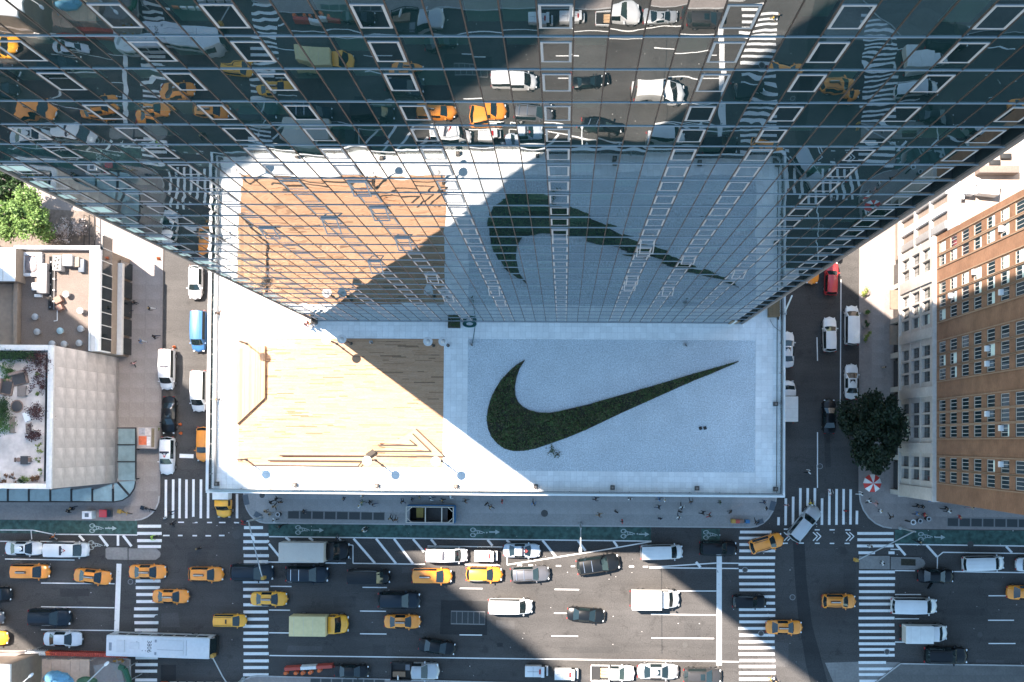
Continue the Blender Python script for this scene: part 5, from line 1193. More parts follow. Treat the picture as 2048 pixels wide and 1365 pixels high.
# stone base: windows in threes, ground floor openings, cornice
zg = [5.9, 9.6, 13.2]; bays_ = [(21.2, 2.4), (15.9, 4.4), (9.3, 4.4), (2.85, 4.4), (-3.0, 3.0)]
sy = [21.9, 20.5, 17.4, 15.9, 14.4, 10.8, 9.3, 7.8, 4.3, 2.85, 1.4, -2.05, -3.55]
pierced(sy, zg, .62, 1.35, WY0, WY1, 4.0, 15.6, -.28, .3, 'stone_base', TRIMST, K)
pn = MB(); pn.box(.02, .05, -.57, .57, -1.3, 1.3); pm2 = pn.mesh('pane', WINGLASS); f1 = None
for z in zg:
    for y in sy:
        if f1 is None: w_ = window(y, z, .62, 1.35, .06, K, mat('dark_sash', (.10, .09, .08), .6), 1); f1 = w_.data
        else: w_ = obj('window', f1, K, (.06, y, z))
        obj('pane', pm2, w_)
        if random.random() < .4: b_ = MB(); d_ = random.uniform(.5, 1.8); b_.box(-.02, .0, -.55, .55, 1.3-d_, 1.28); obj('roller_blind', b_.mesh('roller_blind', BLIND), w_)
for (a, c) in ((18.4, 19.7), (12.2, 13.3), (5.5, 6.6), (-1.0, .2), (WY0, -4.9)): b_ = MB(); b_.box(-.5, -.28, a, c, 4.0, 15.6); obj('stone_pier', b_.mesh('stone_pier', TRIMST, 30, .03), K)
for z, d in ((15.6, .45), (4.0, .55)): b_ = MB(); b_.box(-d, .36, WY0-.1, WY1, z, z+.32); obj('cornice', b_.mesh('cornice', TRIMST, 30, .03), K)
for z in (7.75, 11.4): b_ = MB(); b_.box(-.34, -.1, WY0, WY1, z-.14, z+.14); obj('stone_course', b_.mesh('stone_course', TRIMST, 30, .02), K)
den = MB()
for k in range(60): y = WY0+.2+k*.5; den.box(-.36, 0, y, y+.22, 15.35, 15.58)
stuff(obj('dentils', den.mesh('dentils', TRIMST), K))
for a, c in ((-5.6, -2.2), (-1.4, 2.0), (3.0, 6.4), (7.2, 10.6), (11.6, 15.0), (15.9, 19.3), (20, 22.8)): b_ = MB(); b_.box(.1, .2, a, c, .2, 3.6); obj('shop_window', b_.mesh('shop_window', DARKGLASS), K)
for a in (-6.3, -1.95, 2.3, 6.6, 10.9, 15.3, 19.5): b_ = MB(); b_.box(-.3, .3, a, a+.6, .1, 4.0); obj('ground_pier', b_.mesh('ground_pier', TRIMST), K)
for k, (y, w2) in enumerate(((18.0, 1.2), (13.6, 1.2))):
    b_ = MB(); b_.box(-1.3, -.28, -w2, w2, 3.1, 3.3)
    o = obj('door_canopy', b_.mesh('door_canopy', mat('canopy_brown', (.20, .15, .11), .7)), K, (0, y, 0))
# lower neighbour with pilasters and roof machinery
nz_ = 22.2; NX1 = 49.0
Nb = thing('pilaster_building', 'pale building with pilasters and white machinery on its roof behind the brick block', 'building', (WX, 0, 0))
b_ = MB(); b_.box(.3, NX1-WX, WY1+.02, 50, 0, nz_-.8); obj('wall', b_.mesh('wall', TANWALL), Nb)
b_ = MB(); b_.box(.3, NX1-WX-.3, WY1+.02, 49.7, nz_-.8, nz_-.76); obj('roof', b_.mesh('roof', mat('pale_roof', (.38, .31, .26), .8, .12, 2, var2=.15)), Nb)
para(0, .35, WY1+.02, 50, nz_-3.0, nz_, Nb, WHITE_TRIM, 'parapet'); para(NX1-WX-.3, NX1-WX, WY1+.02, 50, nz_-.8, nz_, Nb, WHITE_TRIM, 'parapet')
for k in range(8):
    y = WY1+.3+k*1.9; b_ = MB(); b_.box(-.25, .3, y, y+.85, 4.0, nz_-3.0); obj('pilaster', b_.mesh('pilaster', WHITE_TRIM if k % 2 else METAL, 30, .03), Nb)
    b_ = MB(); b_.box(.1, .3, y+.85, y+1.9, 4.0, nz_-3.0); obj('recessed_panel', b_.mesh('recessed_panel', mat('tan_panel', (.30, .24, .20), .8, .12, 3) if k == 0 else bpy.data.materials['tan_panel']), Nb)
for z in (9.0, 14.2): b_ = MB(); b_.box(-.3, .3, WY1+.02, 50, z, z+.25); obj('stone_course', b_.mesh('stone_course', COPING), Nb)
para(-.5, .3, WY1+.02, 50, 3.4, 4.0, Nb, TRIMST, 'cornice')
RM = 'white machines on the right roof'
for x, y, sx, sy_, h, l in ((1946, 364, 1.2, .75, 1.0, 'upper white machine on the right roof'), (1936, 381, 1.2, 1.0, 1.2, 'white machine with round drum below the upper one'), (1921, 394, .7, .6, .8, 'smallest white machine on the right roof'), (1975, 377, 2.2, 1.5, 1.4, 'largest white machine on the right roof')):
    o = rb('roof_machine', l, 'machine', x, y, sx, sy_, h, WHITE_TRIM, RM, -.1, .08, nz_-.76)
o = rb('brick_shed', 'long brown brick shed on the right roof', 'shed', 1995, 341, 4.2, .75, 1.3, mat('brown_shed', (.20, .155, .13), .85, .15, 6), None, 0, .02, nz_-.76)
for x, y, l in ((2012, 313, 'upper dark hatch on the right roof'), (1990, 326, 'lower dark hatch on the right roof')): rb('roof_hatch', l, 'hatch', x, y, 1.1, .55, .4, DARKTRIM, 'dark roof hatches', 0, .03, nz_-.76)
# ------------------------------------------------------------------ trees
def tree(px, py, zc, rx, rz_, n, m, label, lr=.22, seed=1, trunk_h=None, group=None, sy=1):
    random.seed(seed); c = at(px, py, zc); h = trunk_h or zc
    o = thing('street_tree', label, 'tree', (c.x, c.y, .14), 0, group)
    b_ = MB(); b_.cyl((0, 0, 0), (.05, .05, h*.55), .22, .15, 9); tips = []
    for k in range(9):
        a = k*2.4; p0 = Vector((.03, .03, h*(.38+.03*k))); p1 = p0+Vector((math.cos(a)*rx*.42, math.sin(a)*rx*.42, h*.22)); p2 = p1+Vector((math.cos(a+.3)*rx*.32, math.sin(a+.3)*rx*.32, h*.16))
        b_.cyl(p0, p1, .10, .06, 6); b_.cyl(p1, p2, .06, .025, 5); tips += [p1, p2]
        for s in (-.7, .7): p3 = p1+Vector((math.cos(a+s)*rx*.35, math.sin(a+s)*rx*.35, h*.12)); b_.cyl(p1, p3, .045, .02, 5); tips.append(p3)
    obj('trunk', b_.mesh('trunk', BARK, 50), o)
    cl_ = []
    while len(cl_) < 70:
        v = Vector((random.uniform(-1, 1), random.uniform(-1, 1), random.uniform(-1, 1)))
        if .25 < v.length < 1: f = .78+.3*math.sin(3*math.atan2(v.y, v.x)+seed)*.4; cl_.append((Vector((v.x*rx*f, v.y*rx*f, zc-.14+v.z*rz_)), random.uniform(.14, .30)*rx))
    b_ = MB()
    for _ in range(n):
        cc, r = random.choice(cl_); d_ = Vector((random.gauss(0, 1), random.gauss(0, 1), random.gauss(0, 1))).normalized()*r*random.uniform(.3, 1.05)
        leafquad(b_, cc+Vector((d_.x, d_.y, d_.z*.75)), random.uniform(.6, 1.2)*lr, .5)
    obj('crown', b_.mesh('crown', m), o)
    if sy != 1: o.scale = (1, sy, 1)
    return o
LEAFSUN = ramp_mat('sunlit_leaves', [(.06,.12,.025), (.11,.19,.045), (.16,.24,.07), (.08,.15,.035)], .55, True); LEAFSH = ramp_mat('shaded_leaves', [(.006,.014,.008), (.010,.022,.010), (.016,.032,.013), (.008,.018,.009)], .6, True)  # tree leaves in a sunlit tone and a copy darkened for shade
TG_ = 'street trees'
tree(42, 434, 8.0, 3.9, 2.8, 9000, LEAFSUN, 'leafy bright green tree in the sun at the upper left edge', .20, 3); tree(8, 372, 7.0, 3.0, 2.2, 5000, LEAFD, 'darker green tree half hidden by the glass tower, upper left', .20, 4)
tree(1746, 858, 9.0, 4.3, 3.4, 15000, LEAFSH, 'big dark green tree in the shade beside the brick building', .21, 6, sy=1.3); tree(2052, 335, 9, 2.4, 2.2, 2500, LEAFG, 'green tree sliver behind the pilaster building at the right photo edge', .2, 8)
random.seed(5)
BLOSSOM = ramp_mat('pale_blossom', [(.40,.34,.33), (.55,.50,.48), (.30,.24,.22)], .8, True)
def bush(px, py, z, r, n, m, label, zz): shrub(px, py, z, r, zz, m, label, 'flowering_bush', n, None, 'bush', .13)
bush(126, 458, .14, 1.3, 700, BLOSSOM, 'pale blossoming bush beside the sunlit tree', 1.6); bush(158, 448, .14, 1.2, 380, BLOSSOM, 'sparse blossoming bush next to the dark railings', 1.8); bush(92, 470, .14, 1.3, 700, LEAFG, 'low green bush between the sunlit tree and the blossom', 1.2)
fe = thing('iron_railings', 'three dark rails crossing the flower bed above the rooftop building', 'railing', (0, 0, 0))
for x in (168, 178.5, 189):
    p, q = at(x, 430, 1), at(x, 492, 1); b_ = MB(); b_.cyl((p.x, p.y, 1.0), (q.x, q.y, 1.0), .06, n=6)
    for k in range(4): m_ = p.lerp(q, k/3); b_.cyl((m_.x, m_.y, .1), (m_.x, m_.y, 1.0), .03, n=5)
    obj('rail', b_.mesh('rail', DARKTRIM), fe)
b_ = MB(); b_.prism([g(-60, 410), g(193, 425), g(192, 492), g(-60, 497)], .14, .18); struct('flower_bed_soil', b_, mat('bed_ground', (.16, .13, .11), .9, .3, 3, var2=.2))
PG = 'potted shrubs on the right sidewalk'
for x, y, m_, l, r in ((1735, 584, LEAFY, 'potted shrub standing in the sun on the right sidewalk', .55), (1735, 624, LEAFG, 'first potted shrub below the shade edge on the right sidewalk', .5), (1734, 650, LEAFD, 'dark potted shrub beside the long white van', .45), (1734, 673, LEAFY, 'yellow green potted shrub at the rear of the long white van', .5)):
    o = shrub(x, y, .55, r, .8, m_, l, 'potted_shrub', 260, PG, 'potted plant', .11); b_ = MB(); b_.cyl((0, 0, -.41), (0, 0, .05), .30, .40, 12); obj('pot', b_.mesh('pot', mat('clay_pot', (.30, .24, .19), .8) if 'clay_pot' not in bpy.data.materials else bpy.data.materials['clay_pot']), o)

# ------------------------------------------------------------------ roof terrace furniture
LG = 'round lamps on the roof terrace'; OPAL = mat('opal_disc', (.60, .59, .58), .45, .04); OPAL2 = mat('opal_hub', (.50, .48, .47), .4)
def lamp(px, py, label):
    h = at(px, py, ROOF+4.75); o = thing('terrace_lamp', label, 'lamp', (h.x, h.y, ROOF), 0, LG)
    b_ = MB(); b_.cyl((0, 0, 0), (0, 0, 4.6), .085, .075, 8); b_.cyl((0, 0, 1.5), (0, 0, 1.75), .13, n=8); obj('pole', b_.mesh('pole', RAIL, 40), o)
    b_ = MB(); b_.cyl((0, 0, 0), (0, 0, .12), .17, .17, 12); obj('base_plate', b_.mesh('base_plate', RAIL, 40), o)
    b_ = MB(); b_.cyl((0, 0, 4.62), (0, 0, 4.68), .47, .47, 28); d_ = obj('disc_shade', b_.mesh('disc_shade', OPAL, 40), o)
    b_ = MB(); b_.ball((0, 0, 4.68), (.22, .22, .14), 14, 6); obj('lamp_cap', b_.mesh('lamp_cap', OPAL2, 60), d_)
for x, y, l in ((464.7, 678.6, 'round lamp at the upper left corner of the boarded deck, in the sun'), (652, 678.6, 'sunlit lamp at the top of the deck next to the shade edge'), (683, 678.6, 'shaded lamp right beside the sunlit one at the top of the deck'), (855.5, 683, 'left of two shaded lamps at the upper right deck corner'), (886, 683, 'right of two shaded lamps at the upper right deck corner'), (463.4, 920.8, 'round lamp at the lower left corner of the deck'), (733.5, 922, 'lamp standing by the step notch at the lower deck edge'), (871, 923, 'round lamp at the lower right corner of the deck')): lamp(x, y, l)
BG = 'cube lights along the roof edge'; BOL = mat('bollard_dark', (.07, .06, .055), .6, .1); BOLT = mat('bollard_top', (.22, .18, .15), .5, .1)
for x, y, l in ((433.5, 968, 'cube light in the lower left roof corner'), (589, 970, 'cube light, first in the sunlit row from the left'), (753, 972, 'cube light, second in the sunlit row'), (911.5, 973, 'cube light, third in the sunlit row'), (1071.5, 973.5, 'cube light nearest the shade edge'), (1225, 975.5, 'first shaded cube light right of the shade edge'), (1394, 977, 'second shaded cube light along the lower roof edge'), (1551, 978.5, 'cube light in the lower right roof corner'), (1551, 808.5, 'cube light halfway up the right roof edge')):
    c = at(x, y, ROOF+.25); o = thing('cube_light', l, 'light', (c.x, c.y, ROOF), 0, BG)
    b_ = MB(); b_.box(-.22, .22, -.22, .22, 0, .5); obj('housing', b_.mesh('housing', BOL, 30, .02), o); b_ = MB(); b_.box(-.12, .12, -.12, .12, .5, .52); obj('lens', b_.mesh('lens', BOLT), o)
c = at(908, 650, ROOF+.4); o = thing('planter_box', 'dark box planter standing against the glass facade', 'planter', (c.x, c.y, ROOF)); b_ = MB(); b_.box(-.62, .62, -.32, .32, 0, .55); obj('box', b_.mesh('box', BOL), o)
b_ = MB()
for _ in range(260): leafquad(b_, (random.uniform(-.6, .6), random.uniform(-.3, .3), random.uniform(.5, .62)), .08)
obj('foliage', b_.mesh('foliage', SEDUM), o)
HOSE = mat('green_hose', (.015, .09, .085), .4, .15, 9)
c = at(939, 648, ROOF+.2); o = thing('hose_coil', 'coil of teal garden hose beside the box planter', 'hose', (c.x, c.y, ROOF)); b_ = MB()
for k in range(5):
    r = .32+.06*k
    for i in range(18): a, a2 = 2*math.pi*i/18, 2*math.pi*(i+1)/18; b_.cyl((1.25*r*math.cos(a), .62*r*math.sin(a), .06+.05*(k % 2)), (1.25*r*math.cos(a2), .62*r*math.sin(a2), .06+.05*(k % 2)), .045, n=5)
obj('coil', b_.mesh('coil', HOSE, 50), o)
q = at(945, 691, ROOF) - c; b_ = MB(); b_.tube([(.6, 0, .05), (q.x+.1, q.y+.9, .03), (q.x, q.y+.2, .03), (q.x-.15, q.y, .03)], .03, 5); obj('hose_end', b_.mesh('hose_end', HOSE, 50), o)
for x, y, l in ((942, 689, 'small white tap box where the teal hose ends'), (742, 684.5, 'small white standpipe at the top of the shaded deck'), (1370, 690, 'small pale standpipe in the gravel above the tick point')):
    c = at(x, y, ROOF+.3); o = thing('standpipe', l, 'standpipe', (c.x, c.y, ROOF), 0, 'standpipes on the roof'); b_ = MB(); b_.box(-.16, .16, -.14, .14, 0, .5); obj('body', b_.mesh('body', METAL, 30, .03), o); b_ = MB(); b_.cyl((0, 0, .5), (.18, -.2, .6), .05, n=6); obj('tap', b_.mesh('tap', RAIL), o)
c = at(1547.5, 618, ROOF+.5); o = thing('wooden_crate', 'brown wooden crate by the tower corner at the right roof edge', 'crate', (c.x, c.y, ROOF)); b_ = MB(); b_.box(-.55, .55, -.85, .85, 0, .9); obj('box', b_.mesh('box', mat('crate_wood', (.20, .13, .07), .8, .25, 4)), o)
for k in range(6): b_ = MB(); b_.box(-.56, .56, -.12, .12, .9, .93); obj('board', b_.mesh('board', bpy.data.materials['crate_wood']), o, (0, -.7+k*.28, 0))
c = at(1553, 636, ROOF); o = thing('tap_stand', 'dark tangled tap fitting below the wooden crate', 'fitting', (c.x, c.y, ROOF)); b_ = MB(); b_.tube([(0, .1, .1), (.1, -.1, .25), (.2, 0, .2), (.15, -.25, .15)], .05); b_.tube([(-.7, -.2, .03), (-.3, -.9, .03), (.5, -1.5, .03)], .02, 4); obj('pipes', b_.mesh('pipes', RAIL), o)
p = at(1569, 626, ROOF+.2); q = at(1584, 592, ROOF+5.5); o = thing('flagpole', 'slanting white pole leaning out over the right street', 'pole', (p.x, p.y, ROOF)); b_ = MB(); v = q-p; b_.cyl((0, 0, .2), (v.x, v.y, 5.5), .10, .08, 8); obj('pole', b_.mesh('pole', WHITE_TRIM, 40), o); b_ = MB(); b_.box(-.2, .2, -.2, .2, 0, .35); obj('bracket', b_.mesh('bracket', METAL), o)
for x, y, l in ((1401, 857, 'left of two small black drain covers in the gravel'), (1410, 856.5, 'right of two small black drain covers in the gravel')):
    c = at(x, y, ROOF); o = obj('drain_cover', MB().box(-.16, .16, -.17, .17, 0, .06).mesh('drain_cover', DARKTRIM), None, (c.x, c.y, ROOF-.012), .3); tag(o, l, 'drain', 'roof drains')
c = at(625, 628, ROOF+.8); o = thing('facade_tube', 'dark rounded vent post on the left tower corner', 'vent', (c.x+.2, YF-.18, ROOF)); b_ = MB(); b_.cyl((0, 0, 0), (0, 0, 1.6), .2, n=12); b_.ball((0, 0, 1.6), .2); obj('post', b_.mesh('post', RAIL, 50), o)
c = onwall(1475, 640, YF); o = thing('door_portal', 'brass edged door at the right end of the glass facade', 'door', (c.x, YF-.03, ROOF))
for x, m_ in ((-.28, mat('brass_edge', (.20, .14, .08), .5, .1)), (.28, bpy.data.materials['brass_edge'])): b_ = MB(); b_.box(x-.13, x+.13, -.05, .06, 0, 2.6); obj('jamb', b_.mesh('jamb', m_), o)
b_ = MB(); b_.box(-.15, .15, -.02, .02, 0, 2.6); obj('leaf', b_.mesh('leaf', WHITE_TRIM), o)

# ------------------------------------------------------------------ street furniture
# subway entrance: stairs going down inside a blue railing with a cream frame
ent = thing('subway_entrance', 'subway stair entrance with blue railings and a cream overhead frame', 'subway entrance', ((HX0+HX1)/2, (HY0+HY1)/2, .14)); hw, hl = (HY1-HY0)/2, (HX1-HX0)/2
CREAM = mat('cream_frame', (.55, .48, .40), .6, .08); SBLUE = mat('subway_blue', (.03, .13, .27), .5, .1); TREAD = mat('stair_tread', (.09, .085, .08), .8, .15)
for k in range(13):
    x = hl-.9-k*.28; b_ = MB(); b_.box(x-.28, x, -hw+.05, hw-.05, -.3-k*.17-.4, -.14-k*.17); obj('stair_tread', b_.mesh('stair_tread', TREAD), ent)
b_ = MB(); b_.box(-hl, -hl+1.95, -hw+.05, hw-.05, -2.7, -2.5); obj('landing', b_.mesh('landing', TREAD), ent)
b_ = MB(); b_.box(-hl+.75, -hl+1.65, -hw+.4, hw-.3, -2.0, -.6); obj('yellow_cladding', b_.mesh('yellow_cladding', mat('entrance_yellow', (.34, .24, .06), .7, .15, 5)), ent)
b_ = MB(); b_.box(-hl-.06, -hl, -hw, hw, -3, -.002); b_.box(hl, hl+.06, -hw, hw, -3, -.002); b_.box(-hl, hl, -hw-.06, -hw, -3, -.002); b_.box(-hl, hl, hw, hw+.06, -3, -.002); obj('shaft_wall', b_.mesh('shaft_wall', mat('shaft_tile', (.12, .12, .12), .6, .1)), ent)
for s in (-1, 1):
    b_ = MB(); b_.box(-hl-.12, hl+.12, s*(hw+.14)-.05, s*(hw+.14)+.05, 0, 1.1); obj('side_railing', b_.mesh('side_railing', SBLUE, 30, .02), ent)
    b_ = MB(); b_.box(-hl-.15, hl+.15, s*(hw+.02)-.05, s*(hw+.02)+.05, 2.3, 2.42); obj('frame_beam', b_.mesh('frame_beam', CREAM), ent)
b_ = MB(); b_.box(hl+.08, hl+.22, -hw-.1, hw+.1, 0, 1.1); obj('end_railing', b_.mesh('end_railing', SBLUE, 30, .02), ent)
for x in (-hl-.1, -.55, hl-1.35, hl+.1): b_ = MB(); b_.box(x-.06, x+.06, -hw, hw, 2.3, 2.42); obj('frame_beam', b_.mesh('frame_beam', CREAM), ent)
b_ = MB()
for (x, y) in ((-hl, -1), (-hl, 1), (hl, -1), (hl, 1)): b_.cyl((x, y*(hw-.55), 2.36), (x-math.copysign(.6, x), y*hw, 2.36), .05, n=5)
obj('corner_brace', b_.mesh('corner_brace', CREAM), ent)
for x in (-hl-.1, hl+.1):
    for y in (-hw-.02, hw+.02): b_ = MB(); b_.box(-.06, .06, -.06, .06, 0, 2.3); obj('post', b_.mesh('post', SBLUE), ent, (x, y, 0))
# subway ventilation gratings let into the sidewalk
GRATE = mat('steel_grate', (.045, .05, .05), .6, .2, 14); GFRAME = mat('grate_frame', (.20, .19, .18), .7, .1)
def grating(label, x0, y0, x1, y1, n, z=.16, slope=.008, group='sidewalk vent gratings'):
    p, q = at(x0, y0, z), at(x1, y1, z); L, W_ = q.x-p.x, p.y-q.y; o = thing('vent_grating', label, 'grating', ((p.x+q.x)/2, (p.y+q.y)/2, z), -slope, group)
    b_ = MB(); b_.box(-L/2, L/2, -W_/2, W_/2, -.02, -.004); obj('frame', b_.mesh('frame', GFRAME), o); w2 = L/n
    b_ = MB(); b_.box(-w2*.44, w2*.44, -W_*.42, W_*.42, -.004, .004)
    for k in range(8): x = -w2*.42+k*w2*.12; b_.box(x-.015, x+.015, -W_*.42, W_*.42, .004, .018)
    me = b_.mesh('grate_panel', GRATE)
    for k in range(n): obj('grate_panel', me, o, (-L/2+(k+.5)*w2, 0, 0))
grating('row of eight dark gratings in the sidewalk left of the subway entrance', 575, 1022, 770, 1041, 8); grating('row of gratings in the sidewalk along the brick building', 1894, 1036, 2060, 1056, 7)
grating('row of gratings at the bottom photo edge below the black sedan', 620, 1357, 770, 1375, 7)
grating('steel grating set in the dark road patch', 902, 1222, 970, 1250, 6, .012, .01)
MH = mat('manhole_iron', (.06, .058, .055), .6, .25, 9, bump=.4); MHR = mat('manhole_ring', (.22, .215, .21), .7, .15)
def manhole(px, py, r, label, z=.006, ringy=False):
    c = at(px, py, 0); o = thing('manhole_cover', label, 'manhole', (c.x, c.y, z), 0, 'manhole covers'); b_ = MB(); b_.cyl((0, 0, 0), (0, 0, .012), r, n=22); obj('lid', b_.mesh('lid', MH), o)
    if ringy: b_ = MB(); b_.ring((0, 0), r*.78, r*1.04, .014, 22); obj('ring', b_.mesh('ring', MHR), o)
for x, y, r, l, z, w_ in ((473, 1070, .55, 'grey manhole at the left junction near the signal arm', .006, 0), (261, 1164, .34, 'small ringed manhole between stop line and left crosswalk', .006, 1), (1089, 1027, .45, 'dark round cover on the sidewalk right of the subway entrance', .155, 0), (1490, 1140, .35, 'ringed manhole on the upper right crosswalk', .014, 1), (1585, 1195, .36, 'ringed manhole in the road beside the dark asphalt strip', .006, 1), (1522, 1267, .36, 'ringed manhole on the sunlit crosswalk', .014, 1), (1774, 1304, .36, 'ringed manhole on the far right crosswalk', .014, 1), (1640, 933, .35, 'ringed manhole in the shaded right side street', .006, 1), (1941, 1089, .4, 'dark cover on the right bike lane line', .014, 0), (387, 1040, .4, 'dark manhole below the left side street crossing', .006, 0), (1645, 991, .35, 'grey manhole on the right side street crossing', .014, 0), (525, 991, .35, 'round grey cover on the sidewalk corner', .155, 0), (314, 1236, .36, 'dark round cover below the left crosswalk lanes', .014, 0), (1060, 1205, .33, 'small dark cover in the sunlit lane beside the white van', .006, 0), (1370, 1290, .33, 'small dark cover in the sunny lane near the stop line', .006, 0), (735, 1205, .33, 'small dark cover in the shade behind the black wagon', .006, 0), (1960, 1270, .33, 'small dark cover in the far right lane', .006, 0)): manhole(x, y, r, l, z, w_)
# signal masts and lamps
POLE = mat('mast_grey', (.38, .40, .41), .5, .08, metal=.2); SIGY = mat('signal_yellow', (.42, .24, .05), .5, .1)
def mast(name, label, base, arms, h=5.6, heads=()):
    b0 = at(*base, .14); o = thing(name, label, 'signal mast' if 'signal' in name else 'street lamp', (b0.x, b0.y, .14)); b_ = MB(); b_.cyl((0, 0, 0), (0, 0, h+.3), .13, .09, 10); obj('pole', b_.mesh('pole', POLE, 40), o); b_ = MB(); b_.cyl((0, 0, 0), (0, 0, .5), .26, .2, 8); obj('base', b_.mesh('base', POLE), o)
    for (tip, ht, kind) in arms:
        t_ = at(*tip, ht)-Vector((b0.x, b0.y, .14)); b_ = MB(); b_.tube([(0, 0, min(h, ht)-.3), (t_.x*.4, t_.y*.4, (h+t_.z)/2), (t_.x, t_.y, t_.z)], .075, 7); a_ = obj('arm', b_.mesh('arm', POLE, 40), o)
        if kind == 'signal': b_ = MB(); b_.box(-.2, .2, -.2, .2, -1.0, .1); obj('signal_head', b_.mesh('signal_head', SIGY, 30, .04), a_, (t_.x, t_.y, t_.z))
        elif kind == 'lamp': b_ = MB(); b_.ball((0, 0, 0), (.2, .42, .12), 10, 6); obj('lamp_head', b_.mesh('lamp_head', WHITE_TRIM, 60), a_, (t_.x, t_.y, t_.z), math.atan2(t_.y, t_.x)-R(90))
mast('signal_mast', 'grey signal mast with a long arm reaching over the black wagon, left junction', (522, 1036), [((525, 1157), 6.0, 'signal'), ((506, 1076), 6.6, 'lamp')])
mast('signal_mast', 'grey signal mast with a diagonal arm at the right junction corner', (1800, 1056), [((1714, 1121), 6.2, 'signal')])
mast('signal_mast', 'signal mast at the bottom edge whose arm reaches to the bus front', (487, 1358), [((424, 1313), 6.2, 'signal')])
mast('street_lamp', 'single street lamp reaching over the bike lane in the middle', (1160, 1049), [((1161, 1101), 8.0, 'lamp')], 7.0)
mast('street_lamp', 'street lamp over the construction site by the green fence', (208, 1356), [((213, 1328), 7.5, 'lamp')], 7.0)
mast('street_lamp', 'street lamp at the lower left corner beside the site gate', (74, 1364), [((62, 1351), 7.0, 'lamp')], 6.5)
# umbrella
um = thing('striped_umbrella', 'red and white striped umbrella of a street stall under the dark tree', 'umbrella', (*at(1745, 967, 2.2).xy, .14)); b_ = MB(); b_.cyl((0, 0, 0), (0, 0, 2.4), .04, n=6); obj('pole', b_.mesh('pole', METAL), um)
UR = mat('umbrella_red', (.48, .04, .035), .7, .05); UW = mat('umbrella_white', (.66, .65, .64), .7, .05)
for k in range(10):
    a, a2 = R(36*k), R(36*(k+1)); b_ = MB(); r = 1.15
    b_.face([(0, 0, 2.45), (r*.55*math.cos(a), r*.55*math.sin(a), 2.3), (r*.55*math.cos(a2), r*.55*math.sin(a2), 2.3)]); b_.face([(r*.55*math.cos(a), r*.55*math.sin(a), 2.3), (r*math.cos(a), r*math.sin(a), 1.98), (r*math.cos(a2), r*math.sin(a2), 1.98), (r*.55*math.cos(a2), r*.55*math.sin(a2), 2.3)])
    obj('panel', b_.mesh('panel', UR if k % 2 else UW), um)
# cones, drums, barriers, bins, kiosks
ORANGE = mat('safety_orange', (.62, .13, .03), .6, .08)
def cone(px, py, label, h=.75, r=.2):
    c = at(px, py, h*.5); o = thing('traffic_cone', label, 'cone', (c.x, c.y, .01 if 322 < px < 420 else .16), 0, 'orange cones'); b_ = MB(); b_.cyl((0, 0, .04), (0, 0, h), r, .04, 12); obj('cone', b_.mesh('cone', ORANGE, 40), o); b_ = MB(); b_.box(-.24, .24, -.24, .24, 0, .04); obj('foot', b_.mesh('foot', DARKTRIM), o)
    b_ = MB(); b_.cyl((0, 0, h*.5), (0, 0, h*.72), r*.62, r*.36, 12, False); obj('white_band', b_.mesh('white_band', WHITE_TRIM, 40), o)
for x, y, l in ((199, 514, 'orange cone next to the parapet of the rooftop building'), (316, 517, 'orange cone at the sunlit kerb near the tower'), (347, 694, 'orange cone behind the police van on the left street'), (359, 849, 'orange cone beside the black sedan on the left street'), (360, 867, 'second orange cone beside the black sedan on the left street')): cone(x, y, l)
c = at(618, 1335, .5); o = thing('water_barrier', 'red and white barrier along the lower kerb next to the black sedan', 'barrier', (c.x, c.y, 0), R(4)); cols = (ORANGE, UW, ORANGE)
REDB = mat('barrier_red', (.42, .07, .05), .6, .1)
for k in range(3): b_ = MB(); b_.idx([(-1.0,-.3,0),(1.0,-.3,0),(1.0,.3,0),(-1.0,.3,0),(-1.0,-.2,1.0),(1.0,-.2,1.0),(1.0,.2,1.0),(-1.0,.2,1.0)], [(0,1,5,4),(1,2,6,5),(2,3,7,6),(3,0,4,7),(4,5,6,7)]); obj('segment', b_.mesh('segment', UW if k == 1 else REDB, 30, .05), o, (-2.05+k*2.05, 0, 0))
for x, y, l in ((572, 1346, 'first'), (592, 1346, 'second'), (606, 1346, 'third'), (621, 1345, 'fourth'), (639, 1341, 'fifth')):
    c = at(x, y, .5); o = thing('safety_drum', f'orange drum in front of the red and white barrier, {l} from the left', 'drum', (c.x, c.y, .01), 0, 'orange drums'); b_ = MB(); b_.cyl((0, 0, 0), (0, 0, .9), .28, .22, 14); obj('drum', b_.mesh('drum', ORANGE, 40), o)
    for z in (.3, .6): b_ = MB(); b_.cyl((0, 0, z), (0, 0, z+.12), .275-.06*z, .27-.06*z, 14, False); obj('band', b_.mesh('band', UW, 40), o)
b_ = MB(); k0 = at(296, 876, 2); ks = thing('news_kiosk', 'street kiosk with a colourful poster on its roof beside the glass canopy', 'kiosk', (k0.x, k0.y, .14))
b_.box(-1.15, 1.05, -1.35, 1.35, 0, 2.3); obj('body', b_.mesh('body', mat('kiosk_grey', (.36, .32, .30), .7, .08)), ks)
for (x0, x1, y0, y1, cc, z) in ((-1.0, .0, -.9, .2, (.60, .14, .06), 0), (-1.0, -.2, .4, 1.2, (.30, .30, .33), .0), (0.05, .5, -1.0, .1, (.60, .56, .54), .0), (-.2, .5, .3, 1.25, (.45, .40, .38), .002), (.6, 1.0, -1.2, 1.2, (.16, .12, .07), .0)): p_ = MB(); p_.box(x0, x1, y0, y1, 2.3, 2.312+z); obj('roof_poster', p_.mesh('roof_poster', mat('poster', cc, .7, .25, 3)), ks)
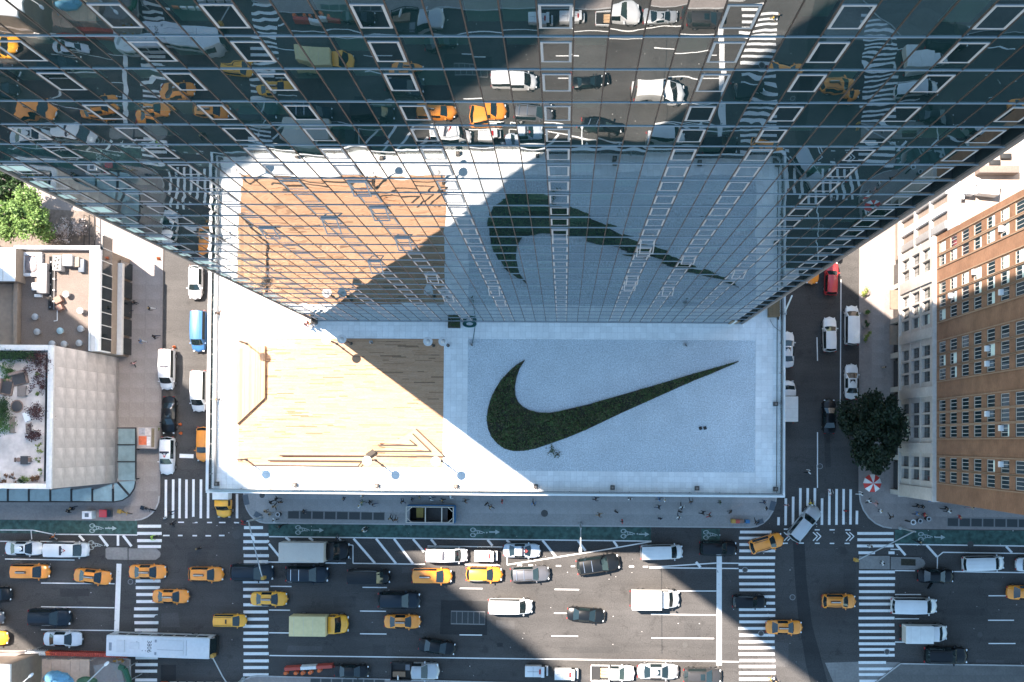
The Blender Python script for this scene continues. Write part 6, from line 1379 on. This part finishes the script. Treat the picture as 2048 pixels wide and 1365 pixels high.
for _ in range(3): shrub(312+random.uniform(-2, 2), 860+_*14, 1.2, .28, .5, LEAFB if _ else LEAFY, ('leafy pot at the kiosk top end', 'leafy pot at the kiosk middle', 'leafy pot at the kiosk lower end')[_], 'potted_plant', 120, 'pots beside the kiosk', 'potted plant', .09)
o = thing('control_cabinet', 'white utility cabinet with a square vent on the left sidewalk edge', 'cabinet', (*at(178, 1030, .8).xy, .14)); b_ = MB(); b_.box(-.62, .62, -.5, .5, 0, 1.3); obj('body', b_.mesh('body', WHITE_TRIM, 30, .05), o); b_ = MB(); b_.box(-.25, .25, -.25, .25, 1.3, 1.33); obj('vent', b_.mesh('vent', GREY), o)
o = thing('vendor_cart', 'small vendor cart under a red cover on the left sidewalk edge', 'cart', (*at(212, 1027, .8).xy, .14)); b_ = MB(); b_.box(-.7, .7, -.45, .45, .2, .9); obj('body', b_.mesh('body', GREY, 30, .04), o); b_ = MB(); b_.box(-.75, .25, -.5, .5, .9, 1.05); obj('cover', b_.mesh('cover', RED, 30, .06), o); b_ = MB(); b_.box(.3, .72, -.45, .45, .9, 1.0); obj('crate', b_.mesh('crate', NAVY), o)
for px, lab, mt in ((252, 'parked yellow delivery bicycle on the left sidewalk corner', SIGY), (298, 'dark parked motor scooter beside the left corner kerb', NAVY)):
    c = at(px, 1025 if px < 280 else 1018, .4); o = thing('parked_bicycle' if px < 280 else 'motor_scooter', lab, 'bicycle' if px < 280 else 'scooter', (c.x, c.y, .14), R(-15)); r = .33
    for x in (-.55, .55):
        b_ = MB()
        for i in range(16): a, a2 = 2*math.pi*i/16, 2*math.pi*(i+1)/16; b_.cyl((x+r*math.cos(a), 0, r+r*math.sin(a)), (x+r*math.cos(a2), 0, r+r*math.sin(a2)), .03 if px < 280 else .06, n=5)
        obj('wheel', b_.mesh('wheel', TYRE), o)
    b_ = MB(); b_.tube([(-.55, 0, .33), (-.15, 0, .75), (.4, 0, .8), (.55, 0, .33)], .04); b_.tube([(-.15, 0, .75), (0, 0, .35), (.4, 0, .8)], .04); obj('frame', b_.mesh('frame', mt), o)
    b_ = MB(); b_.tube([(.42, -.3, .98), (.42, .3, .98)], .03); obj('handlebar', b_.mesh('handlebar', mt), o); b_ = MB(); b_.box(-.35, -.02, -.12, .12, .78, .88); obj('saddle', b_.mesh('saddle', mt if px < 280 else DARKTRIM, 30, .04), o)
    b_ = MB(); b_.box(-.85, -.4, -.25, .25, .7, 1.05); obj('delivery_box', b_.mesh('delivery_box', mt, 30, .03), o)
def bin_(px, py, label, m=DARKTRIM, r=.3, h=.95):
    c = at(px, py, h*.6); o = thing('litter_bin', label, 'bin', (c.x, c.y, .14), 0, 'litter bins'); b_ = MB(); b_.cyl((0, 0, 0), (0, 0, h), r*.85, r, 14); obj('basket', b_.mesh('basket', m, 40), o); b_ = MB(); b_.ring((0, 0), r*.6, r*1.05, h+.01, 14); obj('rim', b_.mesh('rim', METAL), o)
bin_(557.5, 1029, 'dark litter bin beside the left sidewalk corner'); bin_(1855, 1038, 'litter bin in the shade by the right signal mast'); bin_(1838, 1042, 'blue litter bin beside the ringed lamp, right corner', NAVY)
c = at(1826, 1045, 3); o = thing('globe_post', 'dark post with a white ring top at the right junction corner', 'post', (c.x, c.y, .14)); b_ = MB(); b_.cyl((0, 0, 0), (0, 0, 3), .1, n=8); obj('post', b_.mesh('post', DARKTRIM), o); b_ = MB(); b_.ring((0, 0), .24, .34, 3.02, 20); obj('ring_top', b_.mesh('ring_top', WHITE_TRIM), o)
c = at(1466, 1042.5, .6); o = thing('news_box', 'yellow topped news box on the right end of the podium sidewalk', 'news box', (c.x, c.y, .14)); b_ = MB(); b_.box(-.25, .25, -.25, .25, 0, 1.1); obj('body', b_.mesh('body', SIGY, 30, .03), o)
for k, (x, l, m_) in enumerate(((1474, 'dark red news box next to the yellow topped one', REDB), (1482, 'brown news box, third in the short row', RUST), (1494, 'blue news box at the end of the short row', SBLUE))): c = at(x, 1043, .5); o = thing('news_box', l, 'news box', (c.x, c.y, .14)); b_ = MB(); b_.box(-.26, .26, -.22, .22, 0, 1.0); obj('body', b_.mesh('body', m_, 30, .03), o); b_ = MB(); b_.box(-.2, .2, -.24, -.22, .5, .9); obj('window', b_.mesh('window', CARGLASS), o)
RAMPM = mat('tactile_pad', (.09, .11, .13), .8, .15, 9)
for x, y, sx, sy, rz, l in ((492, 1000, .7, 1.3, .2, 'dark tactile pad by the left street crossing'), (516, 1031, 1.0, .7, -.5, 'dark tactile pad at the left sidewalk corner'), (1545, 1012, .7, 1.2, -.25, 'dark tactile pad by the right street crossing'), (1520, 1044, .9, .6, .35, 'dark tactile pad at the right sidewalk corner')):
    c = at(x, y, .15); b_ = MB(); b_.box(-sx/2, sx/2, -sy/2, sy/2, 0, .012)
    for i in range(6):
        for j in range(6): xx, yy = -sx*.42+i*sx*.168, -sy*.42+j*sy*.168; b_.box(xx-.03, xx+.03, yy-.03, yy+.03, .012, .024)
    o = obj('tactile_pad', b_.mesh('tactile_pad', RAMPM), None, (c.x, c.y, .158), rz); tag(o, l, 'tactile pad', 'tactile pads')
# traffic islands
def island(label, pts, pad=None):  # raised islands between the lanes
    o = thing('traffic_island', label, 'traffic island', (0, 0, 0)); b_ = MB(); b_.prism([g(*p) for p in pts], 0, .14); obj('kerbed_slab', b_.mesh('kerbed_slab', bpy.data.materials['bus_pad_concrete']), o)
    if pad: b_ = MB(); b_.prism([at(*p, .14).xy for p in pad], .1, .16); obj('planted_pit', b_.mesh('planted_pit', bpy.data.materials['bed_soil']), o)
island('left small traffic island beside the crosswalk with a rounded end', [(212,1098),(216,1095),(256,1095),(256,1120),(216,1119),(212,1115)]); island('left rounded island tip standing in the crosswalk', [(258,1097),(312,1097),(320,1103),(322,1108),(320,1114),(312,1120),(258,1120)])
island('right traffic island slab standing in the crosswalk', [(1718,1112),(1779,1112),(1779,1139),(1718,1138)]); island('right rounded island with a dark square tree pit', [(1781,1114),(1838,1115),(1847,1120),(1850,1127),(1847,1134),(1838,1139),(1781,1139)], [(1802,1118),(1831,1119),(1831,1132),(1802,1131)])
# ------------------------------------------------------------------ building site in the lower left corner
site = thing('site_barrier', 'long red and white slatted barrier along the lower left kerb', 'barrier', (0, 0, 0)); p, q = at(52, 1305, .6), at(255, 1311, .6); n = 44
for k in range(n):
    a = p.lerp(q, k/n); b_ = MB(); b_.box(-.11, .11, -.28, .28, 0, 1.0); obj('slat', b_.mesh('slat', UW if k < 9 else (ORANGE if k < 11 else REDB)), site, (a.x+.15, a.y, .01), .35)
b_ = MB(); b_.cyl((p.x, p.y, .5), (q.x, q.y, .5), .05, n=5); obj('rail', b_.mesh('rail', METAL), site)
CANV = mat('site_boarding', (.45, .31, .225), .8, .12, 3, var2=.12)
sh = thing('plywood_platform', 'tan plywood covered platform of the building site, partly sunlit', 'platform', (0, 0, 0)); zz = 3.0
def gs(px, py): p = at(px, py, zz); return (p.x, p.y)
for k in range(5): b_ = MB(); x0 = 84+k*19; b_.prism([gs(x0, 1319), gs(x0+18.6, 1320), gs(x0+18.6, 1420), gs(x0, 1420)], zz-.12, zz+random.uniform(0, .02), True); obj('plywood_sheet', b_.mesh('plywood_sheet', CANV), sh)
b_ = MB()
for x in (86, 130, 178): b_.cyl((*gs(x, 1322), .1), (*gs(x, 1322), zz-.1), .07, n=6)
obj('prop', b_.mesh('prop', METAL), sh)
def heap(px, py, z, rx_, ry_, h, m, label, name, cat, seed=0):
    c = at(px, py, z+h*.5); b_ = MB(); n = 16; mm = 10; random.seed(seed); vs = []; fs = []
    for j in range(mm+1):
        for i in range(n):
            t_ = math.pi/2*j/mm; a = 2*math.pi*i/n; w_ = 1+random.uniform(-.12, .12); vs.append((rx_*w_*math.cos(t_)*math.cos(a), ry_*w_*math.cos(t_)*math.sin(a), h*math.sin(t_)*(1+random.uniform(-.1, .1))))
    for j in range(mm):
        for i in range(n): fs.append((j*n+i, j*n+(i+1) % n, (j+1)*n+(i+1) % n, (j+1)*n+i))
    b_.idx(vs, fs); o = obj(name, b_.mesh(name, m, 60), None, (c.x, c.y, z)); tag(o, label, cat); return o
heap(112, 1358, 3.05, 1.7, .9, .9, mat('blue_tarp', (.12, .30, .44), .5, .2, 4), 'crumpled light blue tarpaulin on the site platform', 'blue_tarp', 'tarpaulin', 3); heap(133, 1364, 3.05, .8, .6, .7, bpy.data.materials['blue_tarp'], 'smaller folded blue tarpaulin beside the big one', 'blue_tarp', 'tarpaulin', 4)
heap(172, 1363, 3.05, 1.3, .5, .5, mat('green_sheet', (.06, .13, .07), .7, .3, 5), 'green patterned sheet at the bottom photo edge', 'green_sheet', 'sheet', 5)
rf = thing('hoarding_roof', 'grey sloping roof with a dark green edge in the building site', 'roof', (0, 0, 0)); zz = 3.4
b_ = MB(); P = [at(x, y, z) for x, y, z in ((186,1332,3.0),(222,1326,3.0),(240,1330,3.9),(262,1420,3.9),(212,1420,3.0))]; b_.face([tuple(v) for v in P][::-1]); b_.face([(v.x, v.y, v.z-.12) for v in P]); obj('sheet', b_.mesh('sheet', mat('grey_felt', (.20, .18, .17), .9, .1, 4)), rf)
b_ = MB(); P = [at(238, 1334, 4.05), at(249, 1338, 4.05), at(258, 1362, 4.05), at(262, 1420, 4.05)]
for p, q in zip(P, P[1:]): b_.cyl(p, q, .35, n=6)
obj('green_edge', b_.mesh('green_edge', mat('hoarding_green', (.02, .09, .05), .6, .1)), rf); b_ = MB()
for p in P[1:3]: b_.cyl((p.x, p.y, .1), (p.x, p.y, 4), .06, n=6)
obj('prop', b_.mesh('prop', METAL), rf)
c = at(6, 1340, 9); bl2 = thing('corner_block', 'white capped tan wall corner at the lower left photo edge', 'building', (c.x, c.y, 0)); b_ = MB(); b_.box(-14, .25, -8, .35, 0, 7.6); obj('wall', b_.mesh('wall', TANWALL), bl2); b_ = MB(); b_.box(-14, .3, -8.0, .4, 7.6, 8.0); obj('coping', b_.mesh('coping', WHITE_TRIM), bl2)
aw_ = thing('site_awning', 'grey slanting awning above the sunlit lower left kerb', 'awning', (0, 0, 0)); b_ = MB(); P = [at(-20, 1318, 2.6), at(-20, 1308, 3.2), at(62, 1302, 3.2), at(22, 1316, 2.6)]; b_.face([tuple(v) for v in P][::-1]); b_.face([(v.x, v.y, v.z-.06) for v in P]); obj('cloth', b_.mesh('cloth', mat('awning_grey', (.36, .32, .30), .8, .1)), aw_)
b_ = MB(); b_.cyl(P[3]-Vector((0,0,2.6)), P[3], .04, n=5); b_.cyl(P[2]-Vector((0,0,3.2)), P[2], .04, n=5); obj('pole', b_.mesh('pole', METAL), aw_)
c = at(29, 1347, 1.5); o = thing('site_hut', 'dark green site hut in the lower left corner', 'hut', (c.x+1.2, c.y, .14)); b_ = MB(); b_.box(-.9, .9, -1.0, 1.2, 0, 2.3); obj('wall', b_.mesh('wall', mat('hut_green', (.03, .05, .045), .7)), o); b_ = MB(); b_.box(-1, 1, -1.1, 1.3, 2.3, 2.4); obj('roof', b_.mesh('roof', bpy.data.materials['grey_felt']), o)
c = at(236, 1323, .6); o = thing('rubble_pile', 'small pile of orange and grey site debris by the bus', 'debris', (c.x, c.y, .14)); b_ = MB(); random.seed(9)
for k in range(14): x, y = random.gauss(0, .5), random.gauss(0, .25); b_.mat(k % 2).box(x-.15, x+.15, y-.1, y+.1, 0, random.uniform(.1, .4), Matrix.Rotation(random.uniform(-.3, .3), 4, 'Z'))
obj('pieces', b_.mesh('pieces', [SIGY, METAL]), o)
p = at(322, 1367, .5); o = thing('white_barrier', 'white segmented barrier across the lower left crossing', 'barrier', (p.x, p.y, 0))
for k in range(9): b_ = MB(); b_.box(-.42, .42, -.14, .14, 0, .8); obj('segment', b_.mesh('segment', UW if k != 0 else ORANGE, 30, .04), o, (.3+k*1.15, 0, .01))
# open door of the dark sedan, small road patches and litter
c = at(1861, 1172, .9); o = thing('open_car_door', 'open dark door swung out below the dark sedan beside the island', 'car door', (c.x, c.y, .3), R(58)); b_ = MB(); b_.box(-.5, .5, -.04, .04, 0, .7); obj('panel', b_.mesh('panel', BLACK, 30, .02), o); b_ = MB(); b_.box(-.4, .4, -.02, .02, .7, 1.05); obj('window', b_.mesh('window', CARGLASS), o)
lit = MB(); random.seed(21)
for _ in range(170):
    x, y = random.uniform(0, 2048), random.choice((random.gauss(1052, 6), random.uniform(1060, 1365), random.uniform(1060, 1365)))
    p = at(x, y, .012); s_ = random.uniform(.02, .07); lit.mat(0).face([(p.x-s_, p.y-s_*.6, .016), (p.x+s_, p.y-s_, .016), (p.x+s_*.7, p.y+s_, .016), (p.x-s_*.8, p.y+s_*.5, .016)])
o = obj('street_litter', lit.mesh('street_litter', mat('litter', (.5, .48, .45), .8, .3, 2))); o['kind'] = 'stuff'
b_ = MB()
for x, y, w_, h_ in ((1000, 1290, .7, .5), (1150, 1262, .1, .1), (697, 1093, .8, .5)): p = at(x, y, .01); b_.box(p.x-w_/2, p.x+w_/2, p.y-h_/2, p.y+h_/2, .005, .012)
struct('utility_patch', b_, ASPHALT_DARK)
# slots in the avenue
b_ = MB(); b_.strip(g(1323, 1137), g(1324, 1308), .12, .006); struct('sealed_crack', b_, ASPHALT_DARK)

# ------------------------------------------------------------------ people
SKINS = [mat('skin_tan', (.38, .22, .15), .6, .05), mat('skin_brown', (.16, .085, .055), .6, .05), mat('skin_light', (.50, .33, .25), .6, .05)]
CLOTH = {k: mat('cloth_'+k, c, .9, .12, 8) for k, c in dict(black=(.012,.012,.014), navy=(.02,.03,.06), grey=(.14,.14,.15), white=(.62,.62,.62), red=(.38,.04,.04), blue=(.10,.18,.32), tan=(.36,.26,.17), green=(.10,.15,.10), orange=(.62,.16,.03), lime=(.38,.60,.08), pink=(.50,.28,.27), brown=(.14,.08,.05), jeans=(.06,.08,.13), yellow=(.55,.40,.06)).items()}
HAIRS = [mat('hair_dark', (.012, .01, .009), .6), mat('hair_brown', (.06, .035, .02), .6), mat('hair_blond', (.30, .21, .10), .6), mat('cap_white', (.6, .6, .6), .8)]
def person_mesh(pose):
    st = {'walk': .36, 'stand': .06, 'ride': .30}[pose]; V = []; E = []; Rr = []
    def v(p, r, par=None):
        V.append(p); Rr.append(r)
        if par is not None: E.append((par, len(V)-1))
        return len(V)-1
    pel = v((0, 0, .94), (.15, .11)); wai = v((.01, 0, 1.08), (.135, .10), pel); che = v((.02, 0, 1.30), (.17, .12), wai); nk = v((.02, 0, 1.46), (.062, .062), che)
    hd = v((.045, 0, 1.60), (.088, .10), nk); tp = v((.04, 0, 1.70), (.082, .09), hd); v((.14, 0, 1.605), (.018, .02), hd)
    for s in (-1, 1):
        f = st*s
        hp = v((f*.12, s*.095, .88), (.085, .085), pel); kn = v((f*.55+.03, s*.10, .50), (.058, .058), hp); an = v((f-.02 if f > 0 else f*1.05, s*.10, .10 if f > 0 else .14), (.042, .042), kn); v((f+.16, s*.115, .035), (.038, .03), an)
        sh_ = v((.01, s*.19, 1.40), (.062, .062), che); fa = -f*.75
        if pose == 'ride': el = v((.18, s*.26, 1.18), (.042, .042), sh_); wr = v((.40, s*.24, 1.08), (.03, .03), el)
        else: el = v((fa*.5-.03, s*.25, 1.13), (.043, .043), sh_); wr = v((fa+.06, s*.24, .90), (.03, .03), el)
        pm_ = v((V[wr][0]+.03, V[wr][1], V[wr][2]-.07), (.034, .02), wr)
        for q in range(4):
            a = v((V[pm_][0]+(q-1.5)*.02, V[pm_][1], V[pm_][2]-.055), (.0095, .0095), pm_); v((V[a][0]+.005, V[a][1]-s*.012, V[a][2]-(.028, .034, .03, .02)[q]), (.008, .008), a)
        th_ = v((V[wr][0]+.075, V[wr][1]-s*.005, V[wr][2]-.06), (.010, .010), pm_); v((V[th_][0]+.012, V[th_][1]-s*.01, V[th_][2]-.03), (.009, .009), th_)
    me = bpy.data.meshes.new('body_frame'); me.from_pydata(V, E, []); o = bpy.data.objects.new('body_frame', me); COL.objects.link(o)
    sk_ = o.modifiers.new('skin', 'SKIN'); sk_.use_smooth_shade = True
    for d_, r in zip(me.skin_vertices[0].data, Rr): d_.radius = r
    me.skin_vertices[0].data[0].use_root = True
    su = o.modifiers.new('sub', 'SUBSURF'); su.levels = 1; su.render_levels = 1
    bpy.context.view_layer.update(); ev = o.evaluated_get(bpy.context.evaluated_depsgraph_get()); out = bpy.data.meshes.new_from_object(ev); bpy.data.objects.remove(o); out.name = 'body'
    out.materials.clear()
    for m_ in (SKINS[0], CLOTH['grey'], CLOTH['jeans'], DARKTRIM): out.materials.append(m_)
    for f_ in out.polygons:
        c = f_.center; hand = abs(c.y) > .21 and c.z < .93 if pose != 'ride' else c.x > .40
        f_.material_index = 0 if c.z > 1.47 or hand else (3 if c.z < .09 else (2 if c.z < .95 and abs(c.y) < .215 else 1)); f_.use_smooth = True
    return out
HAIRM = MB(); HAIRM.ball((.022, 0, 1.668), (.112, .105, .118), 12, 8); hair_me = HAIRM.mesh('hair', HAIRS[0], 60)
BODY = {p: person_mesh(p) for p in ('walk', 'stand', 'ride')}
def person(px, py, rz, top, leg, label, pose='walk', z=.15, skin=None, hair=None, group='people on foot'):
    c = at(px, py, z+.9); r = random.Random(int(px*7+py)); sk_ = SKINS[r.randrange(3)] if skin is None else SKINS[skin]; ha = HAIRS[r.choice((0, 0, 1, 1, 2))] if hair is None else HAIRS[hair]
    o = thing('person', label, 'person', (c.x, c.y, z), R(rz), group); s_ = r.uniform(.95, 1.05); o.scale = (s_*1.06, s_*1.06, s_)
    b_ = obj('body', BODY[pose], o)
    for i, m_ in enumerate((sk_, CLOTH[top], CLOTH[leg])): b_.material_slots[i].link = 'OBJECT'; b_.material_slots[i].material = m_
    h_ = obj('hair', hair_me, o); h_.material_slots[0].link = 'OBJECT'; h_.material_slots[0].material = ha
    return o
TZ = ROOF; G0 = .012
for a in [
 (613,650,200,'pink','white','person in pink top walking on the sunlit terrace, left of a group of three',None,TZ),(618.5,646.5,200,'red','black','person in red top in the middle of three on the sunlit terrace',None,TZ),(624,649,200,'white','jeans','person in white top, rightmost of three on the sunlit terrace',None,TZ),
 (437,628,90,'brown','grey','person in brown leaning at the left terrace railing, upper one',None,TZ),(436,800,90,'grey','black','person in grey at the left terrace railing, lower one',None,TZ),
 (542,1005,20,'black','black','person in black, leftmost of four standing close together at the left sidewalk corner'),(554,998,160,'black','grey','person in black, uppermost of four standing close together'),(560.5,1005,80,'brown','black','person in brown, rightmost of four standing close together'),(549.5,1013,250,'tan','black','person in tan jacket, lowest of four standing close together'),
 (532,1023,40,'tan','brown','person in tan coat beside the corner litter bin, upper one'),(540,1028.5,0,'tan','tan','person dressed all in tan beside the corner litter bin'),(549.5,1041,180,'white','black','person in white top at the kerb near the eight gratings'),
 (608,1023,0,'black','navy','person in black walking over the eight gratings'),(688,998,180,'navy','black','person in navy close to the podium wall above the gratings'),(724,991.5,0,'tan','black','person with pale hat half under the roof edge above the gratings',None,.15,2,3),
 (720,1012,150,'white','black','person in white, lower left of four walking above the gratings'),(725.5,1005,150,'green','grey','person in green, upper left of four walking above the gratings'),(740,1005,0,'black','black','person in black, upper right of four walking above the gratings'),(746.5,1009.5,0,'grey','jeans','person in grey, lower right of four walking above the gratings'),
 (781.5,1037,90,'black','black','person in black at the kerb left of the subway entrance'),(791.5,1040,90,'brown','grey','person in brown at the kerb touching the subway entrance'),(805,1003.5,120,'black','jeans','person in black at the upper left corner of the subway entrance'),
 (824.5,999,0,'navy','jeans','person in navy above the subway entrance, second from its left end'),(840.5,995.5,200,'grey','white','person in grey with pale trousers above the subway entrance'),(862,997,0,'white','jeans','person in white above the middle of the subway entrance'),(885,1001,180,'black','black','person in black above the right part of the subway entrance'),(901.5,993,0,'white','grey','person with white cap half under the roof edge above the subway entrance',None,.15,2,3),
 (931.5,1002,180,'brown','grey','person in brown right of the subway entrance'),(972.5,1008,315,'black','black','person in black, upper of two walking close together right of the subway entrance'),(981,1014,315,'brown','black','person in dark brown, lower of two walking close together'),(1004.5,1003,180,'red','grey','person in red top on the middle sidewalk'),(1067.5,1007,90,'blue','black','person in blue above the round sidewalk cover'),
 (1191,998,0,'navy','black','person in navy left of the middle street lamp pole group, close to the wall'),(1232,1024,60,'black','black','person in black striding on the middle sidewalk right of the lamp pole'),(1198,1030,0,'brown','tan','person in brown nearest to the lamp pole'),(1244.5,1043,180,'red','black','person in dark red at the kerb right of the lamp pole'),(1260,998.5,100,'white','black','person in white close to the wall, halfway along the sidewalk'),
 (1317.5,1014.5,180,'black','jeans','person in black alone in the middle of the sidewalk right half'),(1320,1037,270,'navy','black','person in navy at the kerb above the bike arrow'),(1318,998.5,0,'blue','grey','person in blue at the wall, left of a pair'),(1328.5,1000,0,'white','white','person in white at the wall, right of a pair'),
 (1363.5,1014.5,80,'white','black','person in white, top of three in a column on the sidewalk'),(1360,1024,80,'black','black','person in black, middle of three in a column on the sidewalk'),(1357.5,1035,80,'white','navy','person in white shirt and navy trousers, bottom of three in a column'),
 (1381.5,1004,90,'brown','jeans','person in brown close to the wall right of the column of three'),(1440,1005,180,'green','black','person in green close to the wall near the right sidewalk end'),(1405,1026,0,'black','black','person in black, left of a pair near the right sidewalk end'),(1418,1031.5,30,'brown','red','person with red trousers, right of a pair near the right sidewalk end'),(1460,1024,140,'black','grey','person in black above the news boxes'),
 (1527.5,1004.5,0,'navy','jeans','person in navy waiting at the right sidewalk corner, upper one'),(1532,1017,0,'black','white','person in black with pale trousers waiting at the right sidewalk corner'),(1513,1045,90,'black','black','person in black stepping off by the right corner tactile pad'),
 (1572.5,1011,90,'pink','navy','person in pink crossing at the left end of the right street crossing',None,G0),(1661,986.5,90,'white','pink','person in white top crossing the upper part of the right street crossing',None,G0),(1692.5,1022,270,'red','black','person in dark red crossing near the far end of the right street crossing',None,G0),(1622,1007,60,'yellow','tan','person in yellow just in front of the turning silver wagon',None,G0),
 (1722,987.5,180,'white','white','person dressed in white below the striped umbrella'),(1738,1003,30,'white','black','person in white, left of a pair on the brown corner paving'),(1751,1007,330,'pink','pink','person in pink, right of a pair on the brown corner paving'),(1760,1022,0,'white','navy','person in white and navy at the right corner kerb'),
 (1764,1126,0,'white','black','person in white walking over the right traffic island slab'),(1740,1092,310,'white','black','person in white and black on the stripes above the right island',None,G0),
 (1834,1012,0,'black','black','person in black, left of the group by the brick building corner'),(1844.5,1014,0,'black','navy','person in black and navy, right of the group by the brick building corner'),(1833.5,1027.5,0,'blue','navy','person in blue below the group by the brick building corner'),(1848,1029.5,0,'red','black','person in dark red beside the litter bin, right corner'),
 (1890.5,1017,0,'black','black','person in black, upper of two walking beside the brick building'),(1897,1022,0,'white','black','person in white, lower of two walking beside the brick building'),(1943,1014.5,180,'tan','pink','person in tan alone beside the brick wall'),(1918,1034.5,0,'red','grey','person in red at the gratings along the brick building'),(1860,1002,90,'blue','jeans','person in blue at the foot of the stone pier'),(1782,1034,90,'black','black','person in black by the right signal mast'),
 (1618,944,180,'white','black','person in white and black walking in the shaded right street',None,G0),(1768,735.5,90,'tan','grey','person in tan on the shaded right sidewalk above the dark tree'),
 (139,1022,200,'black','black','person in black, left of two walking below the glass canopy'),(145,1017,200,'black','navy','person in black, right of two walking below the glass canopy'),(328.5,1037,90,'white','black','person in white top at the lower end of the left street crossing',None,G0),(345.5,1048.5,60,'black','black','person in black below the left street crossing',None,G0),(342,1026,20,'black','navy','person in black and navy on the left street crossing',None,G0),
 (396.5,1098,90,'black','black','person in black alone in the middle of the left junction',None,G0),(106,1074,90,'orange','white','worker in orange top and white trousers by the bike lane',None,G0),(486,1045,0,'red','navy','person in red crossing beside the yellow truck cab',None,G0),(673.5,1077,90,'navy','grey','person in navy standing beside the grey box truck cab',None,G0),
 (299.5,617.5,0,'black','white','person in black in the shaded left sidewalk, upper right one'),(268.5,606,330,'black','black','person in black in the shaded left sidewalk, upper left one'),(282,682.5,340,'blue','white','person in blue in the shaded left sidewalk, lower left one'),(309.5,674,20,'black','navy','person in black at the shade edge near the left kerb'),(267,727,250,'pink','black','person in pink top in the dappled light left of the police van'),(253,622,0,'navy','navy','person in navy at the entrance of the rooftop building'),
 (1541,1359,20,'yellow','tan','worker in yellow top at the lower end of the sunny crosswalk',None,G0),(1550,1362,40,'black','navy','person in black beside the yellow worker at the bottom edge',None,G0)]:
    px, py, rz, top, leg, lab = a[:6]; z = a[7] if len(a) > 7 else .15; sk_ = a[8] if len(a) > 8 else None; ha = a[9] if len(a) > 9 else None
    person(px, py, rz, top, leg, lab, 'walk' if int(px) % 4 else 'stand', z, sk_, ha)
def cyclist(px, py, rz, top, leg, label, bm_=DARKTRIM):
    c = at(px, py, .8); k = thing('bicycle', 'bicycle under the '+label, 'bicycle', (c.x, c.y, G0), R(rz), 'ridden bicycles'); r = .34
    for x in (-.52, .52):
        b_ = MB()
        for i in range(16): a, a2 = 2*math.pi*i/16, 2*math.pi*(i+1)/16; b_.cyl((x+r*math.cos(a), 0, r+r*math.sin(a)), (x+r*math.cos(a2), 0, r+r*math.sin(a2)), .025, n=5)
        obj('wheel', b_.mesh('wheel', TYRE), k)
    b_ = MB(); b_.tube([(-.52, 0, .34), (-.15, 0, .85), (.38, 0, .85), (.52, 0, .34)], .03); b_.tube([(-.15, 0, .85), (-.02, 0, .3), (.38, 0, .85)], .03); obj('frame', b_.mesh('frame', bm_), k)
    b_ = MB(); b_.tube([(.42, -.28, 1.02), (.42, .28, 1.02)], .025); obj('handlebar', b_.mesh('handlebar', bm_), k); b_ = MB(); b_.box(-.28, -.02, -.08, .08, .85, .92); obj('saddle', b_.mesh('saddle', DARKTRIM), k)
    person(px, py, rz, top, leg, label, 'ride', .10, None, None, 'cyclists')
cyclist(304.5, 1076, 5, 'lime', 'black', 'cyclist in lime jacket crossing the left crosswalk'); cyclist(561, 1053, 200, 'black', 'black', 'cyclist in black at the start of the middle bike lane'); cyclist(727, 1061, 30, 'white', 'black', 'cyclist in white top on the middle bike lane'); cyclist(1838, 1084, 340, 'black', 'navy', 'cyclist in black on the right bike lane line')
